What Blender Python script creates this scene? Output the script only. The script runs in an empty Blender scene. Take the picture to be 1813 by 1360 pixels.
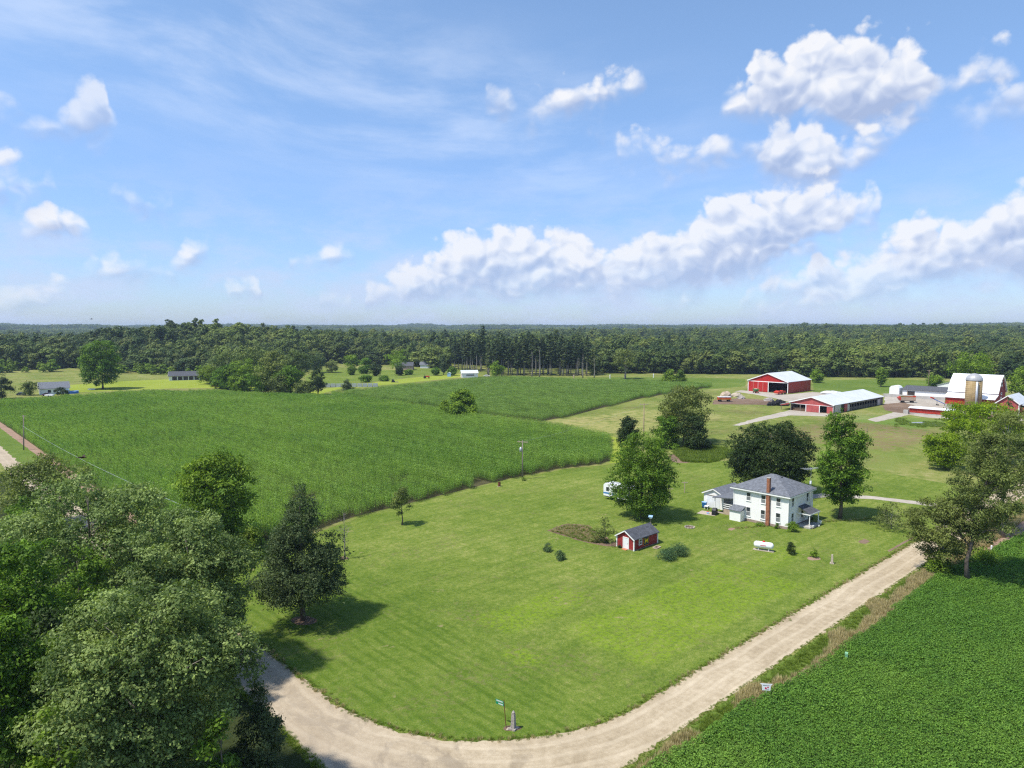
import bpy, math, random
import numpy as np
from mathutils import Vector, Matrix, noise as mnoise

# ------------------------------------------------------------------ camera
SC = bpy.context.scene
COL = SC.collection
F, HY, H = 1240.0, 581.0, 34.0            # focal length and horizon in photo pixels, eye height in metres
PITCH = math.atan((680.0 - HY) / F)
CP, SP = math.cos(PITCH), math.sin(PITCH)
TH = math.radians(42.7)                   # the roads run along x and y; the lens looks between them
C_, S_ = math.cos(TH), math.sin(TH)
cam = bpy.data.cameras.new('camera')
cam.sensor_width = 36.0
cam.lens = 36.0 * F / 1813.0
cam.clip_start = 0.5
cam.clip_end = 60000.0
camo = bpy.data.objects.new('camera', cam)
camo.location = (0, 0, H)
camo.rotation_euler = (math.pi / 2 - PITCH, 0, -TH)
COL.objects.link(camo)
SC.camera = camo

# ------------------------------------------------------------------ light
SUN_EL = math.radians(61)
_sx, _sy = -0.88, -0.45                    # towards the sun, in view axes
SUNH = Vector((_sx * C_ + _sy * S_, -_sx * S_ + _sy * C_)).normalized()
SUND = Vector((SUNH.x * math.cos(SUN_EL), SUNH.y * math.cos(SUN_EL), math.sin(SUN_EL)))
sl = bpy.data.lights.new('sun', 'SUN')
sl.energy = 3.9
sl.angle = math.radians(2.5)
sl.color = (1.0, 0.955, 0.87)
so = bpy.data.objects.new('sun', sl)
so.rotation_euler = (-SUND).to_track_quat('-Z', 'Y').to_euler()
so.location = (0, 0, 80)
COL.objects.link(so)

SC.view_settings.view_transform = 'Standard'
SC.view_settings.look = 'None'
SC.view_settings.gamma = 1.0
SC.view_settings.exposure = 0.50
SC.view_settings.use_curve_mapping = False
cy = SC.cycles
cy.max_bounces = 4
cy.diffuse_bounces = 2
cy.glossy_bounces = 2
cy.transmission_bounces = 2
cy.volume_bounces = 0
cy.transparent_max_bounces = 6
cy.caustics_reflective = False
cy.caustics_refractive = False
cy.use_denoising = False
cy.filter_width = 1.25
cy.use_adaptive_sampling = True
cy.adaptive_threshold = 0.012
cy.sample_clamp_indirect = 6.0


class NT:
    """small helper to write node trees"""
    def __init__(self, tree):
        self.t = tree
        self.n = tree.nodes
        self.l = tree.links

    def node(self, kind, **kw):
        nd = self.n.new(kind)
        for k, v in kw.items():
            setattr(nd, k, v)
        return nd

    def put(self, sock, val):
        if val is None:
            return
        if isinstance(val, bpy.types.NodeSocket):
            self.l.new(val, sock)
        else:
            if sock.type == 'RGBA' and len(val) == 3:
                val = (*val, 1.0)
            sock.default_value = val

    def math(self, op, a, b=None, c=None, clamp=False):
        nd = self.node('ShaderNodeMath', operation=op, use_clamp=clamp)
        for i, v in enumerate((a, b, c)):
            self.put(nd.inputs[i], v)
        return nd.outputs[0]

    def vmath(self, op, a, b=None, scale=None):
        nd = self.node('ShaderNodeVectorMath', operation=op)
        self.put(nd.inputs[0], a)
        self.put(nd.inputs[1], b)
        if scale is not None:
            self.put(nd.inputs['Scale'], scale)
        return nd.outputs['Value'] if op in ('LENGTH', 'DOT_PRODUCT', 'DISTANCE') else nd.outputs[0]

    def noise(self, vec, scale, detail=4.0, rough=0.55, dist=0.0, out='Fac', dim='3D'):
        nd = self.node('ShaderNodeTexNoise', noise_dimensions=dim)
        self.put(nd.inputs['Vector'], vec)
        self.put(nd.inputs['Scale'], scale)
        self.put(nd.inputs['Detail'], detail)
        self.put(nd.inputs['Roughness'], rough)
        self.put(nd.inputs['Distortion'], dist)
        return nd.outputs[out]

    def mix(self, fac, a, b, blend='MIX'):
        nd = self.node('ShaderNodeMix', data_type='RGBA', blend_type=blend)
        self.put(nd.inputs[0], fac)
        self.put(nd.inputs[6], a)
        self.put(nd.inputs[7], b)
        return nd.outputs[2]

    def step(self, x, lo, hi, a=0.0, b=1.0, smooth=True):
        nd = self.node('ShaderNodeMapRange', interpolation_type='SMOOTHSTEP' if smooth else 'LINEAR')
        self.put(nd.inputs['Value'], x)
        self.put(nd.inputs['From Min'], lo)
        self.put(nd.inputs['From Max'], hi)
        self.put(nd.inputs['To Min'], a)
        self.put(nd.inputs['To Max'], b)
        return nd.outputs[0]

    def ramp(self, fac, stops):
        nd = self.node('ShaderNodeValToRGB')
        cr = nd.color_ramp
        while len(cr.elements) < len(stops):
            cr.elements.new(0.5)
        for e, (p, c) in zip(cr.elements, stops):
            e.position = p
            e.color = (*c, 1.0)
        self.put(nd.inputs[0], fac)
        return nd.outputs[0]

    def sep(self, v):
        nd = self.node('ShaderNodeSeparateXYZ')
        self.put(nd.inputs[0], v)
        return nd.outputs[0], nd.outputs[1], nd.outputs[2]

    def comb(self, x, y, z):
        nd = self.node('ShaderNodeCombineXYZ')
        for i, v in enumerate((x, y, z)):
            self.put(nd.inputs[i], v)
        return nd.outputs[0]


# ------------------------------------------------------------------ sky with clouds
def azel(px, py):
    X, b = (px - 906.5) / F, (680.0 - py) / F
    Y, Z = CP + b * SP, -SP + b * CP
    return math.atan2(X, Y), math.atan2(Z, math.hypot(X, Y))


AZ0 = math.radians(44)
ELMAX = math.radians(32)


def cloud_curves(parts):
    """parts: runs of (x, top y, base y) in photo pixels, sorted by x -> point lists for a top and a base curve"""
    top, base = [], []

    def add(px, yt, yb):
        a, _ = azel(px, 300)
        t = (a + AZ0) / (2 * AZ0)
        if 0.0 <= t <= 1.0:
            top.append((t, azel(px, yt)[1] / ELMAX))
            base.append((t, azel(px, yb)[1] / ELMAX))
    for run in parts:
        x, yt, yb = run[0]
        add(x - 22, (yt + yb) / 2 + 26, (yt + yb) / 2 - 26)
        for q in run:
            add(*q)
        x, yt, yb = run[-1]
        add(x + 22, (yt + yb) / 2 + 26, (yt + yb) / 2 - 26)
    return top, base


CLOUDS = [
    # big cumulus upper right, small one in the middle, small ones far left
    [[(20, 412, 432), (60, 374, 438), (100, 371, 442), (140, 380, 438), (152, 402, 425)],
     [(868, 165, 184), (905, 184, 206), (950, 178, 212), (1000, 164, 216), (1050, 150, 216), (1080, 140, 212), (1112, 130, 190), (1136, 128, 150)],
     [(1276, 190, 208), (1318, 160, 226), (1340, 108, 234), (1400, 94, 242), (1455, 76, 246), (1530, 66, 248), (1560, 92, 246), (1600, 60, 240), (1640, 92, 222), (1664, 130, 180), (1720, 100, 150), (1790, 118, 150)]],
    [[(-20, 296, 356), (30, 298, 356), (58, 312, 354), (78, 296, 356), (104, 324, 350)],
     [(210, 338, 356), (240, 350, 378), (305, 352, 372)],
     [(1096, 264, 288), (1150, 262, 300), (1200, 268, 326), (1262, 240, 300), (1308, 230, 270), (1336, 244, 310), (1370, 234, 348), (1424, 220, 350), (1462, 234, 350), (1505, 262, 318), (1560, 232, 300), (1600, 214, 250)]],
    [[(-20, 178, 246), (36, 180, 248), (60, 212, 250), (96, 206, 244), (130, 170, 262), (165, 148, 268), (188, 154, 262), (204, 220, 242)],
     [(1650, 170, 210), (1720, 160, 236), (1813, 150, 240), (1860, 150, 240)]],
    [[(118, 486, 502), (170, 476, 508), (230, 468, 508), (290, 463, 502), (322, 444, 486), (356, 428, 462), (368, 434, 450)],
     [(515, 448, 482), (545, 450, 484), (585, 442, 482), (630, 452, 470)],
     [(1320, 528, 566), (1390, 500, 566), (1450, 484, 566), (1540, 470, 562), (1572, 436, 556), (1640, 390, 540), (1690, 398, 530), (1720, 408, 524), (1760, 378, 522), (1800, 342, 522), (1860, 326, 522)]],
    [[(-20, 518, 566), (60, 514, 566), (118, 516, 562)],
     [(385, 508, 540), (450, 500, 546)],
     [(566, 526, 560), (612, 526, 560)],
     [(640, 520, 562), (700, 488, 562), (760, 458, 556), (800, 436, 550), (862, 416, 546), (930, 434, 548), (1000, 422, 550), (1060, 452, 550), (1110, 444, 546), (1150, 426, 540), (1205, 400, 530), (1280, 364, 520), (1330, 354, 506), (1400, 358, 484), (1450, 348, 456), (1510, 326, 424), (1556, 350, 396)]],
]

world = bpy.data.worlds.new('World')
SC.world = world
world.use_nodes = True
world.cycles.sampling_method = 'MANUAL'
world.cycles.sample_map_resolution = 512
wt = world.node_tree
wt.nodes.clear()
w = NT(wt)
sky = w.node('ShaderNodeTexSky', sky_type='NISHITA', sun_disc=False)
sky.sun_elevation = SUN_EL
sky.sun_rotation = math.atan2(SUND.x, SUND.y)
sky.altitude = 250
sky.air_density = 1.0
sky.dust_density = 0.6
sky.ozone_density = 2.2
tc = w.node('ShaderNodeTexCoord')
rot = w.node('ShaderNodeVectorRotate', rotation_type='Z_AXIS')
w.put(rot.inputs['Vector'], tc.outputs['Generated'])
rot.inputs['Angle'].default_value = TH
dirv = rot.outputs[0]
dx, dy, dz = w.sep(dirv)
az = w.math('ARCTAN2', dx, dy)
el = w.math('ARCSINE', w.math('MINIMUM', w.math('MAXIMUM', dz, -1.0), 1.0))
warp = w.noise(dirv, 11.0, 3.0, 0.6, out='Color')
wx, wy, wz = w.sep(warp)
azw = w.math('ADD', az, w.math('MULTIPLY', w.math('SUBTRACT', wx, 0.5), 0.055))
elw = w.math('ADD', el, w.math('MULTIPLY', w.math('SUBTRACT', wy, 0.5), 0.040))
azn = w.math('DIVIDE', w.math('PINGPONG', w.math('ADD', azw, AZ0 + 8 * AZ0), 2 * AZ0), 2 * AZ0)
eln = w.math('DIVIDE', elw, ELMAX)


def cells(vec, scale):
    nd = w.node('ShaderNodeTexVoronoi', voronoi_dimensions='3D', feature='F1', distance='EUCLIDEAN')
    w.put(nd.inputs['Vector'], vec)
    w.put(nd.inputs['Scale'], scale)
    w.put(nd.inputs['Detail'], 0.0)
    return w.math('SUBTRACT', 1.0, nd.outputs['Distance'])


flat = w.vmath('ADD', w.vmath('MULTIPLY', dirv, (1.0, 1.0, 1.25)), w.vmath('MULTIPLY', w.vmath('SUBTRACT', warp, (0.5, 0.5, 0.5)), (0.07, 0.07, 0.07)))
flat2 = w.vmath('ADD', flat, (-0.009, -0.004, 0.011))
v1, v1b = cells(flat, 22.0), cells(flat2, 22.0)
v2, v2b = cells(flat, 55.0), cells(flat2, 55.0)
fbm = w.noise(dirv, 26.0, 6.0, 0.6)
puff = w.math('ADD', w.math('MULTIPLY', fbm, 0.62), w.math('ADD', w.math('MULTIPLY', w.math('SUBTRACT', v1, 0.5), 0.42), w.math('MULTIPLY', w.math('SUBTRACT', v2, 0.5), 0.18)))
emboss = w.math('ADD', w.math('MULTIPLY', w.math('SUBTRACT', v1, v1b), 1.1), w.math('MULTIPLY', w.math('SUBTRACT', v2, v2b), 0.55))
# clear air: deepen the blue a little towards the top, as in the photograph
tone = w.mix(w.step(el, 0.0, 0.42), (0.51, 0.60, 0.83), (0.87, 0.93, 0.97))
clear = w.mix(1.0, sky.outputs[0], tone, 'MULTIPLY')
# thin high cirrus
bend = w.noise(dirv, 1.5, 1.0, 0.5, out='Color')
bx_, by_, bz_ = w.sep(bend)
cvec = w.node('ShaderNodeMapping')
w.put(cvec.inputs['Vector'], w.comb(w.math('ADD', az, w.math('MULTIPLY', w.math('SUBTRACT', bx_, 0.5), 0.5)), w.math('ADD', el, w.math('MULTIPLY', w.math('SUBTRACT', by_, 0.5), 0.55)), 0.0))
cvec.inputs['Rotation'].default_value = (0, 0, math.radians(10))
cvec.inputs['Scale'].default_value = (3.0, 15.0, 1.0)
cirrus = w.noise(cvec.outputs[0], 1.6, 6.0, 0.6)
band = w.step(w.math('ABSOLUTE', w.math('SUBTRACT', el, w.math('ADD', 0.335, w.math('MULTIPLY', w.math('ADD', az, 0.35), -0.20)))), 0.02, 0.17, 1.0, 0.0)
azc = w.math('PINGPONG', w.math('ADD', az, 0.75), 2.2)
band = w.math('MULTIPLY', band, w.step(azc, 0.62, 1.15, 1.0, 0.15))
cir = w.math('MULTIPLY', w.math('MULTIPLY', w.step(cirrus, 0.34, 0.76), band), 0.38)
col = w.mix(cir, clear, (4.2, 4.6, 5.4))
veil = w.noise(w.vmath('MULTIPLY', dirv, (1.0, 1.0, 2.6)), 8.5, 5.0, 0.62)
veil = w.math('MULTIPLY', w.step(veil, 0.38, 0.66), w.step(el, 0.03, 0.26, 0.72, 0.0))
col = w.mix(veil, col, (2.9, 3.4, 4.55))
for pi_, parts in enumerate(CLOUDS):
    tp, bp = cloud_curves(parts)
    outs = []
    for pts in (tp, bp):
        fc = w.node('ShaderNodeFloatCurve')
        cu = fc.mapping.curves[0]
        pts = [(0.0, pts[0][1])] * (pts[0][0] > 0.004) + pts + [(1.0, pts[-1][1])] * (pts[-1][0] < 0.996)
        while len(cu.points) < len(pts):
            cu.points.new(0.5, 0.5)
        for q, (a, b) in zip(cu.points, pts):
            q.location = (a, max(0.0, min(1.0, b)))
            q.handle_type = 'VECTOR'
        fc.mapping.update()
        w.put(fc.inputs['Value'], azn)
        outs.append(fc.outputs[0])
    t_, b_ = outs
    th_ = w.math('SUBTRACT', t_, b_)
    d = w.math('MINIMUM', w.math('SUBTRACT', t_, eln), w.math('MULTIPLY', w.math('SUBTRACT', eln, b_), 0.75))
    amp = (0.19, 0.17, 0.15, 0.17, 0.19)[pi_]
    d = w.math('ADD', d, w.math('MULTIPLY', w.math('SUBTRACT', puff, (0.185, 0.165, 0.18, 0.165, 0.145)[pi_]), amp))
    soft = w.step(w.math('SUBTRACT', eln, b_), 0.0, 0.10, 0.120, 0.034)
    cover = w.math('MULTIPLY', w.step(d, 0.0, soft), w.step(th_, 0.0, 0.035))
    dens = (0.97, 0.86, 0.62, 0.90, 0.88)[pi_]
    low = w.step(el, 0.0, 0.11, 0.35, 1.0)
    cover = w.math('MULTIPLY', w.math('MULTIPLY', cover, dens), low)
    hgt = w.math('DIVIDE', w.math('SUBTRACT', eln, b_), w.math('MAXIMUM', th_, 0.03), clamp=True)
    edge = w.step(d, 0.0, 0.10, 0.16, 0.0)
    br = w.math('ADD', w.math('ADD', w.step(hgt, 0.12, 0.95, 0.0, 0.88), edge), emboss, clamp=True)
    ccol = w.ramp(br, [(0.0, (0.44, 0.54, 0.76)), (0.4, (0.60, 0.68, 0.85)), (0.78, (0.86, 0.90, 0.97)), (1.0, (1.0, 1.0, 1.0))])
    ccol = w.mix(1.0, ccol, (4.45, 4.5, 4.7), 'MULTIPLY')
    col = w.mix(cover, col, ccol)
bg = w.node('ShaderNodeBackground')
w.put(bg.inputs['Color'], col)
bg.inputs['Strength'].default_value = 0.15
wo = w.node('ShaderNodeOutputWorld')
w.l.new(bg.outputs[0], wo.inputs['Surface'])

# ------------------------------------------------------------------ helpers
def ray(px, py):
    a, b = (px - 906.5) / F, (680.0 - py) / F
    X, Y, Z = a, CP + b * SP, -SP + b * CP
    return X * C_ + Y * S_, -X * S_ + Y * C_, Z


def G(px, py, z=0.0):
    """ground point seen at a photo pixel"""
    d = ray(px, py)
    t = (z - H) / d[2]
    return d[0] * t, d[1] * t


def at_depth(px, py, dep):
    """point at a forward distance (m) seen at a photo pixel"""
    a, b = (px - 906.5) / F, (680.0 - py) / F
    X, Y, Z = a, CP + b * SP, -SP + b * CP
    t = dep / Y
    X, Y, Z = X * t, dep, H + Z * t
    return X * C_ + Y * S_, -X * S_ + Y * C_, Z


def fwd(x, y):
    return x * S_ + y * C_


def side(x, y):
    return x * C_ - y * S_


def to_px(x, y, z):
    """numpy friendly projection to photo pixels"""
    X, Y, Z = side(x, y), fwd(x, y), z - H
    zc = Y * CP - Z * SP
    yc = Y * SP + Z * CP
    return 906.5 + F * X / zc, 680.0 - F * yc / zc, zc


def sstep(a, b, x):
    t = np.clip((x - a) / (b - a), 0.0, 1.0)
    return t * t * (3 - 2 * t)


def tag(o, label=None, cat=None, group=None, kind=None):
    if label:
        o['label'] = label
    if cat:
        o['category'] = cat
    if group:
        o['group'] = group
    if kind:
        o['kind'] = kind
    return o


def empty(name, loc, rz=0.0):
    o = bpy.data.objects.new(name, None)
    o.empty_display_size = 0.3
    o.location = loc
    o.rotation_euler = (0, 0, rz)
    COL.objects.link(o)
    return o


def mesh_obj(name, me, parent=None, loc=(0, 0, 0)):
    o = bpy.data.objects.new(name, me)
    o.location = loc
    COL.objects.link(o)
    if parent is not None:
        o.parent = parent
    return o


def copy_tree(o, parent=None):
    c = o.copy()
    COL.objects.link(c)
    c.parent = parent
    for ch in o.children:
        copy_tree(ch, c)
    return c


class MB:
    """collects boxes, tubes, prisms; build() makes one mesh object"""
    def __init__(self):
        self.v, self.f = [], []

    def add(self, vs, fs):
        n = len(self.v)
        self.v += [tuple(q) for q in vs]
        self.f += [tuple(i + n for i in f) for f in fs]
        return self

    def box(self, x0, x1, y0, y1, z0, z1):
        vs = [(x, y, z) for z in (z0, z1) for y in (y0, y1) for x in (x0, x1)]
        return self.add(vs, [(0, 2, 3, 1), (4, 5, 7, 6), (0, 1, 5, 4), (2, 6, 7, 3), (0, 4, 6, 2), (1, 3, 7, 5)])

    def bar(self, p, q, w, h=None):
        """rectangular bar from p to q"""
        h = h or w
        p, q = Vector(p), Vector(q)
        d = (q - p).normalized()
        up = Vector((0, 0, 1)) if abs(d.z) < 0.95 else Vector((1, 0, 0))
        s = d.cross(up).normalized()
        u = s.cross(d)
        vs = [e + s * a * w / 2 + u * b * h / 2 for e in (p, q) for a, b in ((-1, -1), (1, -1), (1, 1), (-1, 1))]
        return self.add(vs, [(0, 3, 2, 1), (4, 5, 6, 7), (0, 1, 5, 4), (1, 2, 6, 5), (2, 3, 7, 6), (3, 0, 4, 7)])

    def tube(self, pts, rad, n=8, caps=True):
        pts = [Vector(p) for p in pts]
        if not hasattr(rad, '__len__'):
            rad = [rad] * len(pts)
        vs, fs = [], []
        for i, p in enumerate(pts):
            d = (pts[min(i + 1, len(pts) - 1)] - pts[max(i - 1, 0)])
            d = d.normalized() if d.length > 1e-9 else Vector((0, 0, 1))
            up = Vector((0, 0, 1)) if abs(d.z) < 0.9 else Vector((1, 0, 0))
            s = d.cross(up).normalized()
            u = s.cross(d)
            for k in range(n):
                a = 2 * math.pi * k / n
                vs.append(p + (s * math.cos(a) + u * math.sin(a)) * rad[i])
        for i in range(len(pts) - 1):
            for k in range(n):
                a, b = i * n + k, i * n + (k + 1) % n
                fs.append((a, b, b + n, a + n))
        if caps:
            fs.append(tuple(range(n - 1, -1, -1)))
            fs.append(tuple(range((len(pts) - 1) * n, len(pts) * n)))
        return self.add(vs, fs)

    def prism(self, prof, a0, a1, axis='y'):
        """2-D profile (p, z) extruded along an axis; axis y: p is x, axis x: p is y, axis z: prof is (x, y)"""
        n = len(prof)
        vs = []
        for a in (a0, a1):
            for p, z in prof:
                vs.append((p, a, z) if axis == 'y' else (a, p, z) if axis == 'x' else (p, z, a))
        fs = [tuple(range(n)), tuple(range(2 * n - 1, n - 1, -1))]
        fs += [(i, i + n, (i + 1) % n + n, (i + 1) % n) for i in range(n)]
        return self.add(vs, fs)

    def lathe(self, prof, c=(0, 0, 0), n=16, axis='z'):
        vs, fs = [], []
        for r, h in prof:
            for k in range(n):
                a = 2 * math.pi * k / n
                x, y = r * math.cos(a), r * math.sin(a)
                q = (x, y, h) if axis == 'z' else (h, x, y) if axis == 'x' else (x, h, y)
                vs.append((q[0] + c[0], q[1] + c[1], q[2] + c[2]))
        for i in range(len(prof) - 1):
            for k in range(n):
                a, b = i * n + k, i * n + (k + 1) % n
                fs.append((a, b, b + n, a + n))
        fs.append(tuple(range(n - 1, -1, -1)))
        fs.append(tuple(range((len(prof) - 1) * n, len(prof) * n)))
        return self.add(vs, fs)

    def mesh(self, name, mat, smooth=False):
        me = bpy.data.meshes.new(name)
        me.from_pydata(self.v, [], self.f)
        me.materials.append(mat)
        me.update()
        import bmesh
        bm = bmesh.new()
        bm.from_mesh(me)
        bmesh.ops.recalc_face_normals(bm, faces=bm.faces)
        bm.to_mesh(me)
        bm.free()
        if smooth:
            for p in me.polygons:
                p.use_smooth = len(p.vertices) == 4
        return me

    def build(self, name, mat, parent=None, loc=(0, 0, 0), smooth=False):
        return mesh_obj(name, self.mesh(name, mat, smooth), parent, loc)


def np_mesh(name, V, Fc, mat, tint=None, smooth=False):
    V = np.ascontiguousarray(V, dtype=np.float32)
    Fc = np.ascontiguousarray(Fc, dtype=np.int32)
    k = Fc.shape[1]
    me = bpy.data.meshes.new(name)
    me.vertices.add(len(V))
    me.vertices.foreach_set('co', V.ravel())
    me.loops.add(Fc.size)
    me.loops.foreach_set('vertex_index', Fc.ravel())
    me.polygons.add(len(Fc))
    me.polygons.foreach_set('loop_start', np.arange(0, Fc.size, k, dtype=np.int32))
    if smooth:
        me.polygons.foreach_set('use_smooth', np.ones(len(Fc), dtype=bool))
    if tint is not None:
        at = me.attributes.new('tint', 'FLOAT', 'POINT')
        at.data.foreach_set('value', np.ascontiguousarray(tint, dtype=np.float32))
    me.materials.append(mat)
    me.update(calc_edges=True)
    return me


# ------------------------------------------------------------------ materials
MATS = {}


def new_mat(name):
    m = bpy.data.materials.new(name)
    m.use_nodes = True
    m.node_tree.nodes.clear()
    t = NT(m.node_tree)
    out = t.node('ShaderNodeOutputMaterial')
    MATS[name] = m
    return m, t, out


def princ(t, col, rough=0.7, spec=0.3, metal=0.0, normal=None):
    b = t.node('ShaderNodeBsdfPrincipled')
    t.put(b.inputs['Base Color'], col)
    t.put(b.inputs['Roughness'], rough)
    t.put(b.inputs['Specular IOR Level'], spec)
    t.put(b.inputs['Metallic'], metal)
    if normal is not None:
        t.put(b.inputs['Normal'], normal)
    return b.outputs[0]


def bump(t, h, strength=0.4, dist=0.05):
    b = t.node('ShaderNodeBump')
    t.put(b.inputs['Height'], h)
    b.inputs['Strength'].default_value = strength
    b.inputs['Distance'].default_value = dist
    return b.outputs[0]


def plain(name, rgb, rough=0.6, var=0.22, scale=1.6, spec=0.3, metal=0.0, lap=None, dirt=None, relief=None):
    """painted or weathered surface: base colour with blotchy wear and fine grain; lap=(axis, pitch) adds boards, ribs or courses"""
    m, t, out = new_mat(name)
    co = t.node('ShaderNodeTexCoord').outputs['Object']
    n1 = t.noise(co, scale, 5.0, 0.6)
    n2 = t.noise(co, scale * 9.0, 3.0, 0.6)
    f = t.math('ADD', t.math('MULTIPLY', n1, 0.7), t.math('MULTIPLY', n2, 0.3))
    f = t.step(f, 0.3, 0.7)
    a = tuple(c * (1 - var) for c in rgb)
    b = tuple(min(1.0, c * (1 + var * 0.6)) for c in rgb)
    col = t.mix(f, a, b)
    if dirt:
        streak = t.noise(t.vmath('MULTIPLY', co, (3.0, 3.0, 0.35)), 1.0, 5.0, 0.65)
        col = t.mix(t.step(streak, 0.50, 0.74, 0.0, dirt[3] if len(dirt) > 3 else 0.6), col, dirt[:3])
    nrm = None
    h = n2
    if lap:
        x, y, z = t.sep(co)
        axis, pitch = lap
        c = {'x': x, 'y': y, 'z': z}[axis]
        fr = t.math('FRACT', t.math('DIVIDE', c, pitch))
        if axis == 'z':
            groove = t.step(fr, 0.0, 0.16, 1.0, 0.0)
        else:
            groove = t.step(t.math('ABSOLUTE', t.math('SUBTRACT', fr, 0.5)), 0.30, 0.48, 0.0, 1.0)
        h = t.math('ADD', t.math('MULTIPLY', groove, -1.0), t.math('MULTIPLY', n2, 0.2))
    nrm = bump(t, h, relief or (0.5 if lap else 0.25), 0.03)
    t.l.new(princ(t, col, rough, spec, metal, nrm), out.inputs[0])
    return m


def leaf_mat(name, dark, light, trans=0.32, rough=0.55, spec=0.14, warm=(0.14, 0.13, 0.03), rnd=0.5, region=None, rscale=0.011):
    m, t, out = new_mat(name)
    at = t.node('ShaderNodeAttribute', attribute_name='tint')
    tint = at.outputs['Fac']
    oi = t.node('ShaderNodeObjectInfo').outputs['Random']
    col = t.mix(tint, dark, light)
    if region:
        pos = t.node('ShaderNodeNewGeometry').outputs['Position']
        rn = t.noise(pos, rscale, 3.0, 0.6)
        col = t.mix(t.step(rn, 0.40, 0.58, 0.75 if rscale < 0.02 else 0.35, 0.0), col, region[0])
        col = t.mix(t.step(rn, 0.52, 0.68, 0.0, 0.65 if rscale < 0.02 else 0.35), col, region[1])
    col = t.mix(t.math('MULTIPLY', t.step(oi, 0.45, 1.0), rnd * 0.5), col, warm)
    dk = t.step(oi, 0.0, 0.5, 1.0 - rnd * 0.45, 1.0)
    col = t.mix(1.0, col, t.comb(dk, dk, dk), 'MULTIPLY')
    ps = princ(t, col, rough, spec)
    tr = t.node('ShaderNodeBsdfTranslucent')
    t.put(tr.inputs['Color'], t.mix(1.0, col, (1.25, 1.35, 0.55), 'MULTIPLY'))
    mx = t.node('ShaderNodeMixShader')
    mx.inputs[0].default_value = trans
    t.l.new(ps, mx.inputs[1])
    t.l.new(tr.outputs[0], mx.inputs[2])
    t.l.new(mx.outputs[0], out.inputs[0])
    return m


def grass_mat(name, stops, scales=(0.03, 0.35, 2.2, 9.0), wts=(0.35, 0.3, 0.2, 0.15), extra=None, contrast=(0.34, 0.66), bstr=0.6):
    """turf: blotches at several sizes from fields down to tufts"""
    m, t, out = new_mat(name)
    co = t.node('ShaderNodeTexCoord').outputs['Object']
    f = None
    ns = []
    for s, wgt in zip(scales, wts):
        n = t.noise(co, s, 4.0, 0.62)
        ns.append(n)
        q = t.math('MULTIPLY', n, wgt)
        f = q if f is None else t.math('ADD', f, q)
    f = t.step(f, contrast[0], contrast[1], smooth=False)
    col = t.ramp(f, stops)
    if extra:
        col = extra(t, co, col, ns)
    nrm = bump(t, t.math('ADD', ns[-1], t.math('MULTIPLY', ns[-2], 1.2)), bstr, 0.12)
    t.l.new(princ(t, col, 0.95, 0.03, 0.0, nrm), out.inputs[0])
    return m


def box_mask(t, co, x0, x1, y0, y1, soft=1.0, jit=2.5, jscale=0.25):
    wob = t.vmath('MULTIPLY', t.vmath('SUBTRACT', t.noise(co, jscale, 4.0, 0.65, out='Color'), (0.5, 0.5, 0.5)), (jit, jit, 0))
    x, y, _ = t.sep(t.vmath('ADD', co, wob))
    fx = t.math('MULTIPLY', t.step(x, x0 - soft, x0 + soft), t.step(x, x1 - soft, x1 + soft, 1.0, 0.0))
    fy = t.math('MULTIPLY', t.step(y, y0 - soft, y0 + soft), t.step(y, y1 - soft, y1 + soft, 1.0, 0.0))
    return t.math('MULTIPLY', fx, fy)


# leaves
leaf_mat('leaf_maple', (0.0409, 0.0943, 0.0098), (0.2076, 0.3498, 0.0328), rnd=0.2)
leaf_mat('leaf_dark', (0.018, 0.036, 0.0084), (0.0578, 0.0952, 0.0204), trans=0.2, rnd=0.1)
leaf_mat('leaf_oak', (0.068, 0.118, 0.028), (0.320, 0.410, 0.120), trans=0.3, spec=0.2, rnd=0.25)
leaf_mat('leaf_grey', (0.0757, 0.107, 0.0267), (0.281, 0.3396, 0.0878), trans=0.32)
leaf_mat('leaf_lime', (0.119, 0.196, 0.007), (0.3344, 0.4576, 0.0246), trans=0.4)
leaf_mat('leaf_fresh', (0.0745, 0.1411, 0.011), (0.2899, 0.4216, 0.0401))
leaf_mat('leaf_cedar', (0.036, 0.066, 0.026), (0.140, 0.185, 0.070), trans=0.25, rnd=0.15)
leaf_mat('leaf_pine', (0.0211, 0.0409, 0.0136), (0.084, 0.128, 0.04), trans=0.12, rnd=0.4)
leaf_mat('leaf_wood', (0.0465, 0.0775, 0.0161), (0.168, 0.232, 0.048), trans=0.15, rnd=0.8, warm=(0.250, 0.260, 0.060), region=((0.050, 0.090, 0.030), (0.230, 0.300, 0.060)))
leaf_mat('leaf_bluegreen', (0.036, 0.084, 0.0336), (0.119, 0.204, 0.0808), trans=0.15)
leaf_mat('leaf_corn', (0.060, 0.155, 0.014), (0.340, 0.490, 0.085), trans=0.36, rough=0.5, spec=0.22, rnd=0.7, warm=(0.24, 0.36, 0.05), region=((0.095, 0.220, 0.030), (0.270, 0.400, 0.075)), rscale=0.022)
leaf_mat('leaf_corn_far', (0.060, 0.145, 0.022), (0.320, 0.455, 0.100), trans=0.36, rough=0.5, spec=0.22, rnd=0.7, warm=(0.22, 0.32, 0.06))
leaf_mat('leaf_soy', (0.048, 0.132, 0.016), (0.235, 0.400, 0.062), trans=0.34, rnd=0.45, warm=(0.20, 0.34, 0.035), region=((0.075, 0.190, 0.030), (0.250, 0.400, 0.070)), rscale=0.05)
leaf_mat('leaf_weed', (0.110, 0.180, 0.020), (0.270, 0.350, 0.060), trans=0.35)
leaf_mat('straw', (0.300, 0.240, 0.115), (0.720, 0.590, 0.330), trans=0.3, rnd=0.5, warm=(0.28, 0.30, 0.08))
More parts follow.
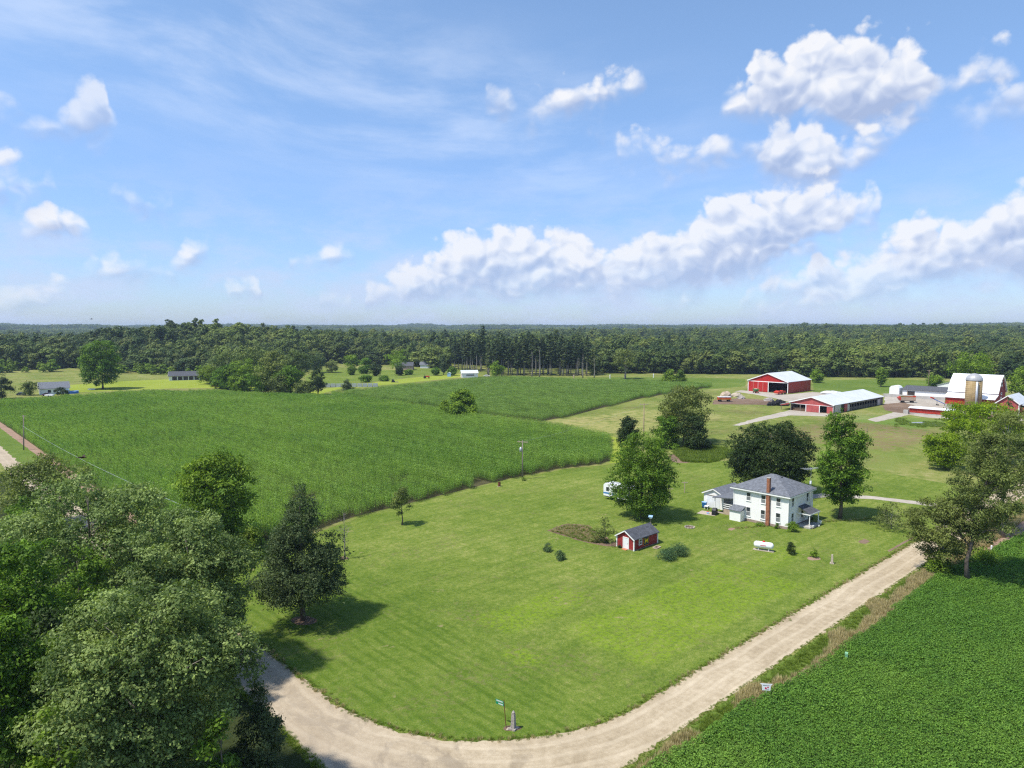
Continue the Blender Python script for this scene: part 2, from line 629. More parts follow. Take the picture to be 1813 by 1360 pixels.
leaf_mat('twig', (0.090, 0.075, 0.060), (0.220, 0.190, 0.160), trans=0.0)
plain('bark', (0.130, 0.105, 0.085), 0.9, 0.4, 3.0)
plain('bark_pale', (0.260, 0.235, 0.205), 0.9, 0.35, 3.0)
# buildings
plain('siding_white', (0.87, 0.85, 0.82), 0.55, 0.03, 0.5, lap=('z', 0.21), relief=0.10)
plain('paint_white', (0.85, 0.84, 0.81), 0.5, 0.05, 1.2, relief=0.06)
plain('door_white', (0.74, 0.75, 0.76), 0.5, 0.07, 1.2)
plain('shingle_grey', (0.155, 0.165, 0.185), 0.9, 0.38, 2.2, lap=('z', 0.14))
plain('shingle_dark', (0.092, 0.096, 0.108), 0.9, 0.4, 2.0, lap=('z', 0.14))
plain('brick_red', (0.330, 0.135, 0.075), 0.85, 0.35, 2.5, lap=('z', 0.075))
plain('stone_base', (0.330, 0.250, 0.205), 0.9, 0.35, 2.0)
plain('red_board', (0.300, 0.032, 0.032), 0.7, 0.28, 1.0, lap=('x', 0.28), dirt=(0.20, 0.06, 0.05, 0.5))
plain('red_board_y', (0.330, 0.036, 0.036), 0.7, 0.25, 1.0, lap=('y', 0.28), dirt=(0.22, 0.06, 0.05, 0.4))
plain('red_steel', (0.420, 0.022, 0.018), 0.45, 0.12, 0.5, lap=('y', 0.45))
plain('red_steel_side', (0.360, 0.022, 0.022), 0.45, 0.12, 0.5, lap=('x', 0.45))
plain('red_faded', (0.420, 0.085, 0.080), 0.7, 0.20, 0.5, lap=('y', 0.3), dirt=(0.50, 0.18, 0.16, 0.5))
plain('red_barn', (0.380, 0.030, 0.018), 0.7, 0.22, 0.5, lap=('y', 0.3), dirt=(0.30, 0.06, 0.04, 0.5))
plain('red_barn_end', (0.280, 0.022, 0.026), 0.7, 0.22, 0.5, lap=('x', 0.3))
plain('steel_roof', (0.60, 0.62, 0.63), 0.45, 0.10, 0.25, lap=('x', 0.9), dirt=(0.50, 0.50, 0.49, 0.5))
plain('steel_roof_y', (0.78, 0.80, 0.82), 0.42, 0.07, 0.25, lap=('y', 0.9), dirt=(0.62, 0.62, 0.60, 0.35))
plain('concrete', (0.42, 0.40, 0.37), 0.9, 0.22, 0.8, dirt=(0.30, 0.28, 0.24, 0.5))
plain('silo_stave', (0.36, 0.265, 0.135), 0.9, 0.25, 0.8, lap=('z', 0.75), dirt=(0.25, 0.165, 0.025, 0.95))
plain('silo_dome', (0.42, 0.42, 0.43), 0.42, 0.2, 0.7, metal=0.15, dirt=(0.30, 0.22, 0.14, 0.8))
plain('galvanised', (0.50, 0.52, 0.54), 0.45, 0.12, 2.0, metal=0.4)
plain('wood_grey', (0.240, 0.205, 0.170), 0.9, 0.3, 2.0)
plain('wood_pole', (0.300, 0.215, 0.150), 0.9, 0.3, 2.0)
plain('wood_pale', (0.46, 0.36, 0.27), 0.85, 0.25, 2.0)
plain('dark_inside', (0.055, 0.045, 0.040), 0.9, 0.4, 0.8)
plain('hay_brown', (0.190, 0.125, 0.080), 0.95, 0.45, 1.4)
plain('glass_dark', (0.030, 0.036, 0.045), 0.08, 0.3, 1.0, spec=0.7)
plain('glass_blind', (0.20, 0.21, 0.22), 0.15, 0.2, 1.0, spec=0.6)
plain('black_rubber', (0.022, 0.022, 0.025), 0.85, 0.4, 4.0)
plain('machine_red', (0.520, 0.045, 0.020), 0.4, 0.2, 1.5)
plain('machine_green', (0.040, 0.210, 0.060), 0.4, 0.2, 1.5)
plain('machine_yellow', (0.560, 0.420, 0.040), 0.45, 0.15, 1.5)
plain('machine_blue', (0.030, 0.160, 0.560), 0.4, 0.15, 1.5)
plain('car_blue', (0.020, 0.028, 0.060), 0.25, 0.1, 1.0, spec=0.6)
plain('car_purple', (0.130, 0.030, 0.110), 0.25, 0.1, 1.0, spec=0.6)
plain('camper_white', (0.80, 0.80, 0.80), 0.35, 0.05, 0.8)
plain('stripe_blue', (0.06, 0.20, 0.45), 0.4, 0.1, 1.0)
plain('tank_white', (0.82, 0.82, 0.83), 0.35, 0.06, 1.2, dirt=(0.66, 0.62, 0.56, 0.3))
plain('red_plastic', (0.62, 0.02, 0.025), 0.4, 0.1, 2.0)
plain('blue_plastic', (0.020, 0.120, 0.320), 0.4, 0.15, 2.0)
plain('blue_pale', (0.30, 0.47, 0.72), 0.5, 0.15, 2.0)
plain('black_plastic', (0.020, 0.020, 0.024), 0.5, 0.4, 3.0)
plain('rust', (0.170, 0.060, 0.035), 0.9, 0.4, 5.0)
plain('navy', (0.006, 0.016, 0.060), 0.6, 0.1, 2.0)
plain('maize', (0.85, 0.60, 0.02), 0.6, 0.08, 2.0)
plain('sign_green', (0.010, 0.240, 0.130), 0.4, 0.1, 3.0)
plain('sign_white', (0.82, 0.82, 0.82), 0.45, 0.04, 3.0)
plain('sign_red', (0.62, 0.03, 0.09), 0.45, 0.08, 3.0)
plain('pedestal_green', (0.20, 0.42, 0.24), 0.5, 0.12, 3.0)
plain('stone_grey', (0.340, 0.300, 0.265), 0.95, 0.4, 5.0)
plain('stone_tan', (0.46, 0.39, 0.30), 0.95, 0.35, 4.0)
plain('ash', (0.16, 0.10, 0.075), 0.95, 0.5, 5.0)
plain('orange_clay', (0.50, 0.20, 0.10), 0.9, 0.2, 3.0)
plain('feather', (0.060, 0.035, 0.026), 0.8, 0.5, 12.0)
plain('pink_wall', (0.52, 0.36, 0.31), 0.8, 0.1, 1.0)
plain('water_grey', (0.24, 0.27, 0.30), 0.15, 0.2, 0.6, spec=0.6)
plain('silage_plastic', (0.60, 0.61, 0.62), 0.6, 0.2, 0.8)
M = MATS


def ext_ground(t, co, col, ns):
    brown = t.math('MULTIPLY', t.step(t.noise(co, 0.045, 5.0, 0.65), 0.50, 0.68), t.step(ns[2], 0.35, 0.62))
    col = t.mix(t.math('MULTIPLY', brown, 0.75), col, (0.170, 0.130, 0.065))
    for (x0, x1, y0, y1, a, c, j) in PATCHES:
        b = box_mask(t, co, x0, x1, y0, y1, 3.0, 16.0, 0.06)
        col = t.mix(t.math('MULTIPLY', t.math('MULTIPLY', b, t.step(ns[1], 0.36, 0.58)), a), col, c)
    return col


PATCHES = [(205, 262, 70, 108, 0.75, (0.190, 0.140, 0.072), 1), (262, 292, 78, 108, 0.7, (0.100, 0.190, 0.030), 1), (170, 240, 140, 178, 0.6, (0.330, 0.300, 0.110), 1), (300, 345, 140, 165, 0.5, (0.260, 0.240, 0.090), 1), (178, 205, 60, 100, 0.5, (0.120, 0.190, 0.030), 1)]


def ext_lawn(t, co, col, ns):
    x, y, z = t.sep(co)
    # mower passes along the left road
    wig = t.math('MULTIPLY', t.math('SUBTRACT', t.noise(co, 0.2, 2.0, 0.5), 0.5), 0.9)
    s1 = t.math('SINE', t.math('MULTIPLY', t.math('ADD', x, wig), 2 * math.pi / 1.35))
    m1 = t.math('MULTIPLY', t.step(x, 44.0, 56.0, 1.0, 0.0), t.step(s1, -0.2, 0.9))
    brk = t.step(t.noise(co, 0.35, 4.0, 0.6), 0.35, 0.60)
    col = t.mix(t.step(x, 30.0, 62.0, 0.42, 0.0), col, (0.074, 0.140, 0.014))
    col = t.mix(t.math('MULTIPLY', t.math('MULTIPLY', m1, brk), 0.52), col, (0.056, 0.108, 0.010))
    # passes along the other road
    s2 = t.math('SINE', t.math('MULTIPLY', t.math('ADD', y, wig), 2 * math.pi / 2.3))
    m2 = t.math('MULTIPLY', t.step(x, 46.0, 64.0), t.step(s2, 0.0, 1.0))
    col = t.mix(t.math('MULTIPLY', m2, 0.24), col, (0.080, 0.135, 0.014))
    # clover and thin spots
    fine = t.step(t.noise(co, 1.9, 5.0, 0.72), 0.42, 0.60)
    for (x0, x1, y0, y1, a) in CLOVER:
        b = box_mask(t, co, x0, x1, y0, y1, 0.8, 4.0, 0.22)
        col = t.mix(t.math('MULTIPLY', t.math('MULTIPLY', b, fine), a), col, (0.185, 0.280, 0.016))
    thin = t.math('MULTIPLY', t.step(t.noise(co, 0.11, 4.0, 0.6), 0.48, 0.66), t.step(t.noise(co, 1.4, 5.0, 0.7), 0.46, 0.62))
    col = t.mix(t.math('MULTIPLY', thin, 0.55), col, (0.185, 0.165, 0.070))
    bare = t.math('MULTIPLY', t.step(t.noise(t.vmath('ADD', co, (31.0, 7.0, 0.0)), 0.22, 3.0, 0.6), 0.67, 0.73), t.step(ns[2], 0.4, 0.6))
    col = t.mix(t.math('MULTIPLY', bare, 0.75), col, (0.30, 0.24, 0.13))
    return col


_a, _b, _c, _d = G(845, 1080), G(1060, 1030), G(930, 1110), G(1400, 1090)
CLOVER = [(50.5, 66.5, 55.5, 61.5, 0.7), (56.0, 90.0, 40.5, 52.5, 0.7), (47.0, 50.0, 49.0, 53.0, 0.8), (88.0, 104.0, 46.0, 50.0, 0.5)]
GREENS = [(0.0, (0.066, 0.114, 0.016)), (0.35, (0.118, 0.172, 0.026)), (0.65, (0.176, 0.222, 0.042)), (1.0, (0.295, 0.292, 0.095))]
PAST = [(0.0, (0.080, 0.115, 0.022)), (0.35, (0.145, 0.185, 0.038)), (0.65, (0.225, 0.235, 0.068)), (1.0, (0.330, 0.285, 0.140))]
HAYF = [(0.0, (0.150, 0.205, 0.022)), (0.5, (0.245, 0.295, 0.040)), (1.0, (0.310, 0.330, 0.075))]
DEEP = [(0.0, (0.060, 0.105, 0.018)), (0.5, (0.115, 0.170, 0.030)), (1.0, (0.185, 0.220, 0.055))]
SOIL = [(0.0, (0.045, 0.042, 0.022)), (0.5, (0.080, 0.074, 0.036)), (1.0, (0.130, 0.112, 0.060))]
grass_mat('pasture', PAST, extra=ext_ground, contrast=(0.38, 0.62))
grass_mat('lawn', GREENS, extra=ext_lawn, scales=(0.05, 0.30, 1.6, 6.0), wts=(0.20, 0.20, 0.28, 0.32), contrast=(0.39, 0.61), bstr=0.9)
grass_mat('hayfield', HAYF)
grass_mat('deep_grass', DEEP)
grass_mat('soil', SOIL)
grass_mat('dirt_pink', [(0.0, (0.20, 0.125, 0.085)), (0.5, (0.30, 0.20, 0.145)), (1.0, (0.40, 0.29, 0.21))])
grass_mat('dirt_brown', [(0.0, (0.10, 0.066, 0.044)), (0.5, (0.19, 0.130, 0.090)), (1.0, (0.30, 0.22, 0.155))])
grass_mat('apron', [(0.0, (0.27, 0.23, 0.18)), (0.5, (0.39, 0.345, 0.285)), (1.0, (0.50, 0.455, 0.39))], scales=(0.06, 0.3, 1.2, 4.0), bstr=0.2)
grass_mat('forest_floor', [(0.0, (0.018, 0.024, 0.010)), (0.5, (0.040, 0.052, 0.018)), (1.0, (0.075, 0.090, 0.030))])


def gravel():
    m, t, out = new_mat('gravel')
    co = t.node('ShaderNodeTexCoord').outputs['Object']
    x, y, z = t.sep(co)
    # distance to the road's middle line: straight arms along x (y = 34.6) and y (x = 27), joined by a bend
    ex = t.math('SUBTRACT', x, 49.3)
    ey = t.math('SUBTRACT', y, 56.7)
    inx = t.math('MINIMUM', ex, 0.0)
    iny = t.math('MINIMUM', ey, 0.0)
    rr = t.math('SQRT', t.math('ADD', t.math('MULTIPLY', inx, inx), t.math('MULTIPLY', iny, iny)))
    d = t.math('SUBTRACT', rr, 22.1)      # grows towards the outer edge
    wob = t.math('MULTIPLY', t.math('SUBTRACT', t.noise(co, 0.12, 2.0, 0.5), 0.5), 1.0)
    dw = t.math('ADD', d, wob)
    n1 = t.noise(co, 0.16, 5.0, 0.65)
    n2 = t.noise(co, 1.3, 5.0, 0.7)
    n3 = t.noise(co, 14.0, 3.0, 0.7)
    f = t.math('ADD', t.math('MULTIPLY', n1, 0.36), t.math('ADD', t.math('MULTIPLY', n2, 0.36), t.math('MULTIPLY', n3, 0.28)))
    col = t.ramp(t.step(f, 0.34, 0.66, smooth=False), [(0.0, (0.255, 0.198, 0.124)), (0.45, (0.395, 0.318, 0.210)), (0.75, (0.495, 0.408, 0.282)), (1.0, (0.590, 0.498, 0.355))])
    # wheel tracks: packed, paler
    tr = t.math('SINE', t.math('MULTIPLY', dw, 2 * math.pi / 1.75))
    col = t.mix(t.math('MULTIPLY', t.step(tr, 0.1, 1.0), 0.28), col, (0.61, 0.515, 0.37))
    tr2 = t.math('SINE', t.math('MULTIPLY', t.math('ADD', dw, wob), 2 * math.pi / 0.55))
    col = t.mix(t.math('MULTIPLY', t.step(tr2, 0.3, 1.0), 0.13), col, (0.29, 0.215, 0.135))
    # darker mottled patches on the left arm and in the bend
    mottle = t.math('MULTIPLY', t.step(t.noise(t.vmath('MULTIPLY', co, (1.0, 0.6, 1.0)), 0.42, 6.0, 0.66, 0.6), 0.47, 0.62), t.math('MULTIPLY', t.step(x, 30.0, 44.0, 1.0, 0.0), t.step(y, 40.0, 75.0, 1.0, 0.35)))
    col = t.mix(t.math('MULTIPLY', mottle, 0.62), col, (0.200, 0.160, 0.112))
    grey = t.step(x, 24.0, 36.0, 0.45, 0.0)
    col = t.mix(grey, col, (0.38, 0.315, 0.245))
    nrm = bump(t, t.math('ADD', n3, n2), 0.5, 0.05)
    t.l.new(princ(t, col, 0.95, 0.05, 0.0, nrm), out.inputs[0])
    return m


gravel()

# ------------------------------------------------------------------ land
def hz(x, y):
    """height of the land: flat around the farm, rolling woods beyond"""
    x, y = np.asarray(x, float), np.asarray(y, float)
    r = np.hypot(x, y)
    X, Y = side(x, y), fwd(x, y)
    a = np.arctan2(X, np.maximum(Y, 1e-3))
    z = 4.0 * sstep(650, 1500, r) * sstep(-0.50, -0.25, a)
    z = z + 14.0 * sstep(1900, 4300, r) + 6.0 * sstep(4500, 7500, r)
    z = z + (4.0 + 9.0 * sstep(2500, 5000, r)) * sstep(1100, 2400, r) * (np.sin(X * 0.0042 + 1.3) * np.cos(Y * 0.0031) + 0.6 * np.sin(X * 0.0091 + Y * 0.004))

    def hill(px, rr, h, s, sa):
        a0 = math.atan2((px - 906.5) / F, 1.0)
        return h * np.exp(-((r - rr) / s) ** 2 - ((a - a0) * rr / sa) ** 2)
    z = z + hill(400, 800, 14.0, 150, 170) + hill(270, 760, 6.0, 120, 90)
    z = z + hill(1400, 1900, 11.0, 500, 600) + hill(1700, 2300, 9.0, 600, 500) - hill(100, 1300, 6.0, 450, 260)
    return np.maximum(z * sstep(600, 720, r), -0.5)


def ground():
    rad = np.concatenate([[0.0], np.linspace(60, 600, 10), np.geomspace(640, 8600, 56)])
    na = 240
    ang = np.linspace(0, 2 * math.pi, na, endpoint=False)
    R, A = np.meshgrid(rad[1:], ang, indexing='ij')
    x, y = R * np.cos(A), R * np.sin(A)
    V = np.column_stack([x.ravel(), y.ravel(), hz(x, y).ravel()])
    V = np.vstack([V, [[0, 0, 0]]])
    n = len(rad) - 1
    i, k = np.meshgrid(np.arange(n - 1), np.arange(na), indexing='ij')
    k2 = (k + 1) % na
    Fq = np.column_stack([(i * na + k).ravel(), ((i + 1) * na + k).ravel(), ((i + 1) * na + k2).ravel(), (i * na + k2).ravel()])
    me = bpy.data.meshes.new('ground')
    c = len(V) - 1
    faces = [tuple(map(int, f)) for f in Fq] + [(c, int(q), int((q + 1) % na)) for q in range(na)]
    me.from_pydata([tuple(map(float, v)) for v in V], [], faces)
    me.materials.append(M['pasture'])
    for p in me.polygons:
        p.use_smooth = True
    return tag(mesh_obj('ground', me), 'wide flat farmland rising to wooded hills at the horizon', kind='structure')


ground()


def resample(poly, step, jit=0.0, seed=0):
    out = []
    n = len(poly)
    for i in range(n):
        a, b = Vector(poly[i]), Vector(poly[(i + 1) % n])
        m = max(1, int((b - a).length / step))
        for k in range(m):
            p = a.lerp(b, k / m)
            if jit:
                p = p + Vector((mnoise.noise((p.x * 0.9, p.y * 0.9, seed + 3.3)), mnoise.noise((p.x * 0.9, p.y * 0.9, seed + 9.1)))) * jit
            out.append((p.x, p.y))
    return out


def sheet(name, poly, z, mat, label, jit=0.25, step=1.2, kind='structure', seed=0):
    pts = resample(poly, step, jit, seed)
    me = bpy.data.meshes.new(name)
    me.from_pydata([(x, y, z) for x, y in pts], [], [tuple(range(len(pts)))])
    me.materials.append(mat)
    me.update()
    if me.polygons[0].normal.z < 0:
        me.flip_normals()
    return tag(mesh_obj(name, me), label, kind=kind)


def arc(cx, cy, r, a0, a1, n):
    return [(cx + r * math.cos(math.radians(a0 + (a1 - a0) * i / n)), cy + r * math.sin(math.radians(a0 + (a1 - a0) * i / n))) for i in range(n + 1)]


def px_poly(pts, z=0.0):
    return [G(x, y, z) for x, y in pts]


INNER = arc(49.3, 56.7, 19.8, 180, 270, 14)
LAWN = [(29.6, 106.5), (29.5, 80)] + INNER + [(80, 36.9), (110, 36.8), (150, 36.8), (172, 37.2), (173, 48), (176, 64), (171, 80), (163, 92), (150, 101),
        (137, 110.0), (123, 114.4), (109, 114.4), (100.7, 113.9), (87, 112.3), (75, 111), (64, 109.7), (53, 106), (42, 104.5)]
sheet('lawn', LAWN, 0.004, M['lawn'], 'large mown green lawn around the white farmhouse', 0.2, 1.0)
ROAD = [(26.9, 420), (27.2, 215), (28.6, 130), (29.5, 85)] + INNER + [(80, 36.9), (150, 36.8), (400, 38.5), (400, 33.6), (150, 32.2)] + [(60, 32.2)] + arc(33.5, 41.4, 9.2, 270, 180, 8) + [(24.3, 80), (23.4, 200), (23.0, 420)]
sheet('gravel_road', ROAD, 0.014, M['gravel'], 'pale gravel road bending round the lawn corner', 0.55, 0.5)
sheet('driveway', [(151.9, 36.0), (151.6, 42), (148.6, 53.4), (143.4, 61.2), (133.6, 65.6), (125.5, 67.4), (125.0, 64.8), (132.6, 63.0), (141.2, 59.0), (146.0, 52.2), (148.8, 41.5), (149.0, 36.0)], 0.009, M['apron'], 'narrow gravel driveway from the road to the farmhouse', 0.3)
sheet('side_path', px_poly([(1618, 953), (1614, 951), (1570, 976), (1574, 978)]), 0.020, M['dirt_brown'], 'thin worn track beside the gravel road', 0.3)
# verges
sheet('verge', [(36, 31.9), (160, 32.0), (400, 33.4), (400, 24), (160, 24.0), (36, 25)], 0.005, M['deep_grass'], 'green grass verge between gravel road and bean field', 0.3)
sheet('verge_soil', [(60, 29.6), (75, 29.9), (100, 30.0), (122, 29.2), (150, 28.0), (200, 27.5), (200, 24), (60, 26)], 0.009, M['dirt_pink'], 'strip of bare soil along the bean field', 0.6)
sheet('roadside_strip', [(26.6, 420), (26.9, 215), (28.4, 130), (29.2, 106.5), (34.0, 106.5), (33.6, 200), (34.0, 420)], 0.005, M['deep_grass'], 'mown grass strip beside the left road', 0.2)
sheet('dirt_strip', [(32.4, 420), (32.3, 120), (34.6, 106), (35.2, 420)], 0.009, M['dirt_pink'], 'reddish bare strip along the corn field edge', 0.4)
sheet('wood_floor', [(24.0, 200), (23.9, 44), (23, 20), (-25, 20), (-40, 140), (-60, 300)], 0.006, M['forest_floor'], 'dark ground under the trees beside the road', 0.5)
sheet('field_path', [(136.5, 111.5), (167, 135), (171.3, 170), (170.5, 202), (176.3, 182), (172, 150), (170.5, 133), (141, 110)], 0.006, M['hayfield'], 'grassy path along the corner of the corn', 0.4)
# open fields far left
HAY1 = px_poly([(86, 701), (150, 694), (300, 688), (400, 687), (470, 692), (500, 690), (430, 681), (372, 676), (345, 671), (290, 672), (200, 676), (120, 682), (92, 690)])
HAY2 = px_poly([(560, 699), (600, 689), (700, 680), (760, 674), (840, 665), (826, 661), (740, 668), (640, 679), (560, 691), (520, 698)])
sheet('hay_field', HAY1, 0.005, M['hayfield'], 'sunny mown hay field beyond the corn on the left', 0.6, 4)
sheet('hay_field', HAY2, 0.005, M['hayfield'], 'narrow bright hay strip behind the second corn field', 0.6, 4)
sheet('orchard_grass', px_poly([(545, 688), (620, 680), (740, 667), (840, 658), (830, 652), (700, 655), (560, 655), (540, 668)]), 0.004, M['lawn'], 'mown grass under the scattered orchard trees', 0.6, 4)
# farm yard surfaces
sheet('yard_apron', px_poly([(1312, 691), (1360, 695), (1395, 698.5), (1440, 694), (1482, 698), (1500, 705), (1460, 712), (1424, 717), (1398, 712), (1372, 705), (1332, 698), (1300, 693)]), 0.012, M['apron'], 'pale yard in front of the red machine shed', 0.8, 3)
sheet('concrete_lane', px_poly([(1296, 753), (1345, 739), (1396, 727), (1420, 722), (1484, 731), (1480, 738), (1400, 735.5), (1352, 744), (1310, 754)]), 0.012, M['apron'], 'pale concrete lane leading to the cattle barn', 0.5, 2)
sheet('barn_yard', px_poly([(1566, 697), (1600, 696), (1690, 706), (1800, 726), (1813, 745), (1720, 742), (1690, 743), (1640, 739), (1600, 733), (1566, 722)]), 0.012, M['apron'], 'pale concrete yard between the barns', 0.8, 3)
sheet('yard_lane', px_poly([(1535, 743), (1572, 733), (1600, 725), (1615, 733), (1582, 741), (1552, 747)]), 0.013, M['apron'], 'short gravel lane below the cattle barn', 0.6, 2)
sheet('dirt_track', px_poly([(1262, 709), (1310, 705), (1352, 708), (1395, 717), (1350, 717), (1300, 716), (1262, 716)]), 0.009, M['dirt_brown'], 'brown churned soil around the tyre heap', 1.0, 3)
sheet('dirt_lot', px_poly([(1562, 716), (1600, 712), (1624, 720), (1618, 734), (1590, 731), (1566, 726)]), 0.017, M['dirt_brown'], 'churned brown dirt beside the feed bunk', 1.2, 2)
sheet('dirt_lot', px_poly([(1690, 735), (1740, 730), (1800, 742), (1813, 752), (1740, 750), (1700, 745)]), 0.017, M['dirt_brown'], 'brown dirt lot below the silo', 1.2, 2)
sheet('pond', px_poly([(1604, 748), (1640, 747), (1668, 751), (1660, 755), (1625, 752)]), 0.010, M['water_grey'], 'thin grey puddle below the feed bunk', 0.6, 2, kind='structure')
sheet('far_crop', px_poly([(1440, 694), (1440, 674), (1560, 671), (1700, 676), (1700, 690), (1600, 697), (1500, 697)]), 0.006, M['deep_grass'], 'flat green crop between the barns and the woods', 0.6, 6)
sheet('bean_field', px_poly([(1180, 696), (1250, 690), (1320, 684), (1320, 671), (1240, 669), (1150, 668), (1040, 668), (1040, 674), (1150, 676)]), 0.006, M['deep_grass'], 'low green field in front of the far woods', 0.6, 6)
# bare garden and worn spots
sheet('garden_bed', px_poly([(968, 940), (1004, 927), (1040, 930), (1062, 945), (1092, 962), (1090, 968), (1060, 966), (1030, 958)]), 0.012, M['dirt_brown'], 'old vegetable bed beside the red shed', 0.5, 0.6)
for k, (x, y, wpx, hpx, lab) in enumerate(((1295, 937, 12, 5, 'bare sandy spot between fire pit and propane tank'), (1441, 989, 22, 7, 'ring of bare soil under the leafy young shrub'), (540, 1099, 46, 16, 'worn soil ring round the pyramidal tree'), (1530, 959, 20, 8, 'small dirt mound in the grass near the road'), (1210, 811, 60, 18, 'bare soil beside the weedy garden bed'), (610, 988, 16, 6, 'bare soil round the small dead tree'), (905, 1290, 28, 10, 'bare earth at the foot of the corner marker'))):
    pts = [G(x + wpx / 2 * math.cos(a), y + hpx / 2 * math.sin(a)) for a in np.linspace(0, 2 * math.pi, 14, endpoint=False)]
    sheet('worn_spot', pts, 0.010 + 0.0002 * k, M['dirt_pink' if k in (0, 1) else 'dirt_brown'], lab, 0.3, 0.4, seed=k)


# ------------------------------------------------------------------ scattering (what nobody could count)
def in_poly(px, py, poly):
    inside = np.zeros(len(px), bool)
    n = len(poly)
    for i in range(n):
        x0, y0 = poly[i]
        x1, y1 = poly[(i + 1) % n]
        if y0 == y1:
            continue
        c = ((y0 > py) != (y1 > py)) & (px < (x1 - x0) * (py - y0) / (y1 - y0) + x0)
        inside ^= c
    return inside


def scatter(name, P, rz, scl, idx, protos, label, tilt=None, cat=None):
    """instances of proto meshes on points, one object"""
    me = bpy.data.meshes.new(name)
    me.vertices.add(len(P))
    me.vertices.foreach_set('co', np.ascontiguousarray(P, dtype=np.float32).ravel())
    for nm, arr, ty in (('rz', rz, 'FLOAT'), ('scl', scl, 'FLOAT'), ('pick', idx, 'INT'), ('tilt', np.zeros(len(P)) if tilt is None else tilt, 'FLOAT')):
        at = me.attributes.new(nm, ty, 'POINT')
        at.data.foreach_set('value', np.ascontiguousarray(arr, dtype=np.int32 if ty == 'INT' else np.float32))
    ob = mesh_obj(name, me)
    ng = bpy.data.node_groups.new(name + '_nodes', 'GeometryNodeTree')
    ng.interface.new_socket('Geometry', in_out='INPUT', socket_type='NodeSocketGeometry')
    ng.interface.new_socket('Geometry', in_out='OUTPUT', socket_type='NodeSocketGeometry')
    g = NT(ng)
    gi, go = g.node('NodeGroupInput'), g.node('NodeGroupOutput')
    inst = g.node('GeometryNodeInstanceOnPoints')
    g.l.new(gi.outputs[0], inst.inputs['Points'])
    join = g.node('GeometryNodeJoinGeometry')
    for pr in reversed(protos):
        oi = g.node('GeometryNodeObjectInfo')
        oi.inputs['Object'].default_value = pr
        oi.inputs['As Instance'].default_value = True
        g.l.new(oi.outputs['Geometry'], join.inputs[0])
    g.l.new(join.outputs[0], inst.inputs['Instance'])
    inst.inputs['Pick Instance'].default_value = True

    def att(nm, ty):
        a = g.node('GeometryNodeInputNamedAttribute', data_type=ty)
        a.inputs['Name'].default_value = nm
        return a.outputs['Attribute']
    g.l.new(att('pick', 'INT'), inst.inputs['Instance Index'])
    cx = g.node('ShaderNodeCombineXYZ')
    g.l.new(att('tilt', 'FLOAT'), cx.inputs[0])
    g.l.new(att('rz', 'FLOAT'), cx.inputs[2])
    g.l.new(cx.outputs[0], inst.inputs['Rotation'])
    g.l.new(att('scl', 'FLOAT'), inst.inputs['Scale'])
    g.l.new(inst.outputs[0], go.inputs[0])
    mod = ob.modifiers.new('scatter', 'NODES')
    mod.node_group = ng
    return tag(ob, label, cat, kind='stuff')


def proto(name, me):
    return bpy.data.objects.new(name, me)       # never linked: only lends its mesh


def blades(rng, base, lean, length, width, nseg, droop, tint, spread=None):
    """curved strips: base (N,3), lean direction angle (N), length, width (N) -> quads"""
    N = len(base)
    t = np.linspace(0, 1, nseg + 1)
    dirx, diry = np.cos(lean), np.sin(lean)
    V = np.zeros((N, nseg + 1, 2, 3))
    for j, tt in enumerate(t):
        out = length * spread * tt * (1 - 0.12 * tt)
        up = length * (np.sqrt(np.maximum(0, 1 - spread ** 2)) * tt - droop * tt * tt)
        wd = width * (0.6 + 0.8 * tt - 1.35 * tt ** 2) if nseg > 1 else width * (1 - 0.9 * tt)
        wd = np.maximum(wd, 0.004)
        c = base + np.column_stack([dirx * out, diry * out, up])
        V[:, j, 0] = c + np.column_stack([-diry * wd / 2, dirx * wd / 2, 0 * wd])
        V[:, j, 1] = c - np.column_stack([-diry * wd / 2, dirx * wd / 2, 0 * wd])
    V = V.reshape(N, -1, 3)
    k = (nseg + 1) * 2
    q = np.array([[2 * j, 2 * j + 1, 2 * j + 3, 2 * j + 2] for j in range(nseg)])
    Fq = (np.arange(N)[:, None, None] * k + q[None]).reshape(-1, 4)
    return V.reshape(-1, 3), Fq, np.repeat(tint, k)


def join_np(parts):
    Vs, Fs, Ts, n = [], [], [], 0
    for V, Fq, T in parts:
        Vs.append(V)
        Fs.append(Fq + n)
        Ts.append(T)
        n += len(V)
    return np.vstack(Vs), np.vstack(Fs), np.concatenate(Ts)


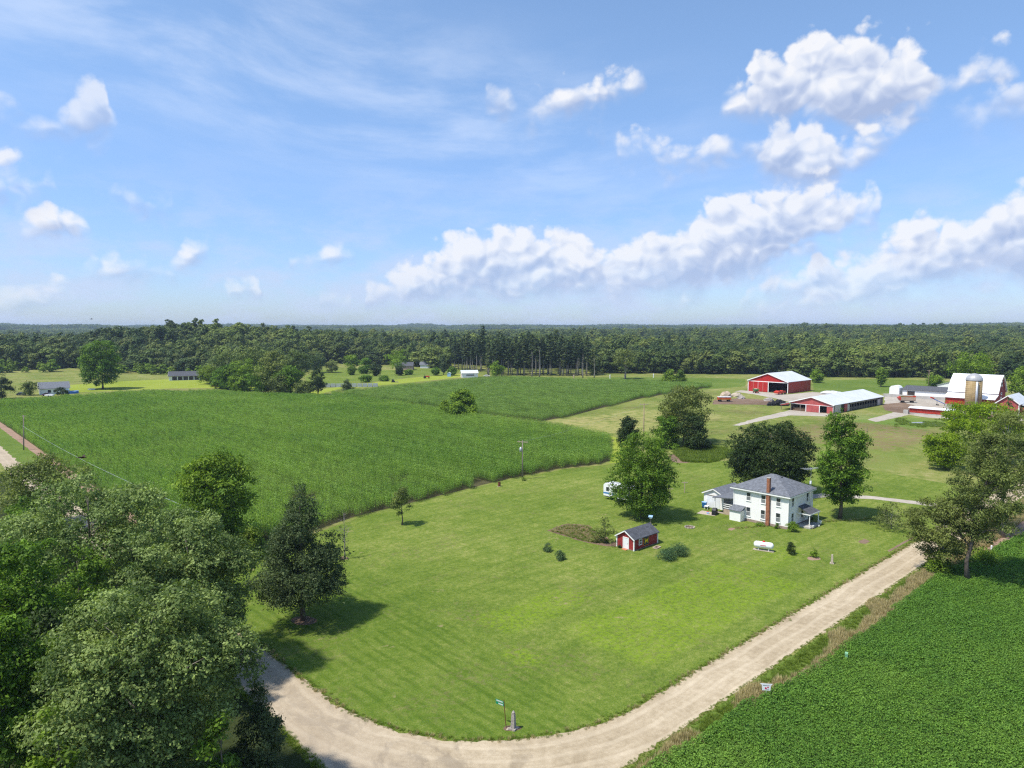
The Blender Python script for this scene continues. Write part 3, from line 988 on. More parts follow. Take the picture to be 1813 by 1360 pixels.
def corn_tile(seed, length, rows, mat, nleaf=8, nseg=3, gap=0.21, bias=0.0):
    rng = np.random.default_rng(seed)
    parts = []
    B, L, LE, WD, SPR, DR, TI = [], [], [], [], [], [], []
    for r in range(rows):
        yy = -0.76 * (rows - 1) / 2 + 0.76 * r
        nx = int(length / gap)
        for i in range(nx):
            px, py = -length / 2 + gap * (i + 0.5) + rng.normal(0, 0.03), yy + rng.normal(0, 0.04)
            h = rng.uniform(2.0, 2.45)
            plane = rng.uniform(0, math.pi)
            pt = rng.uniform(0, 1)
            for k in range(nleaf):
                B.append((px, py, h * (0.24 + 0.70 * k / (nleaf - 1))))
                L.append(plane + math.pi * (k % 2) + rng.normal(0, 0.35))
                ln = rng.uniform(0.50, 0.78) * (1.0 if k < nleaf - 2 else 0.72)
                LE.append(ln)
                WD.append(rng.uniform(0.09, 0.15))
                SPR.append(rng.uniform(0.45, 0.72) if k < nleaf - 2 else rng.uniform(0.3, 0.55))
                DR.append(rng.uniform(0.45, 0.95) if k < nleaf - 2 else rng.uniform(0.2, 0.6))
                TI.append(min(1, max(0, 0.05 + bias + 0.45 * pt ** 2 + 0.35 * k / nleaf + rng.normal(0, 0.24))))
            # stalk and tassel
            B.append((px, py, 0.0)); L.append(plane); LE.append(h); WD.append(0.035); SPR.append(0.02); DR.append(0.0); TI.append(0.35)
            if rng.random() < 0.5:
                for q in range(2):
                    B.append((px, py, h * 0.97)); L.append(rng.uniform(0, 6.28)); LE.append(0.30); WD.append(0.03); SPR.append(0.35); DR.append(0.0); TI.append(1.0)
    V, Fq, T = blades(rng, np.array(B), np.array(L), np.array(LE), np.array(WD), nseg, np.array(DR), np.array(TI), np.array(SPR))
    return proto('corn_tile', np_mesh('corn_tile', V, Fq, mat, T))


def soy_tile(seed, mat, n=150, rad=0.40, h=0.72):
    rng = np.random.default_rng(seed)
    a, rr = rng.uniform(0, 6.28, n), rad * np.sqrt(rng.random(n))
    top = h * (1 - 0.45 * (rr / rad) ** 2)
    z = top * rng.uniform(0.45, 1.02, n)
    c = np.column_stack([rr * np.cos(a), rr * np.sin(a), z])
    return proto('soy_tile', leaf_mesh('soy_tile', rng, c, np.column_stack([np.cos(a) * 0.3, np.sin(a) * 0.3, np.ones(n)]), 0.115, mat, np.clip(rng.normal(0.45, 0.25, n) + (z / h - 0.7) * 0.4, 0, 1), jitter=0.55, aspect=0.72))


def leaf_mesh(name, rng, cen, nrm, size, mat, tint, jitter=0.6, aspect=0.58, svar=0.5):
    n = len(cen)
    nv = nrm / np.maximum(np.linalg.norm(nrm, axis=1, keepdims=True), 1e-6) + rng.normal(0, jitter, (n, 3))
    nv /= np.maximum(np.linalg.norm(nv, axis=1, keepdims=True), 1e-6)
    t = rng.normal(0, 1, (n, 3))
    t -= nv * (t * nv).sum(1, keepdims=True)
    t /= np.maximum(np.linalg.norm(t, axis=1, keepdims=True), 1e-6)
    b = np.cross(nv, t)
    L = size * rng.uniform(1 - svar, 1 + svar, (n, 1))
    W = L * aspect
    V = np.stack([cen - t * L / 2, cen + b * W / 2 + t * L * 0.06 + nv * L * 0.06, cen + t * L / 2, cen - b * W / 2 + t * L * 0.06 + nv * L * 0.06], axis=1).reshape(-1, 3)
    Fq = np.arange(4 * n).reshape(n, 4)
    return np_mesh(name, V, Fq, mat, np.repeat(tint, 4))


def weed_tile(seed, mat, n, h, rad, lean, heads=0, mat2=None):
    rng = np.random.default_rng(seed)
    a, rr = rng.uniform(0, 6.28, n), rad * np.sqrt(rng.random(n))
    B = np.column_stack([rr * np.cos(a), rr * np.sin(a), np.zeros(n)])
    V, Fq, T = blades(rng, B, a + rng.normal(0, 0.8, n), h * rng.uniform(0.6, 1.15, n), rng.uniform(0.025, 0.05, n), 2, rng.uniform(0.05, 0.4, n), np.clip(rng.normal(0.5, 0.28, n), 0, 1), np.clip(rng.normal(lean, 0.15, n), 0.02, 0.9))
    return proto('weed_tile', np_mesh('weed_tile', V, Fq, mat, T))


RNG = np.random.default_rng(11)
# corn
CORN1 = [(34.6, 107.3), (53, 107.2), (64, 110.8), (75, 112.0), (87, 113.4), (100.7, 115.0), (109, 115.6), (123, 115.5), (134, 112.6), (139, 113.5), (166, 136), (170.8, 170), (170.0, 202), (172, 272), (173, 322),
         G(592, 699, 2.2), G(480, 696, 2.2), G(380, 690, 2.2), G(250, 691, 2.2), G(150, 697, 2.2), G(0, 707, 2.2), (34.6, 445)]
CORN2 = [(178.2, 325), (178.4, 184), (181, 179.5)] + px_poly([(1000, 739), (1040, 729), (1130, 706.5), (1180, 697.5), (1250, 687)]) + px_poly([(1260, 677), (1150, 672), (1040, 671), (960, 667.5), (880, 666), (840, 667.5), (740, 677.5), (640, 688), (602, 692)], 2.2)


def corn_points(poly, rows, length, jit=0.05):
    xs = [p[0] for p in poly]
    ys = [p[1] for p in poly]
    gx = np.arange(min(xs), max(xs), 0.76 * rows)
    gy = np.arange(min(ys), max(ys), length)
    X, Y = np.meshgrid(gx, gy, indexing='ij')
    Y = Y + (np.arange(len(gx)) % 7)[:, None] * length / 7.0
    X, Y = X.ravel(), Y.ravel()
    wig = 0.25 * np.sin(Y * 0.05 + X * 0.01)
    k = in_poly(X, Y, poly)
    X, Y = (X + wig)[k], Y[k]
    px, py, zc = to_px(X, Y, np.full(len(X), 1.0))
    k = (px > -260) & (px < 2080) & (zc > 5)
    return X[k], Y[k]


def field_noise(x, y, s, seed):
    return np.array([mnoise.noise((a * s, b * s, seed)) for a, b in zip(x, y)])


tiles = [corn_tile(100 + k, 2.52, 1, M['leaf_corn'], bias=(-0.10, -0.02, 0.05, 0.12, 0.20)[k]) for k in range(5)]
tiles2 = [corn_tile(200 + k, 4.2, 2, M['leaf_corn_far'], nleaf=7, nseg=2, gap=0.23, bias=(-0.10, -0.02, 0.05, 0.12, 0.20)[k]) for k in range(5)]
x, y = corn_points(CORN1, 1, 2.45)
near = fwd(x, y) < 300
n = len(x)
hgt = 1.0 + 0.16 * field_noise(x, y, 0.035, 1.7) + 0.10 * field_noise(x, y, 0.16, 4.2) + RNG.normal(0, 0.035, n)
rowr = np.random.default_rng(5).normal(0, 1, 4000)
hgt = hgt + 0.055 * rowr[np.round(x / 0.76).astype(int) % 4000] + 0.05 * rowr[(np.round(x / 4.56).astype(int) + 900) % 4000]
gapm = (field_noise(x, y, 0.09, 8.8) > -0.60) & (np.round(x / 0.76).astype(int) % 31 != 7)
x, y, hgt = x[gapm], y[gapm], hgt[gapm]
n = len(x)
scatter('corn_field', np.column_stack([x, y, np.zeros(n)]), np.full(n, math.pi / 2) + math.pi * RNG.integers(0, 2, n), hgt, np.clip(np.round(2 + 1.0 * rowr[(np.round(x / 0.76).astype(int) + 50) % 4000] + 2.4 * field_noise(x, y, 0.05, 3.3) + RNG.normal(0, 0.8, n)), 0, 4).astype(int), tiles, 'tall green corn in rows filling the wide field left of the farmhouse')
sheet('corn_soil', CORN1, 0.011, M['soil'], 'brown soil between the corn rows', 0.2, 3)
x, y = corn_points(CORN2, 2, 4.1)
n = len(x)
hgt = 1.0 + 0.18 * field_noise(x, y, 0.03, 2.7) + 0.10 * field_noise(x, y, 0.12, 5.2) + RNG.normal(0, 0.04, n)
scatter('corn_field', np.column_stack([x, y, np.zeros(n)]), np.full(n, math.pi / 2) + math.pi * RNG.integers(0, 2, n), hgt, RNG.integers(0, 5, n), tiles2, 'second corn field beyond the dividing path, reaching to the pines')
sheet('corn_soil', CORN2, 0.011, M['soil'], 'brown soil under the second corn field', 0.2, 3)
# soybeans, lower right
SOY = [(44, 30.6), (56, 30.2), (64, 29.2), (85, 28.8), (103, 29.4), (114, 28.2), (126, 26.8), (140, 25.8), (170, 24.5), (230, 24), (230, -80), (20, -80), (20, 31.0)]
gx, gy = np.meshgrid(np.arange(20, 230, 0.42), np.arange(-80, 31.5, 0.50), indexing='ij')
gx, gy = gx.ravel() + RNG.normal(0, 0.10, gx.size), gy.ravel() + RNG.normal(0, 0.07, gx.size)
k = in_poly(gx, gy, SOY)
gx, gy = gx[k], gy[k]
px, py, zc = to_px(gx, gy, np.full(len(gx), 0.5))
k = (px > 900) & (px < 2000) & (py < 1460) & (zc > 8)
gx, gy = gx[k], gy[k]
far = fwd(gx, gy)
k = (far < 95) | (RNG.random(len(gx)) < 0.62)
gx, gy, far = gx[k], gy[k], far[k]
n = len(gx)
stiles = [soy_tile(300 + q, M['leaf_soy']) for q in range(5)]
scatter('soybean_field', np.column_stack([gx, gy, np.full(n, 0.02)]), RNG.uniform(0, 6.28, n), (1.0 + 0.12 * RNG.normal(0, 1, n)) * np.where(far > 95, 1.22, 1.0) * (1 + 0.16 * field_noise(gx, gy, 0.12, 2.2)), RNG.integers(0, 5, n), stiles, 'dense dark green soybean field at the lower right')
sheet('bean_soil', SOY, 0.012, M['soil'], 'dark soil under the soybeans', 0.3, 1.5)
# roadside weeds
wt_ = [weed_tile(400 + q, M['leaf_weed'], 46, 0.42, 0.30, 0.35) for q in range(3)] + [weed_tile(410 + q, M['straw'], 50, 0.72, 0.26, 0.22) for q in range(3)]
pts, sc, pk = [], [], []
for i in range(14000):
    u = RNG.uniform(36, 175)
    v = 32.35 - 4.2 * RNG.random() ** 1.3
    lim = np.interp(u, [36, 56, 64, 85, 103, 114, 126, 140, 175], [30.4, 30.0, 29.2, 28.9, 29.6, 28.6, 27.2, 26.0, 25.0])
    if v < lim - 0.4:
        continue
    tan = mnoise.noise((u * 0.16, v * 0.35, 3.0)) + (31.2 - v) * 0.32 > 0.04
    if RNG.random() > (0.62 if not tan else 0.5 + 0.5 * mnoise.noise((u * 0.3, v * 0.6, 9.0))):
        continue
    pts.append((u, v, 0.0))
    sc.append((RNG.uniform(0.7, 1.2) if tan else RNG.uniform(0.45, 0.9)) * (0.45 if v > 31.6 else 1.0))
    pk.append(int(RNG.integers(3, 6)) if tan else int(RNG.integers(0, 3)))
scatter('roadside_weeds', np.array(pts), RNG.uniform(0, 6.28, len(pts)), np.array(sc), np.array(pk), wt_, 'tall tan and green weeds along the gravel road verge')
# short grass fringe along the road edges and the lawn corner
pts, sc, pk = [], [], []
edge = [(29.5, 104), (29.5, 80)] + INNER + [(80, 36.9), (110, 36.8), (148, 36.8)]
edge = resample(edge[:1] + edge[1:], 0.16)
for (u, v) in edge:
    if v > 36 and u > 29 and not (u > 31 and v > 60 and u < 147):
        for q in range(2):
            pts.append((u + RNG.normal(0.12, 0.2), v + RNG.normal(0.12, 0.2), 0.0))
            sc.append(RNG.uniform(0.25, 0.62))
            pk.append(int(RNG.integers(0, 3)) if RNG.random() < 0.8 else 3)
for i in range(1500):
    pts.append((24.1 + RNG.normal(0, 0.25), RNG.uniform(40, 110), 0.0)); sc.append(RNG.uniform(0.3, 0.7)); pk.append(int(RNG.integers(0, 3)))
for i in range(1300):
    b = G(RNG.uniform(970, 1080), RNG.uniform(930, 962))
    if in_poly(np.array([b[0]]), np.array([b[1]]), px_poly([(972, 940), (1004, 929), (1040, 932), (1062, 946), (1085, 962), (1060, 964), (1030, 957)]))[0]:
        pts.append((*b, 0.0)); sc.append(RNG.uniform(0.4, 0.9)); pk.append(int(RNG.integers(0, 4)))
GARDEN = px_poly([(1190, 800), (1215, 792), (1260, 790), (1300, 800), (1296, 808), (1255, 820), (1210, 818)])
for i in range(2500):
    b = G(RNG.uniform(1185, 1305), RNG.uniform(788, 822))
    if in_poly(np.array([b[0]]), np.array([b[1]]), GARDEN)[0]:
        pts.append((*b, 0.0)); sc.append(RNG.uniform(1.0, 2.8)); pk.append(int(RNG.integers(0, 3)))
for i in range(900):
    b = G(RNG.uniform(1585, 1715), RNG.uniform(741, 757))
    if mnoise.noise((b[0] * 0.12, b[1] * 0.12, 2.0)) < -0.05:
        continue
    pts.append((*b, 0.0)); sc.append(RNG.uniform(0.8, 1.8)); pk.append(int(RNG.integers(0, 3)))
scatter('grass_tufts', np.array(pts), RNG.uniform(0, 6.28, len(pts)), np.array(sc), np.array(pk), wt_, 'ragged grass tufts at the lawn edge and in the weedy beds')

# ------------------------------------------------------------------ trees
def env(kind, t):
    t = np.asarray(t, float)
    if kind == 'round':
        return np.sqrt(np.clip(1 - (2 * t - 1) ** 2, 0, 1)) ** 0.8
    if kind == 'dome':                      # wide low skirt, rounded top
        return np.clip(1.25 * t, 0, 1) ** 0.35 * np.sqrt(np.clip(1 - t ** 2.1, 0, 1))
    if kind == 'oval':
        return np.clip(np.sin(math.pi * np.clip(t, 0, 1) ** 0.85), 0, 1) ** 0.62
    if kind == 'cone':                      # pyramidal with a pointed top
        return np.clip(t * 5.0 + 0.35, 0, 1) * np.clip(1 - t, 0, 1) ** 0.85 * 1.0 + 0.04
    if kind == 'column':
        return np.clip(t * 4 + 0.3, 0, 1) * np.clip((1 - t) * 2.2, 0, 1) ** 0.6
    if kind == 'vase':
        return 0.35 + 0.65 * np.sin(math.pi * np.clip(t * 0.85 + 0.12, 0, 1)) ** 0.8 * np.clip((1.02 - t) * 4, 0, 1) ** 0.5
    if kind == 'shrub':
        return np.sqrt(np.clip(1 - t ** 2, 0, 1))
    if kind == 'pine':
        return np.clip(t * 3 + 0.45, 0, 1) * np.clip(1.06 - t, 0, 1) ** 0.55
    return np.ones_like(t)


def clumps(rng, kind, zb, zt, R, n, cr=0.25, lop=0.16, inner=0.28):
    """clump centres and radii inside an uneven envelope"""
    t = rng.random(n * 4)
    keep = rng.random(n * 4) < env(kind, t) ** 1.3 + 0.05
    t = t[keep][:n]
    n = len(t)
    phi = rng.uniform(0, 2 * math.pi, n)
    p0, p1 = rng.uniform(0, 6.28, 2)
    wob = 1 + lop * (np.sin(2 * phi + p0 + 3 * t) + 0.7 * np.sin(3 * phi + p1 - 5 * t))
    rr = env(kind, t) * R * wob
    q = inner + (1 - inner) * np.sqrt(rng.random(n))
    size = R * cr * rng.uniform(0.65, 1.35, n) * (0.55 + 0.45 * env(kind, t))
    rad = np.maximum(rr * q - size * 0.55, 0)
    cz = zb + (zt - zb) * t
    cz = np.minimum(cz, zt - size * 0.45)
    c = np.column_stack([rad * np.cos(phi), rad * np.sin(phi), cz])
    if n > 6:       # fit the outline to the wanted width and height
        k = R / np.percentile(np.hypot(c[:, 0], c[:, 1]) + size * 0.8, 96)
        c[:, :2] *= k
        size = size * min(1.15, max(0.8, k))
        tp = (c[:, 2] + size * 0.62).max()
        c[:, 2] = zb + (c[:, 2] - zb) * (zt - zb) / max(tp - zb, 0.1)
    return c, size


def crown_mesh(name, rng, c, size, nleaf, lsize, mat, squash=0.72, jitter=0.55, aspect=0.58, droop=0.0, up=0.55, shell=0.5, tuft=0):
    total = nleaf
    if tuft:
        nleaf = max(8, nleaf // tuft)
    wgt = size ** 2
    idx = rng.choice(len(c), nleaf, p=wgt / wgt.sum())
    d = rng.normal(0, 1, (nleaf, 3))
    d /= np.linalg.norm(d, axis=1, keepdims=True)
    flip = (d[:, 2] < 0) & (rng.random(nleaf) < 0.6)
    d[flip, 2] *= -1
    rr = shell + (1 - shell) * np.sqrt(rng.random(nleaf))
    # uneven clump surface
    lump = 1 + 0.22 * np.sin(5 * d[:, 0] + idx) * np.cos(4 * d[:, 1] + 2 * idx) + 0.16 * np.sin(9 * d[:, 2] + 7 * d[:, 0] + idx * 1.7)
    off = d * (size[idx] * rr * lump)[:, None]
    off[:, 2] *= squash
    off[:, 2] -= droop * (off[:, 0] ** 2 + off[:, 1] ** 2) / np.maximum(size[idx], 0.1)
    p = c[idx] + off
    ct = rng.normal(0.45, 0.22, len(c))
    tint = np.clip(ct[idx] + rng.normal(0, 0.2, nleaf), 0, 1)
    nrm = d * 0.8 + np.array([0, 0, up])
    if tuft:        # leaves gathered in sprays at the twig ends
        k = np.repeat(np.arange(nleaf), tuft)
        o = rng.normal(0, 1, (len(k), 3))
        o[:, 2] *= 0.7
        tr = lsize * rng.uniform(0.6, 1.5, nleaf)
        p = p[k] + o * tr[k][:, None] * 0.8
        nrm = nrm[k] / np.linalg.norm(nrm[k], axis=1, keepdims=True) + o * 0.45
        tint = np.clip(tint[k] + rng.normal(0, 0.16, len(k)), 0, 1)
    return leaf_mesh(name, rng, p, nrm, lsize, mat, tint, jitter, aspect)


def trunk_mesh(name, rng, h, r, c, size, mat, nlimb=12, lean=(0.0, 0.0), fork=None, zsplit=0.25, n=7, twigs=0):
    mb = MB()
    top = h * 0.86
    line = []
    m = 6
    for i in range(m + 1):
        s = i / m
        line.append(Vector((lean[0] * s * s + rng.normal(0, 0.012 * h) * (0 < i < m) * 0.5, lean[1] * s * s + rng.normal(0, 0.012 * h) * (0 < i < m) * 0.5, top * s)))
    mb.tube(line, [r * 1.35] + [r * (1 - 0.86 * (i / m)) for i in range(1, m + 1)], n)
    if len(c):
        order = rng.permutation(len(c))[:nlimb]
        for k in order:
            e = Vector(c[k])
            zs = max(h * zsplit, min(top * 0.92, e.z - 0.55 * math.hypot(e.x, e.y)))
            s = zs / top
            i = min(m - 1, int(s * m))
            st = line[i].lerp(line[i + 1], s * m - i)
            mid = st.lerp(e, 0.5) + Vector((rng.normal(0, 0.05), rng.normal(0, 0.05), 0.06)) * (e - st).length
            r0 = max(0.02, r * 0.42 * (1 - s * 0.6))
            mb.tube([st, mid, e], [r0, r0 * 0.6, max(0.012, r0 * 0.18)], 5, caps=False)
            for q in range(twigs):
                d = Vector(rng.normal(0, 1, 3)).normalized()
                d.z = abs(d.z) * 0.7
                o = mid.lerp(e, rng.uniform(0.1, 1.0))
                ln = (e - st).length * rng.uniform(0.25, 0.5)
                mb.tube([o, o + d * ln * 0.5, o + d * ln + Vector((0, 0, 0.1 * ln))], [r0 * 0.28, r0 * 0.16, 0.006], 3, caps=False)
    if fork:
        for f in fork:
            mb.tube(f[0], f[1], n)
    return mb.mesh(name, mat, smooth=True)


def spot(px, by=None, d=None):
    if by is not None:
        x, y = G(px, by)
        return x, y, fwd(x, y)
    x, y, _ = at_depth(px, 680, d)
    return x, y, d


def tree(name, label, cat, px, ytop, wpx, by=None, d=None, kind='round', low=0.2, nleaf=12000, nclump=70, lsize=0.3, leaf='leaf_maple', bark='bark', seed=1, cr=0.25, lop=0.16,
         group=None, trunk_r=None, lean=(0, 0), nlimb=14, squash=0.72, jitter=0.42, aspect=0.58, droop=0.0, up=0.55, inner=0.28, fork=None, twigs=0, crown_part='crown', shell=0.5, z0=None, shift=(0, 0), tuft=9):
    rng = np.random.default_rng(seed)
    x, y, dep = spot(px, by, d)
    h = at_depth(px, ytop, dep)[2]
    zc = dep * CP - (h * 0.5 - H) * SP
    R = 1.03 * wpx * zc / F / 2
    root = empty(name, (x, y, 0.0))
    tag(root, label, cat, group)
    zb = h * low if z0 is None else z0
    c, s = clumps(rng, kind, zb, h, R, nclump, cr, lop, inner)
    if len(c):
        c[:, 0] += shift[0]
        c[:, 1] += shift[1]
        # follow a leaning trunk
        fz = np.clip(c[:, 2] / h, 0, 1) ** 2
        c[:, 0] += lean[0] * fz
        c[:, 1] += lean[1] * fz
    mesh_obj('trunk', trunk_mesh('trunk', rng, h, trunk_r or h * 0.017, c, s, M[bark], nlimb, lean, fork, twigs=twigs, zsplit=max(0.12, low * 0.8)), root)
    if nleaf:
        mesh_obj(crown_part, crown_mesh('crown', rng, c, s, nleaf, lsize, M[leaf], squash, jitter, aspect, droop, up, shell, tuft), root)
    return root


def shrub(name, label, px, by, wpx, hpx, leaf, nleaf=1500, lsize=0.16, seed=1, cat='shrub', nclump=16, group=None, kind='shrub', jitter=0.6, aspect=0.58, part='foliage'):
    rng = np.random.default_rng(seed)
    x, y = G(px, by)
    dep = fwd(x, y)
    zc = dep * CP + H * SP
    R = wpx * zc / F / 2
    h = at_depth(px, by - hpx, dep)[2]
    root = empty(name, (x, y, 0))
    tag(root, label, cat, group)
    c, s = clumps(rng, kind, 0.08 * h, h, R, nclump, 0.42, 0.12, 0.2)
    mesh_obj('stem', trunk_mesh('stem', rng, h, h * 0.022, c, s, M['bark'], 9, zsplit=0.05, n=5), root)
    mesh_obj(part, crown_mesh(part, rng, c, s, nleaf, lsize, M[leaf], 0.85, jitter, aspect), root)
    return root


# --- foreground woods on the left
W = 'trees crowding the left road'
tree('oak_tree', 'huge pale-leaved tree filling the lower left corner beside the gravel road', 'tree', 222, 1042, 350, d=46, kind='round', low=0.12, nleaf=112000, nclump=120, lsize=0.205, leaf='leaf_oak', seed=21, cr=0.25, lop=0.15, group=W, nlimb=40, inner=0.5, shell=0.72, twigs=1, bark='bark_pale')
tree('oak_tree', 'broad pale tree rising behind the huge corner tree', 'tree', 318, 912, 246, d=66, kind='round', low=0.12, nleaf=64000, nclump=90, lsize=0.235, shell=0.72, leaf='leaf_oak', seed=22, cr=0.22, group=W, nlimb=26, inner=0.4)
tree('oak_tree', 'wide pale tree left of the bright green one, nearest the corn', 'tree', 146, 846, 275, d=80, kind='round', low=0.08, nleaf=58000, nclump=90, lsize=0.27, shell=0.72, leaf='leaf_oak', seed=23, cr=0.22, group=W, nlimb=24, inner=0.4)
tree('walnut_tree', 'bright green upright tree standing at the edge of the corn', 'tree', 372, 800, 140, d=104, kind='oval', low=0.1, nleaf=24000, nclump=90, lsize=0.36, leaf='leaf_fresh', seed=24, cr=0.26, group=W)
tree('oak_tree', 'dark tree at the left frame edge below the wide pale one', 'tree', 20, 960, 190, d=60, kind='round', low=0.1, nleaf=32000, nclump=100, lsize=0.28, leaf='leaf_maple', seed=25, group=W, inner=0.4)
tree('oak_tree', 'shaded tree cut by the left frame edge beside the huge corner tree', 'tree', -30, 1090, 200, d=46, kind='round', low=0.1, nleaf=32000, nclump=100, lsize=0.26, leaf='leaf_maple', seed=26, group=W, inner=0.4)
tree('red_cedar', 'dark dense evergreen between the huge corner tree and the gravel road', 'tree', 440, 1205, 106, d=50, kind='cone', low=0.04, nleaf=26000, nclump=80, lsize=0.20, leaf='leaf_cedar', seed=27, cr=0.3, group=W, aspect=0.4)
tree('locust_tree', 'yellowish loose tree at the far left under the telephone pole', 'tree', 60, 806, 160, d=118, kind='dome', low=0.08, nleaf=17000, nclump=70, lsize=0.34, leaf='leaf_grey', seed=28, group=W)
tree('mulberry_tree', 'low grey-green tree between the two pale ones', 'tree', 235, 862, 130, d=92, kind='dome', low=0.06, nleaf=16000, nclump=60, lsize=0.34, leaf='leaf_grey', seed=29, group=W)
for k, (px, yt, wp, d_, lf, lab) in enumerate((
        (70, 1250, 170, 40, 'leaf_fresh', 'yellow-green bush at the foot of the corner tree'),
        (160, 1050, 150, 62, 'leaf_fresh', 'fresh green bush in the gap behind the corner tree'),
        (60, 1085, 150, 54, 'leaf_dark', 'dark bush in the shadowed gap by the left edge'),
        (370, 1270, 120, 44, 'leaf_maple', 'dark green bush between the huge corner tree and the evergreen'),
        (330, 900, 110, 96, 'leaf_maple', 'green bush under the bright upright tree'),
        (435, 935, 60, 102, 'leaf_weed', 'small pale bush beside the reddish soil by the corn'),
        (120, 965, 150, 70, 'leaf_maple', 'green bush below the wide pale tree'),
        (30, 880, 120, 92, 'leaf_maple', 'round bush at the left edge below the loose tree'),
        (350, 1085, 90, 60, 'leaf_oak', 'pale bush overhanging the left road'))):
    tree('bush', lab, 'bush', px, yt, wp, d=d_, kind='shrub', low=0.02, nleaf=10000, nclump=40, lsize=0.27, leaf=lf, seed=40 + k, cr=0.3, group='bushes under the roadside trees', nlimb=8)
# --- yard trees
tree('linden_tree', 'dark pyramidal tree with drooping skirt on the lawn by the left road', 'tree', 537, 856, 176, by=1098, kind='cone', low=0.17, nleaf=52000, nclump=190, lsize=0.24, leaf='leaf_cedar', seed=51, cr=0.20, lop=0.14, trunk_r=0.26, droop=0.35, aspect=0.45, inner=0.35, jitter=0.75)
tree('dead_tree', 'small leafless tree on the lawn right of the pyramidal one', 'tree', 611, 905, 46, by=990, kind='oval', low=0.3, nleaf=90, nclump=22, lsize=0.2, leaf='leaf_grey', bark='bark_pale', seed=52, nlimb=20, twigs=7, trunk_r=0.12)
tree('pear_tree', 'small olive-leaved tree standing alone at the lawn edge', 'tree', 712, 862, 40, by=930, kind='oval', low=0.24, nleaf=4200, nclump=32, lsize=0.22, leaf='leaf_grey', seed=53, cr=0.3, trunk_r=0.12)
tree('maple_tree', 'full green maple with branches to the ground in front of the camper', 'tree', 1136, 764, 126, by=917, kind='dome', low=0.07, nleaf=46000, nclump=220, lsize=0.28, leaf='leaf_maple', seed=54, cr=0.19, lop=0.10, droop=0.35, inner=0.35, aspect=0.5)
tree('maple_tree', 'dark round maple right behind the farmhouse', 'tree', 1368, 750, 146, d=143, kind='round', low=0.02, nleaf=64000, nclump=120, lsize=0.30, leaf='leaf_dark', seed=55, cr=0.24, lop=0.05, inner=0.6, squash=0.85, shell=0.7)
tree('poplar_tree', 'tall bright-leaved tree right beside the farmhouse', 'tree', 1487, 722, 102, by=918, kind='oval', low=0.10, nleaf=34000, nclump=120, lsize=0.32, leaf='leaf_maple', seed=156, cr=0.24, lop=0.18, trunk_r=0.30)
tree('lilac_bush', 'half bare shrub on the lawn between farmhouse and road', 'shrub', 1578, 890, 78, by=936, kind='shrub', low=0.1, nleaf=1500, nclump=34, lsize=0.26, leaf='leaf_grey', bark='bark_pale', seed=57, nlimb=24, twigs=5, trunk_r=0.07)
# --- right roadside
tree('elm_tree', 'loose open elm leaning over the road on the right', 'tree', 1712, 765, 146, by=1031, kind='vase', low=0.30, nleaf=34000, nclump=150, lsize=0.27, leaf='leaf_grey', bark='bark', seed=61, cr=0.19, lop=0.22, lean=(1.5, -2.0), nlimb=40, trunk_r=0.29, inner=0.1, aspect=0.45, shift=(0.5, -0.6))
tree('elm_tree', 'low spreading elm limb tree left of the leaning elm', 'tree', 1668, 880, 120, by=1018, kind='dome', low=0.10, nleaf=26000, nclump=80, lsize=0.26, leaf='leaf_grey', bark='bark_pale', seed=62, cr=0.22, lop=0.2, nlimb=20, inner=0.2, aspect=0.45)
tree('elm_tree', 'second loose elm cut by the right frame edge', 'tree', 1790, 720, 150, d=112, kind='vase', low=0.32, nleaf=20000, nclump=90, lsize=0.3, leaf='leaf_grey', bark='bark_pale', seed=63, cr=0.2, lop=0.2, nlimb=26, inner=0.15, aspect=0.45)
tree('catalpa_tree', 'bright lime green tree left of the elms below the barns', 'tree', 1742, 714, 134, d=176, kind='round', low=0.10, nleaf=26000, nclump=100, lsize=0.42, leaf='leaf_lime', seed=64, cr=0.22, inner=0.4)
tree('catalpa_tree', 'smaller lime green tree in front of its taller neighbour', 'tree', 1678, 768, 84, d=168, kind='dome', low=0.06, nleaf=12000, nclump=60, lsize=0.40, leaf='leaf_lime', seed=65, cr=0.25, inner=0.4)
tree('spruce_tree', 'small dark spruce tip in front of the red gabled barn', 'tree', 1790, 706, 22, d=205, kind='cone', low=0.05, nleaf=2600, nclump=40, lsize=0.4, leaf='leaf_cedar', seed=66)
for k, (px, by, wp, hp, lf, nl, ls, lab) in enumerate((
        (1660, 1018, 50, 46, 'leaf_fresh', 3500, 0.22, 'leafy sapling at the foot of the leaning elm'),
        (1740, 1000, 70, 30, 'leaf_fresh', 2500, 0.22, 'green brush on the verge right of the elm trunk'))):
    shrub('sapling', lab, px, by, wp, hp, lf, nl, ls, 70 + k)
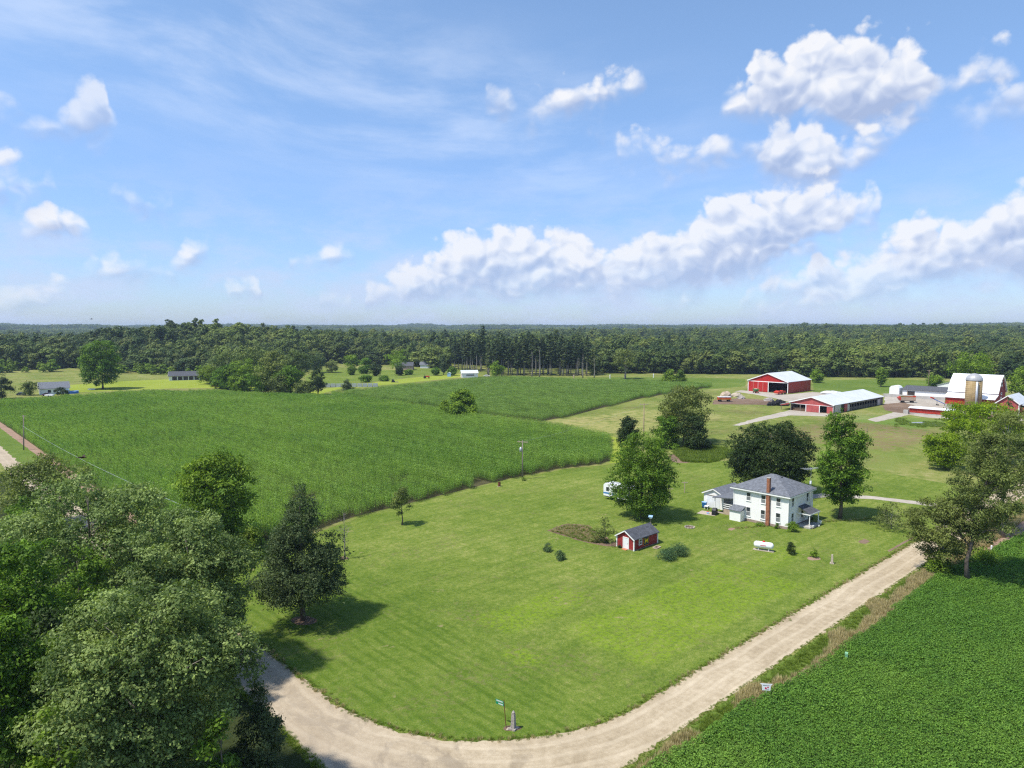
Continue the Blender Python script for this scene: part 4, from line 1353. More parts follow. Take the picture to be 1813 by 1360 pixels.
# --- middle distance
tree('box_elder', 'big shaggy olive tree behind the maple, before the pasture', 'tree', 1213, 686, 112, d=205, kind='round', low=0.30, nleaf=20000, nclump=95, lsize=0.5, leaf='leaf_grey', seed=81, cr=0.24, lop=0.2, inner=0.35, z0=2.5)
for k, (px, yt, wp, d_, lf, lab) in enumerate((
        (1232, 733, 62, 194, 'leaf_dark', 'dark lilac thicket under the shaggy olive tree'),
        (1180, 735, 56, 198, 'leaf_maple', 'green thicket left under the shaggy olive tree'),
        (1112, 738, 42, 203, 'leaf_dark', 'dark bushy tree left of the tan utility pole'))):
    tree('thicket_tree', lab, 'tree', px, yt, wp, d=d_, kind='shrub', low=0.03, nleaf=7000, nclump=50, lsize=0.45, leaf=lf, seed=82 + k, cr=0.28, nlimb=8)
tree('vine_thicket', 'vine-covered bush with a peaked top between the two corn fields', 'tree', 818, 690, 62, by=741, kind='shrub', low=0.0, nleaf=34000, nclump=60, shell=0.65, lsize=0.52, inner=0.5, leaf='leaf_fresh', seed=86, cr=0.27)
tree('vine_thicket', 'small round vine lump left of the peaked bush', 'tree', 788, 709, 26, by=736, kind='shrub', low=0.0, nleaf=8000, nclump=24, lsize=0.42, leaf='leaf_fresh', seed=87, cr=0.3)
tree('bush', 'round bush standing in the low green field', 'bush', 1184, 655, 34, by=680, kind='shrub', low=0.0, nleaf=9000, nclump=34, lsize=0.6, leaf='leaf_fresh', seed=88, cr=0.3)
tree('bush', 'right half of the bush pair in the low green field', 'bush', 1206, 656, 26, by=680, kind='shrub', low=0.0, nleaf=7000, nclump=26, lsize=0.6, leaf='leaf_fresh', seed=89, cr=0.3)
tree('oak_tree', 'great dark oak alone on the hay field at the left', 'tree', 182, 603, 74, by=689, kind='round', low=0.08, nleaf=24000, nclump=90, lsize=0.75, leaf='leaf_maple', seed=91, cr=0.22, inner=0.45)
tree('spruce_tree', 'dark spruce at the left frame edge beside the low house', 'tree', 4, 662, 34, by=706, kind='oval', low=0.02, nleaf=5000, nclump=40, lsize=0.5, leaf='leaf_pine', seed=92)
tree('willow_tree', 'pale feathery tree in front of the low house', 'tree', 52, 676, 30, by=700, kind='dome', low=0.1, nleaf=2600, nclump=26, lsize=0.55, leaf='leaf_grey', seed=93)
tree('bush', 'round dark bush right of the low house', 'bush', 108, 686, 22, by=701, kind='shrub', low=0.02, nleaf=1600, nclump=18, lsize=0.5, leaf='leaf_dark', seed=94)
tree('red_cedar', 'upright dark tree at the near end of the hay strip', 'tree', 563, 652, 34, by=699, kind='oval', low=0.03, nleaf=5200, nclump=44, lsize=0.55, leaf='leaf_dark', seed=95, cr=0.3)
tree('red_cedar', 'cone-shaped cedar alone on the hay strip', 'tree', 615, 672, 24, by=692, kind='cone', low=0.03, nleaf=2600, nclump=30, lsize=0.5, leaf='leaf_cedar', seed=96, cr=0.3)
for k, (px, yt, wp, by, lf, lab) in enumerate((
        (515, 648, 52, 699, 'leaf_maple', 'leafy tree at the end of the wooded spur'),
        (482, 622, 72, 697, 'leaf_wood', 'tallest tree on the wooded spur by the corn'),
        (440, 634, 66, 692, 'leaf_fresh', 'bright rounded tree on the wooded spur'),
        (410, 645, 58, 690, 'leaf_maple', 'lower tree at the left foot of the wooded spur'),
        (540, 676, 34, 700, 'leaf_grey', 'low bush at the tip of the wooded spur'),
        (372, 648, 50, 680, 'leaf_fresh', 'light green tree overhanging the dark-roofed open shed'),
        (463, 650, 54, 697, 'leaf_maple', 'dark tree in the middle of the wooded spur'),
        (498, 664, 44, 700, 'leaf_grey', 'low grey-green tree in front of the tallest spur tree'),
        (425, 660, 40, 693, 'leaf_fresh', 'small bright tree on the left part of the spur'),
        (394, 662, 40, 688, 'leaf_maple', 'bushy tree beside the rusty implement'),
        (448, 612, 70, 684, 'leaf_wood', 'tall tree standing behind the bright spur tree'),
        (405, 622, 64, 679, 'leaf_wood', 'tall tree behind the rusty implement'),
        (520, 620, 60, 678, 'leaf_wood', 'tall tree behind the end of the wooded spur'))):
    tree('spur_tree', lab, 'tree', px, yt, wp, by=by, kind='dome', low=0.03, nleaf=9000, nclump=48, lsize=0.65, leaf=lf, seed=100 + k, cr=0.27)
for k, (px, yt, wp, by, lf, lab) in enumerate((
        (704, 619, 50, 657, 'leaf_fresh', 'wide flat-topped tree over the pinkish house'),
        (624, 629, 34, 654, 'leaf_fresh', 'rounded orchard tree left of the flat-topped one'),
        (650, 634, 24, 655, 'leaf_maple', 'small round tree between orchard rows'),
        (665, 645, 22, 666, 'leaf_dark', 'dark little orchard tree in the front row'),
        (643, 648, 18, 662, 'leaf_maple', 'little round orchard tree left of the dark one'),
        (588, 640, 28, 660, 'leaf_grey', 'pale orchard tree at the left end'),
        (622, 650, 16, 664, 'leaf_fresh', 'tiny bright orchard tree'),
        (648, 665, 20, 677, 'leaf_maple', 'low orchard tree nearest the hay strip'),
        (681, 667, 14, 675, 'leaf_maple', 'very small tree right of the low orchard tree'),
        (707, 650, 14, 665, 'leaf_dark', 'narrow dark tree below the pinkish house'),
        (723, 655, 14, 664, 'leaf_maple', 'small bush-like tree near the hay strip'),
        (772, 652, 14, 665, 'leaf_maple', 'small tree left of the clipped evergreen'),
        (785, 630, 10, 664, 'leaf_cedar', 'slim clipped evergreen before the pines'),
        (800, 650, 16, 665, 'leaf_maple', 'rounded small tree right of the clipped evergreen'),
        (560, 625, 40, 660, 'leaf_wood', 'grey-green yard tree behind the spur'),
        (880, 640, 26, 668, 'leaf_fresh', 'bushy tree at the foot of the pines'),
        (1560, 652, 18, 685, 'leaf_fresh', 'thin young tree behind the pole barn'),
        (1655, 665, 28, 684, 'leaf_fresh', 'bushy tree behind the white milk house'),
        (1445, 655, 22, 678, 'leaf_fresh', 'small tree at the corner of the machine shed'))):
    tree('orchard_tree' if k < 14 else 'yard_tree', lab, 'tree', px, yt, wp, by=by, kind='dome' if k != 12 else 'column', low=0.08, nleaf=5000, nclump=30, lsize=0.65, leaf=lf, seed=120 + k, cr=0.3, nlimb=7)
tree('cottonwood_tree', 'tall bright tree behind the silo', 'tree', 1720, 622, 86, d=345, kind='dome', low=0.08, nleaf=9000, nclump=70, lsize=0.75, leaf='leaf_fresh', seed=141, cr=0.25)
tree('cottonwood_tree', 'bright tree behind the barns at the right frame edge', 'tree', 1806, 648, 44, d=330, kind='dome', low=0.08, nleaf=5000, nclump=44, lsize=0.7, leaf='leaf_fresh', seed=142, cr=0.27)
# yard shrubs
shrub('hydrangea_bush', 'yellow-green leafy bush at the farmhouse corner', 1403, 941, 26, 17, 'leaf_fresh', 2200, 0.15, 151)
shrub('bush', 'slim green bush against the farmhouse wall', 1376, 936, 9, 10, 'leaf_maple', 700, 0.13, 152, cat='bush')
shrub('bush', 'low plants at the brick chimney foot', 1346, 931, 20, 5, 'leaf_maple', 700, 0.13, 153, cat='bush')
shrub('bush', 'round dark bush on the lawn right of the propane tank', 1400, 981, 21, 21, 'leaf_dark', 2600, 0.12, 154, cat='bush')
shrub('bush', 'leafy young shrub right of the round dark bush', 1441, 987, 19, 16, 'leaf_fresh', 700, 0.15, 155, cat='bush')
shrub('juniper_bush', 'left bluish bush of the pair on the open lawn', 970, 976, 20, 14, 'leaf_bluegreen', 2400, 0.11, 156, cat='bush')
shrub('juniper_bush', 'right bluish bush of the pair on the open lawn', 991, 991, 22, 17, 'leaf_bluegreen', 2600, 0.11, 157, cat='bush')
shrub('juniper_bush', 'front half of the bluish hedge by the red shed', 1180, 991, 42, 19, 'leaf_bluegreen', 4200, 0.12, 158, cat='bush', nclump=24)
shrub('juniper_bush', 'rear half of the bluish hedge by the red shed', 1203, 983, 40, 20, 'leaf_bluegreen', 4200, 0.12, 159, cat='bush', nclump=24)
tree('currant_bush', 'open twiggy bush between garden bed and red shed', 'shrub', 1071, 918, 46, by=962, kind='shrub', low=0.1, nleaf=2200, nclump=30, lsize=0.2, leaf='leaf_grey', seed=160, nlimb=20, twigs=4, trunk_r=0.05)
shrub('bush', 'small dark bush at the red shed door', 1097, 970, 9, 5, 'leaf_dark', 400, 0.12, 161, cat='bush')
shrub('bush', 'green plants between garage and farmhouse', 1288, 904, 10, 10, 'leaf_maple', 700, 0.14, 162, cat='bush')
shrub('bush', 'weeds at the foot of the transformer pole', 927, 851, 12, 6, 'leaf_weed', 400, 0.16, 163, cat='bush')

# --- the woods: prototypes shared by many
def wood_proto(seed, kind, h, R, leaf, nleaf=900, nclump=34, low=0.25, lsize=1.0, cr=0.3, lop=0.18, bark='bark', nlimb=5, squash=0.7, up=0.55, inner=0.35):
    rng = np.random.default_rng(seed)
    c, s = clumps(rng, kind, h * low, h, R, nclump, cr, lop, inner)
    crown = crown_mesh('crown', rng, c, s, nleaf, lsize, M[leaf], squash, 0.22, 0.85, 0.0, up * 0.6, 0.8)
    trunk = trunk_mesh('trunk', rng, h, h * 0.013, c, s, M[bark], nlimb, n=5)
    return trunk, crown, h


BROAD = [wood_proto(500 + k, ('round', 'dome', 'round', 'round', 'dome', 'oval', 'round')[k], 17.0 + 1.3 * (k % 3), (7.0, 7.4, 6.2, 7.8, 6.6, 6.2, 7.2)[k], 'leaf_wood', 2200, 22, 0.0, 1.0, 0.40, 0.12, squash=0.85) for k in range(7)]
PINES = [wood_proto(520 + k, 'pine', 26.0 + k, 2.9, 'leaf_pine', 1100, 46, (0.22, 0.42, 0.30, 0.5)[k], 0.85, 0.36, 0.25, 'bark_pale', 8, 0.34) for k in range(4)]
SCRUB = [wood_proto(540 + k, 'shrub', 7.5, 4.0, 'leaf_fresh', 800, 26, 0.02, 0.75) for k in range(3)]


def place_wood(name, label, cat, group, pr, x, y, sc, rz):
    root = empty(name, (x, y, float(hz(x, y))), rz)
    root.scale = (sc[0], sc[0], sc[1])
    tag(root, label, cat, group)
    mesh_obj('trunk', pr[0], root)
    mesh_obj('crown', pr[1], root)
    return root


def front(px):
    """forward distance of the wood's edge across the picture"""
    return np.interp(px, [-300, 0, 90, 200, 330, 420, 520, 560, 700, 850, 870, 1045, 1060, 1330, 1420, 1640, 1813, 2100], [560, 545, 560, 560, 515, 470, 520, 640, 640, 540, 500, 500, 530, 520, 495, 480, 450, 440])


rng = np.random.default_rng(77)
px = -60.0
count = 0
WHERE = [(90, 'at the far left above the low house'), (150, 'left of the great oak'), (215, 'behind the great oak'), (285, 'right of the great oak'), (350, 'behind the dark-roofed open shed'), (420, 'right behind the open shed'), (500, 'above the wooded spur'), (560, 'at the right end of the left woods'),
         (640, 'behind the left part of the orchard'), (720, 'behind the flat-topped orchard tree'), (800, 'behind the clipped evergreen'), (870, 'at the left flank of the pine stand'),
         (1110, 'right of the pine stand'), (1180, 'left of the round bush in the low field'), (1260, 'behind the round bush in the low field'), (1325, 'left of the red machine shed'), (1400, 'behind the red machine shed'), (1450, 'right of the red machine shed'), (1530, 'behind the cattle barn'), (1600, 'between the two far utility poles'), (1680, 'behind the dark-roofed white building'), (1760, 'behind the silo'), (2000, 'behind the barns at the right edge')]
ROWS = ('front-row', 'second-row', 'third-row')
while px < 1880:
    d0 = float(front(px))
    for row in range(3):
        dd = d0 + row * 8.5 + rng.uniform(-3, 3)
        ppx = px + rng.uniform(-6, 6)
        x, y, _ = at_depth(ppx, 600, dd)
        if 800 < ppx < 1046:
            sc_ = (rng.uniform(0.85, 1.2), rng.uniform(0.86, 1.04))
            look = 'tall dark' if sc_[1] > 0.97 else 'slim dark' if sc_[0] < 0.98 else 'full dark'
            part = 'left' if ppx < 920 else 'middle' if ppx < 985 else 'right'
            place_wood('pine_tree', '%s %s pine in the %s of the stand beyond the corn' % (ROWS[row], look, part), 'tree', 'pines beyond the corn', PINES[int(rng.integers(4))], x, y, sc_, rng.uniform(0, 6.28))
            count += 1
        elif row < 2 or rng.random() < 0.35:
            grp = 'trees at the left wood edge' if ppx < 560 else 'trees behind the orchard' if ppx < 870 else 'trees at the right wood edge'
            where = next(t_ for lim, t_ in WHERE if ppx < lim)
            sc_ = (rng.uniform(0.7, 1.35), rng.uniform(0.55, 1.1))
            look = 'tall' if sc_[1] > 0.95 else 'low' if sc_[1] < 0.7 else 'broad' if sc_[0] > 1.1 else 'narrow' if sc_[0] < 0.85 else 'rounded'
            place_wood('woodland_tree', '%s %s leafy tree %s' % (look, ROWS[row], where), 'tree', grp, BROAD[int(rng.integers(7))], x, y, sc_, rng.uniform(0, 6.28))
            count += 1
    px += 17.0 if not 800 < px < 1046 else 10.5
print('woodland trees', count)
# brush along the left wood edge
for k in range(40):
    ppx = rng.uniform(-20, 400)
    dd = float(front(ppx)) - rng.uniform(6, 26)
    x, y, _ = at_depth(ppx, 600, dd)
    sc_ = (rng.uniform(0.7, 1.3), rng.uniform(0.6, 1.3))
    place_wood('brush_clump', '%s %s light green brush clump %s' % ('wide' if sc_[0] > 1.0 else 'slim', 'high' if sc_[1] > 0.95 else 'low', next(t_ for lim, t_ in WHERE if ppx < lim)), 'bush', 'brush along the left woods', SCRUB[k % 3], x, y, sc_, rng.uniform(0, 6.28))
# a pale-trunked tree and bare snags before the pines
for k, (ppx, yt, by_, lab) in enumerate(((955, 612, 668, 'bare pale snag in front of the pine stand'), (942, 618, 668, 'second bare snag left of the tallest snag'), (1032, 622, 669, 'bare snag at the right end of the pine stand'), (1052, 628, 669, 'thin pale snag right of the pine stand'))):
    tree('dead_snag', lab, 'tree', ppx, yt, 8, by=by_, kind='oval', low=0.4, nleaf=0, nclump=10, bark='bark_pale', seed=600 + k, nlimb=8, trunk_r=0.35)
tree('sycamore_tree', 'olive tree with two pale trunks at the edge of the low field', 'tree', 1107, 620, 44, by=671, kind='vase', low=0.35, nleaf=3800, nclump=40, lsize=0.75, leaf='leaf_grey', bark='bark_pale', seed=605, trunk_r=0.4)

# the mass of trees behind
pts, sc, pk, rz = [], [], [], []
wp = [proto('wood_tile', p[1]) for p in BROAD] + [proto('wood_tile', p[1]) for p in PINES]
dd = 0.0
for ring in range(600):
    d_ = 470 + ring * 7.6
    if d_ > 1700:
        break
    wv = d_ * 0.86
    nn = int(2 * wv / 8.4)
    X = np.linspace(-wv, wv, nn) + rng.normal(0, 1.8, nn)
    Y = d_ + rng.normal(0, 2.2, nn)
    ppx = 906.5 + F * X / Y
    keep = (Y > front(ppx) + 18) & (ppx > -280) & (ppx < 2090)
    pinez = (ppx > 790) & (ppx < 1046) & (Y < front(ppx) + 90)
    for a, b, pz, q in zip(X, Y, pinez, ppx):
        pass
    X, Y, pinez = X[keep], Y[keep], pinez[keep]
    x, y = X * C_ + Y * S_, -X * S_ + Y * C_
    z = hz(x, y)
    pts.append(np.column_stack([x, y, z]))
    sc.append(rng.uniform(0.70, 1.12, len(x)) * (1 + 0.28 * field_noise(x, y, 0.012, 6.6)) * np.where(rng.random(len(x)) < 0.08, 1.25, 1.0))
    pk.append(np.where(pinez, rng.integers(7, 11, len(x)), rng.integers(0, 7, len(x))))
    rz.append(rng.uniform(0, 6.28, len(x)))
P = np.vstack(pts)
print('forest instances', len(P))
scatter('woodland', P, np.concatenate(rz), np.concatenate(sc), np.concatenate(pk), wp, 'mass of leafy woodland stretching behind the farm')


def patch(seed):
    """some forty crowns merged for the far hills"""
    rng = np.random.default_rng(seed)
    n = 20
    c = np.column_stack([rng.uniform(-24, 24, n), rng.uniform(-24, 24, n), rng.uniform(9, 15, n)])
    s = rng.uniform(4.2, 6.6, n)
    return proto('far_wood_tile', crown_mesh('far_wood_tile', rng, c, s, 1800, 1.9, M['leaf_wood'], 0.9, 0.25, 0.85, 0, 0.3, 0.8))


fp = [patch(700 + k) for k in range(5)]
pts = []
d_ = 1650.0
while d_ < 7700:
    st = 30.0 if d_ < 3500 else 46.0
    wv = d_ * 0.84
    nn = int(2 * wv / st)
    X = np.linspace(-wv, wv, nn) + rng.normal(0, st * 0.2, nn)
    Y = d_ + rng.normal(0, st * 0.2, nn)
    x, y = X * C_ + Y * S_, -X * S_ + Y * C_
    k = np.hypot(x, y) < 8300
    x, y = x[k], y[k]
    pts.append(np.column_stack([x, y, hz(x, y)]))
    d_ += st * (1.0 if d_ < 3500 else 1.5)
P = np.vstack(pts)
# a few open fields between the far woods
keep = field_noise(P[:, 0], P[:, 1], 0.0022, 3.1) < 0.30
P = P[keep]
n = len(P)
print('far patches', n)
scatter('far_woods', P, rng.uniform(0, 6.28, n), np.where(np.hypot(P[:, 0], P[:, 1]) > 3500, 1.35, 0.92) * rng.uniform(0.85, 1.15, n), rng.integers(0, 5, n), fp, 'distant wooded hills fading to blue at the horizon')

# ------------------------------------------------------------------ buildings
def window(parent, face, a, z, w_, h_, pos, lower='glass_blind', upper='glass_dark', trim='paint_white', sill=True):
    """double-hung window on a wall; face '-x' or '-y', a: centre along the wall, pos: wall plane"""
    f = 0.10

    def bx(mb, a0, a1, z0, z1, d0, d1):
        if face == '-x':
            mb.box(pos - d1, pos - d0, a0, a1, z0, z1)
        else:
            mb.box(a0, a1, pos - d1, pos - d0, z0, z1)
    mb = MB()
    a0, a1, z0, z1 = a - w_ / 2, a + w_ / 2, z, z + h_
    bx(mb, a0 - f, a0, z0 - f, z1 + f, 0.0, 0.07)
    bx(mb, a1, a1 + f, z0 - f, z1 + f, 0.0, 0.07)
    bx(mb, a0, a1, z1, z1 + f, 0.0, 0.07)
    bx(mb, a0, a1, z0 - f, z0, 0.0, 0.07)
    bx(mb, a0, a1, z0 + h_ / 2 - 0.03, z0 + h_ / 2 + 0.03, 0.0, 0.055)
    wn = mb.build('window', M[trim], parent)
    p = MB(); bx(p, a0, a1, z0 + h_ / 2 + 0.03, z1, 0.005, 0.03); p.build('pane', M[upper], wn)
    p = MB(); bx(p, a0, a1, z0, z0 + h_ / 2 - 0.03, 0.005, 0.025); p.build('pane', M[lower], wn)
    if sill:
        p = MB(); bx(p, a0 - f - 0.03, a1 + f + 0.03, z0 - f - 0.05, z0 - f, 0.0, 0.12); p.build('sill', M[trim], wn)
    return wn


def roof_slab(mb, pts, th):
    """thick sloped slab from 4 (or 3) top points"""
    n = len(pts)
    low = [(x, y, z - th) for x, y, z in pts]
    mb.add(list(pts) + low, [tuple(range(n)), tuple(range(2 * n - 1, n - 1, -1))] + [(i, i + n, (i + 1) % n + n, (i + 1) % n) for i in range(n)])


def farmhouse():
    r = empty('farmhouse', (113.0, 53.7, 0))
    tag(r, 'white two-storey farmhouse with grey hip roof and brick chimney', 'house')
    L, Wd, E = 9.1, 10.1, 5.45
    MB().box(0, L, 0, Wd, 0.45, E).build('wall', M['siding_white'], r)
    MB().box(-0.04, L + 0.04, -0.04, Wd + 0.04, -0.1, 0.45).build('foundation', M['stone_base'], r)
    tr = MB()
    for x_, y_ in ((0, 0), (L, 0), (0, Wd), (L, Wd)):
        tr.box(x_ - 0.07, x_ + 0.07, y_ - 0.07, y_ + 0.07, 0.45, E)
    tr.build('corner_board', M['paint_white'], r)
    o = 0.55
    x0, x1, y0, y1 = -o, L + o, -o, Wd + o
    pk0, pk1, pz = (L / 2, Wd / 2 - 0.5), (L / 2, Wd / 2 + 0.5), 8.15
    top = [(x0, y0, E + 0.32), (x1, y0, E + 0.32), (x1, y1, E + 0.32), (x0, y1, E + 0.32), (*pk0, pz), (*pk1, pz)]
    low = [(x, y, E + 0.26) for x, y, _ in top[:4]]
    rf = MB().add(top + low, [(0, 1, 4), (1, 2, 5, 4), (2, 3, 5), (3, 0, 4, 5), (0, 6, 7, 1), (1, 7, 8, 2), (2, 8, 9, 3), (3, 9, 6, 0), (6, 9, 8, 7)]).build('roof', M['shingle_grey'], r)
    MB().box(x0 + 0.03, x1 - 0.03, y0 + 0.03, y1 - 0.03, E + 0.0, E + 0.258).build('fascia', M['paint_white'], r)
    for vx, vy, vz in ((L / 2 - 1.0, Wd / 2 + 0.3, 7.45), (L / 2 + 0.2, Wd / 2 - 1.3, 7.55)):
        MB().box(vx - 0.22, vx + 0.22, vy - 0.22, vy + 0.22, vz, vz + 0.25).build('roof_vent', M['black_plastic'], rf)
    ch = MB().box(-0.45, -0.02, 3.22, 3.80, -0.1, E + 0.0).build('chimney', M['brick_red'], r)
    MB().box(-0.45, 0.06, 3.25, 3.77, E + 0.02, 8.35).build('chimney_stack', M['brick_red'], ch)
    MB().box(-0.50, 0.11, 3.2, 3.82, 8.35, 8.45).build('chimney_cap', M['concrete'], ch)
    for a in (7.25, 4.5, 1.75):
        window(r, '-x', a, 3.75, 0.72, 1.35, 0.0)
        window(r, '-x', a, 1.0, 0.72, 1.5, 0.0)
    for a, z, h_ in ((1.5, 3.75, 1.45), (7.0, 3.75, 1.45), (1.5, 1.0, 1.55)):
        window(r, '-y', a, z, 0.72, h_, 0.0)
    dr = MB().box(4.6, 5.5, -0.06, 0.0, 0.5, 2.55).build('door', M['door_white'], r)
    MB().box(4.72, 5.38, -0.075, -0.06, 1.3, 2.4).build('pane', M['glass_dark'], dr)
    pr = MB()
    roof_slab(pr, [(3.1, -2.35, 2.55), (6.9, -2.35, 2.55), (6.3, 0.0, 3.45), (3.7, 0.0, 3.45)], 0.16)
    prf = pr.build('porch_roof', M['shingle_dark'], r)
    MB().box(3.1, 6.9, -2.40, -2.36, 2.30, 2.50).box(3.06, 3.1, -2.4, -0.1, 2.30, 2.46).box(6.9, 6.94, -2.4, -0.1, 2.30, 2.46).build('porch_fascia', M['paint_white'], prf)
    for x_ in (3.3, 6.7):
        MB().box(x_ - 0.06, x_ + 0.06, -2.25, -2.13, 0.25, 2.36).build('porch_post', M['paint_white'], r)
    MB().box(3.0, 7.0, -2.5, -0.02, -0.05, 0.28).build('porch_floor', M['concrete'], r)
    MB().box(3.6, 6.2, -2.62, -2.5, -0.05, 0.14).build('porch_step', M['stone_base'], r)
    # cellar entry at the far left corner
    MB().box(-1.55, -0.02, 7.9, 10.0, 0.0, 1.85).build('cellar_entry', M['siding_white'], r)
    pr = MB(); roof_slab(pr, [(-1.75, 7.75, 1.92), (-1.75, 10.15, 1.92), (-0.02, 10.15, 2.55), (-0.02, 7.75, 2.55)], 0.12)
    pr.build('cellar_roof', M['shingle_grey'], r)
    ds = MB(); ds.tube([(0.35, -0.12, 5.4), (0.35, -0.12, 0.3)], 0.05, 6); ds.build('downspout', M['paint_white'], r)
    # back porch with railing
    MB().box(1.0, 8.0, Wd + 0.02, Wd + 2.6, 0.0, 0.9).build('back_deck', M['wood_pale'], r)
    for k in range(3):
        MB().box(0.96, 1.0, Wd + 0.1, Wd + 2.6, 1.15 + 0.36 * k, 1.3 + 0.36 * k).build('railing_board', M['paint_white'], r)
    pr = MB(); roof_slab(pr, [(0.4, Wd + 0.02, 3.5), (8.4, Wd + 0.02, 3.5), (8.4, Wd + 4.6, 2.95), (0.4, Wd + 4.6, 2.95)], 0.14)
    pr.build('breezeway_roof', M['shingle_grey'], r)
    for x_ in (0.8, 4.2, 8.0):
        MB().box(x_ - 0.06, x_ + 0.06, Wd + 4.2, Wd + 4.32, 0, 2.8).build('breezeway_post', M['paint_white'], r)


def gable_building(name, label, cat, loc, L, Wd, E, Pk, wall, roof, ridge='x', over=0.4, end_wall=None, th=0.14, trim='paint_white', rz=0.0, front_gable=True):
    """closed gable building; local x length L, y width Wd; ridge along x or y"""
    r = empty(name, loc, rz)
    tag(r, label, cat)
    if ridge == 'x':
        prof = [(0, 0), (Wd, 0), (Wd, E), (Wd / 2, Pk), (0, E)]
        MB().prism(prof, 0, L, 'x').build('wall', M[wall], r)
        s = (Pk - E) / (Wd / 2)
        for sg in (0, 1):
            mb = MB()
            ye = -over if sg == 0 else Wd + over
            roof_slab(mb, [(-over, ye, E - s * over + th + 0.02), (L + over, ye, E - s * over + th + 0.02), (L + over, Wd / 2, Pk + th + 0.02), (-over, Wd / 2, Pk + th + 0.02)], th)
            mb.build('roof', M[roof], r)
    return r, M


def rake_boards(r, x, Wd, E, Pk, over, s, mat='paint_white', w_=0.2):
    for sg in (0, 1):
        ye = -over if sg == 0 else Wd + over
        mb = MB()
        mb.bar((x, ye, E - s * over - 0.02), (x, Wd / 2, Pk - 0.02), 0.06, w_)
        mb.build('rake_board', M[mat], r)


def garage():
    L, Wd, E, Pk = 7.2, 4.2, 2.75, 3.7
    r, _ = gable_building('garage', 'small white garage with wide door behind the farmhouse', 'garage', (116.4, 67.8, 0), L, Wd, E, Pk, 'siding_white', 'shingle_grey', over=0.3)
    rake_boards(r, -0.28, Wd, E, Pk, 0.3, (Pk - E) / (Wd / 2))
    MB().box(-0.05, 0.0, 0.75, 3.45, 0.05, 2.3).build('garage_door', M['door_white'], r)
    MB().box(-0.09, 0.0, 0.7, 3.5, 2.34, 2.44).build('door_track', M['wood_grey'], r)
    return r


def red_shed():
    L, Wd, E, Pk = 6.0, 3.3, 1.85, 2.85
    r, _ = gable_building('garden_shed', 'small red shed with white trim and a yellow letter banner', 'shed', (84.7, 64.3, 0), L, Wd, E, Pk, 'red_board', 'shingle_dark', over=0.25, th=0.10)
    rake_boards(r, -0.26, Wd, E, Pk, 0.25, (Pk - E) / (Wd / 2), w_=0.16)
    for x_, y_ in ((0, 0), (0, Wd), (L, 0)):
        MB().box(x_ - 0.09, x_ + 0.09, y_ - 0.09, y_ + 0.09, 0, E - 0.05).build('corner_board', M['paint_white'], r)
    d = MB().box(-0.06, 0.0, 1.05, 2.0, 0.05, 1.72).build('door', M['door_white'], r)
    MB().box(-0.09, -0.0, 0.95, 1.05, 0.02, 1.84).box(-0.09, 0.0, 2.0, 2.1, 0.02, 1.84).box(-0.09, 0.0, 1.05, 2.0, 1.74, 1.84).build('door_frame', M['paint_white'], d)
    MB().box(-0.10, -0.06, 1.12, 1.16, 0.85, 0.95).build('handle', M['black_plastic'], d)
    window(r, '-y', 1.55, 0.75, 0.6, 0.78, 0.0, lower='glass_dark', sill=False)
    MB().box(-0.7, -0.1, 1.0, 1.9, 0.0, 0.09).build('door_step', M['orange_clay'], r)
    MB().box(-0.03, L + 0.03, -0.03, Wd + 0.03, -0.05, 0.10).build('sill_beam', M['wood_grey'], r)
    # banner with a block letter
    b = empty('letter_banner', (84.7 + 2.42, 64.3 - 0.012, 0.35))
    tag(b, 'navy banner with big yellow block letter on the red shed', 'banner')
    MB().box(0, 1.25, -0.03, -0.004, 0, 1.38).build('border', M['maize'], b)
    MB().box(0.045, 1.205, -0.045, -0.031, 0.045, 1.335).build('field', M['navy'], b)
    lt = MB()

    def slab(pts):
        lt.prism([(p[0], p[1]) for p in pts], -0.062, -0.046, 'y')
    x0, x1, z0, z1 = 0.19, 1.06, 0.36, 1.02
    slab([(x0 + .06, z0), (x0 + .25, z0), (x0 + .25, z1), (x0 + .06, z1)])
    slab([(x1 - .25, z0), (x1 - .06, z0), (x1 - .06, z1), (x1 - .25, z1)])
    slab([(x0, z0 - .05), (x0 + .32, z0 - .05), (x0 + .32, z0 + .10), (x0, z0 + .10)])
    slab([(x1 - .32, z0 - .05), (x1, z0 - .05), (x1, z0 + .10), (x1 - .32, z0 + .10)])
    slab([(x0, z1 - .13), (x0 + .26, z1 - .13), (x0 + .26, z1 + .05), (x0, z1 + .05)])
    slab([(x1 - .26, z1 - .13), (x1, z1 - .13), (x1, z1 + .05), (x1 - .26, z1 + .05)])
    m_ = (x0 + x1) / 2
    slab([(x0 + .22, z1 + .05), (m_, z0 + .42), (m_, z0 + .10), (x0 + .22, z1 - .26)])
    slab([(x1 - .22, z1 + .05), (m_, z0 + .42), (m_, z0 + .10), (x1 - .22, z1 - .26)])
    lt.build('letter', M['maize'], b)


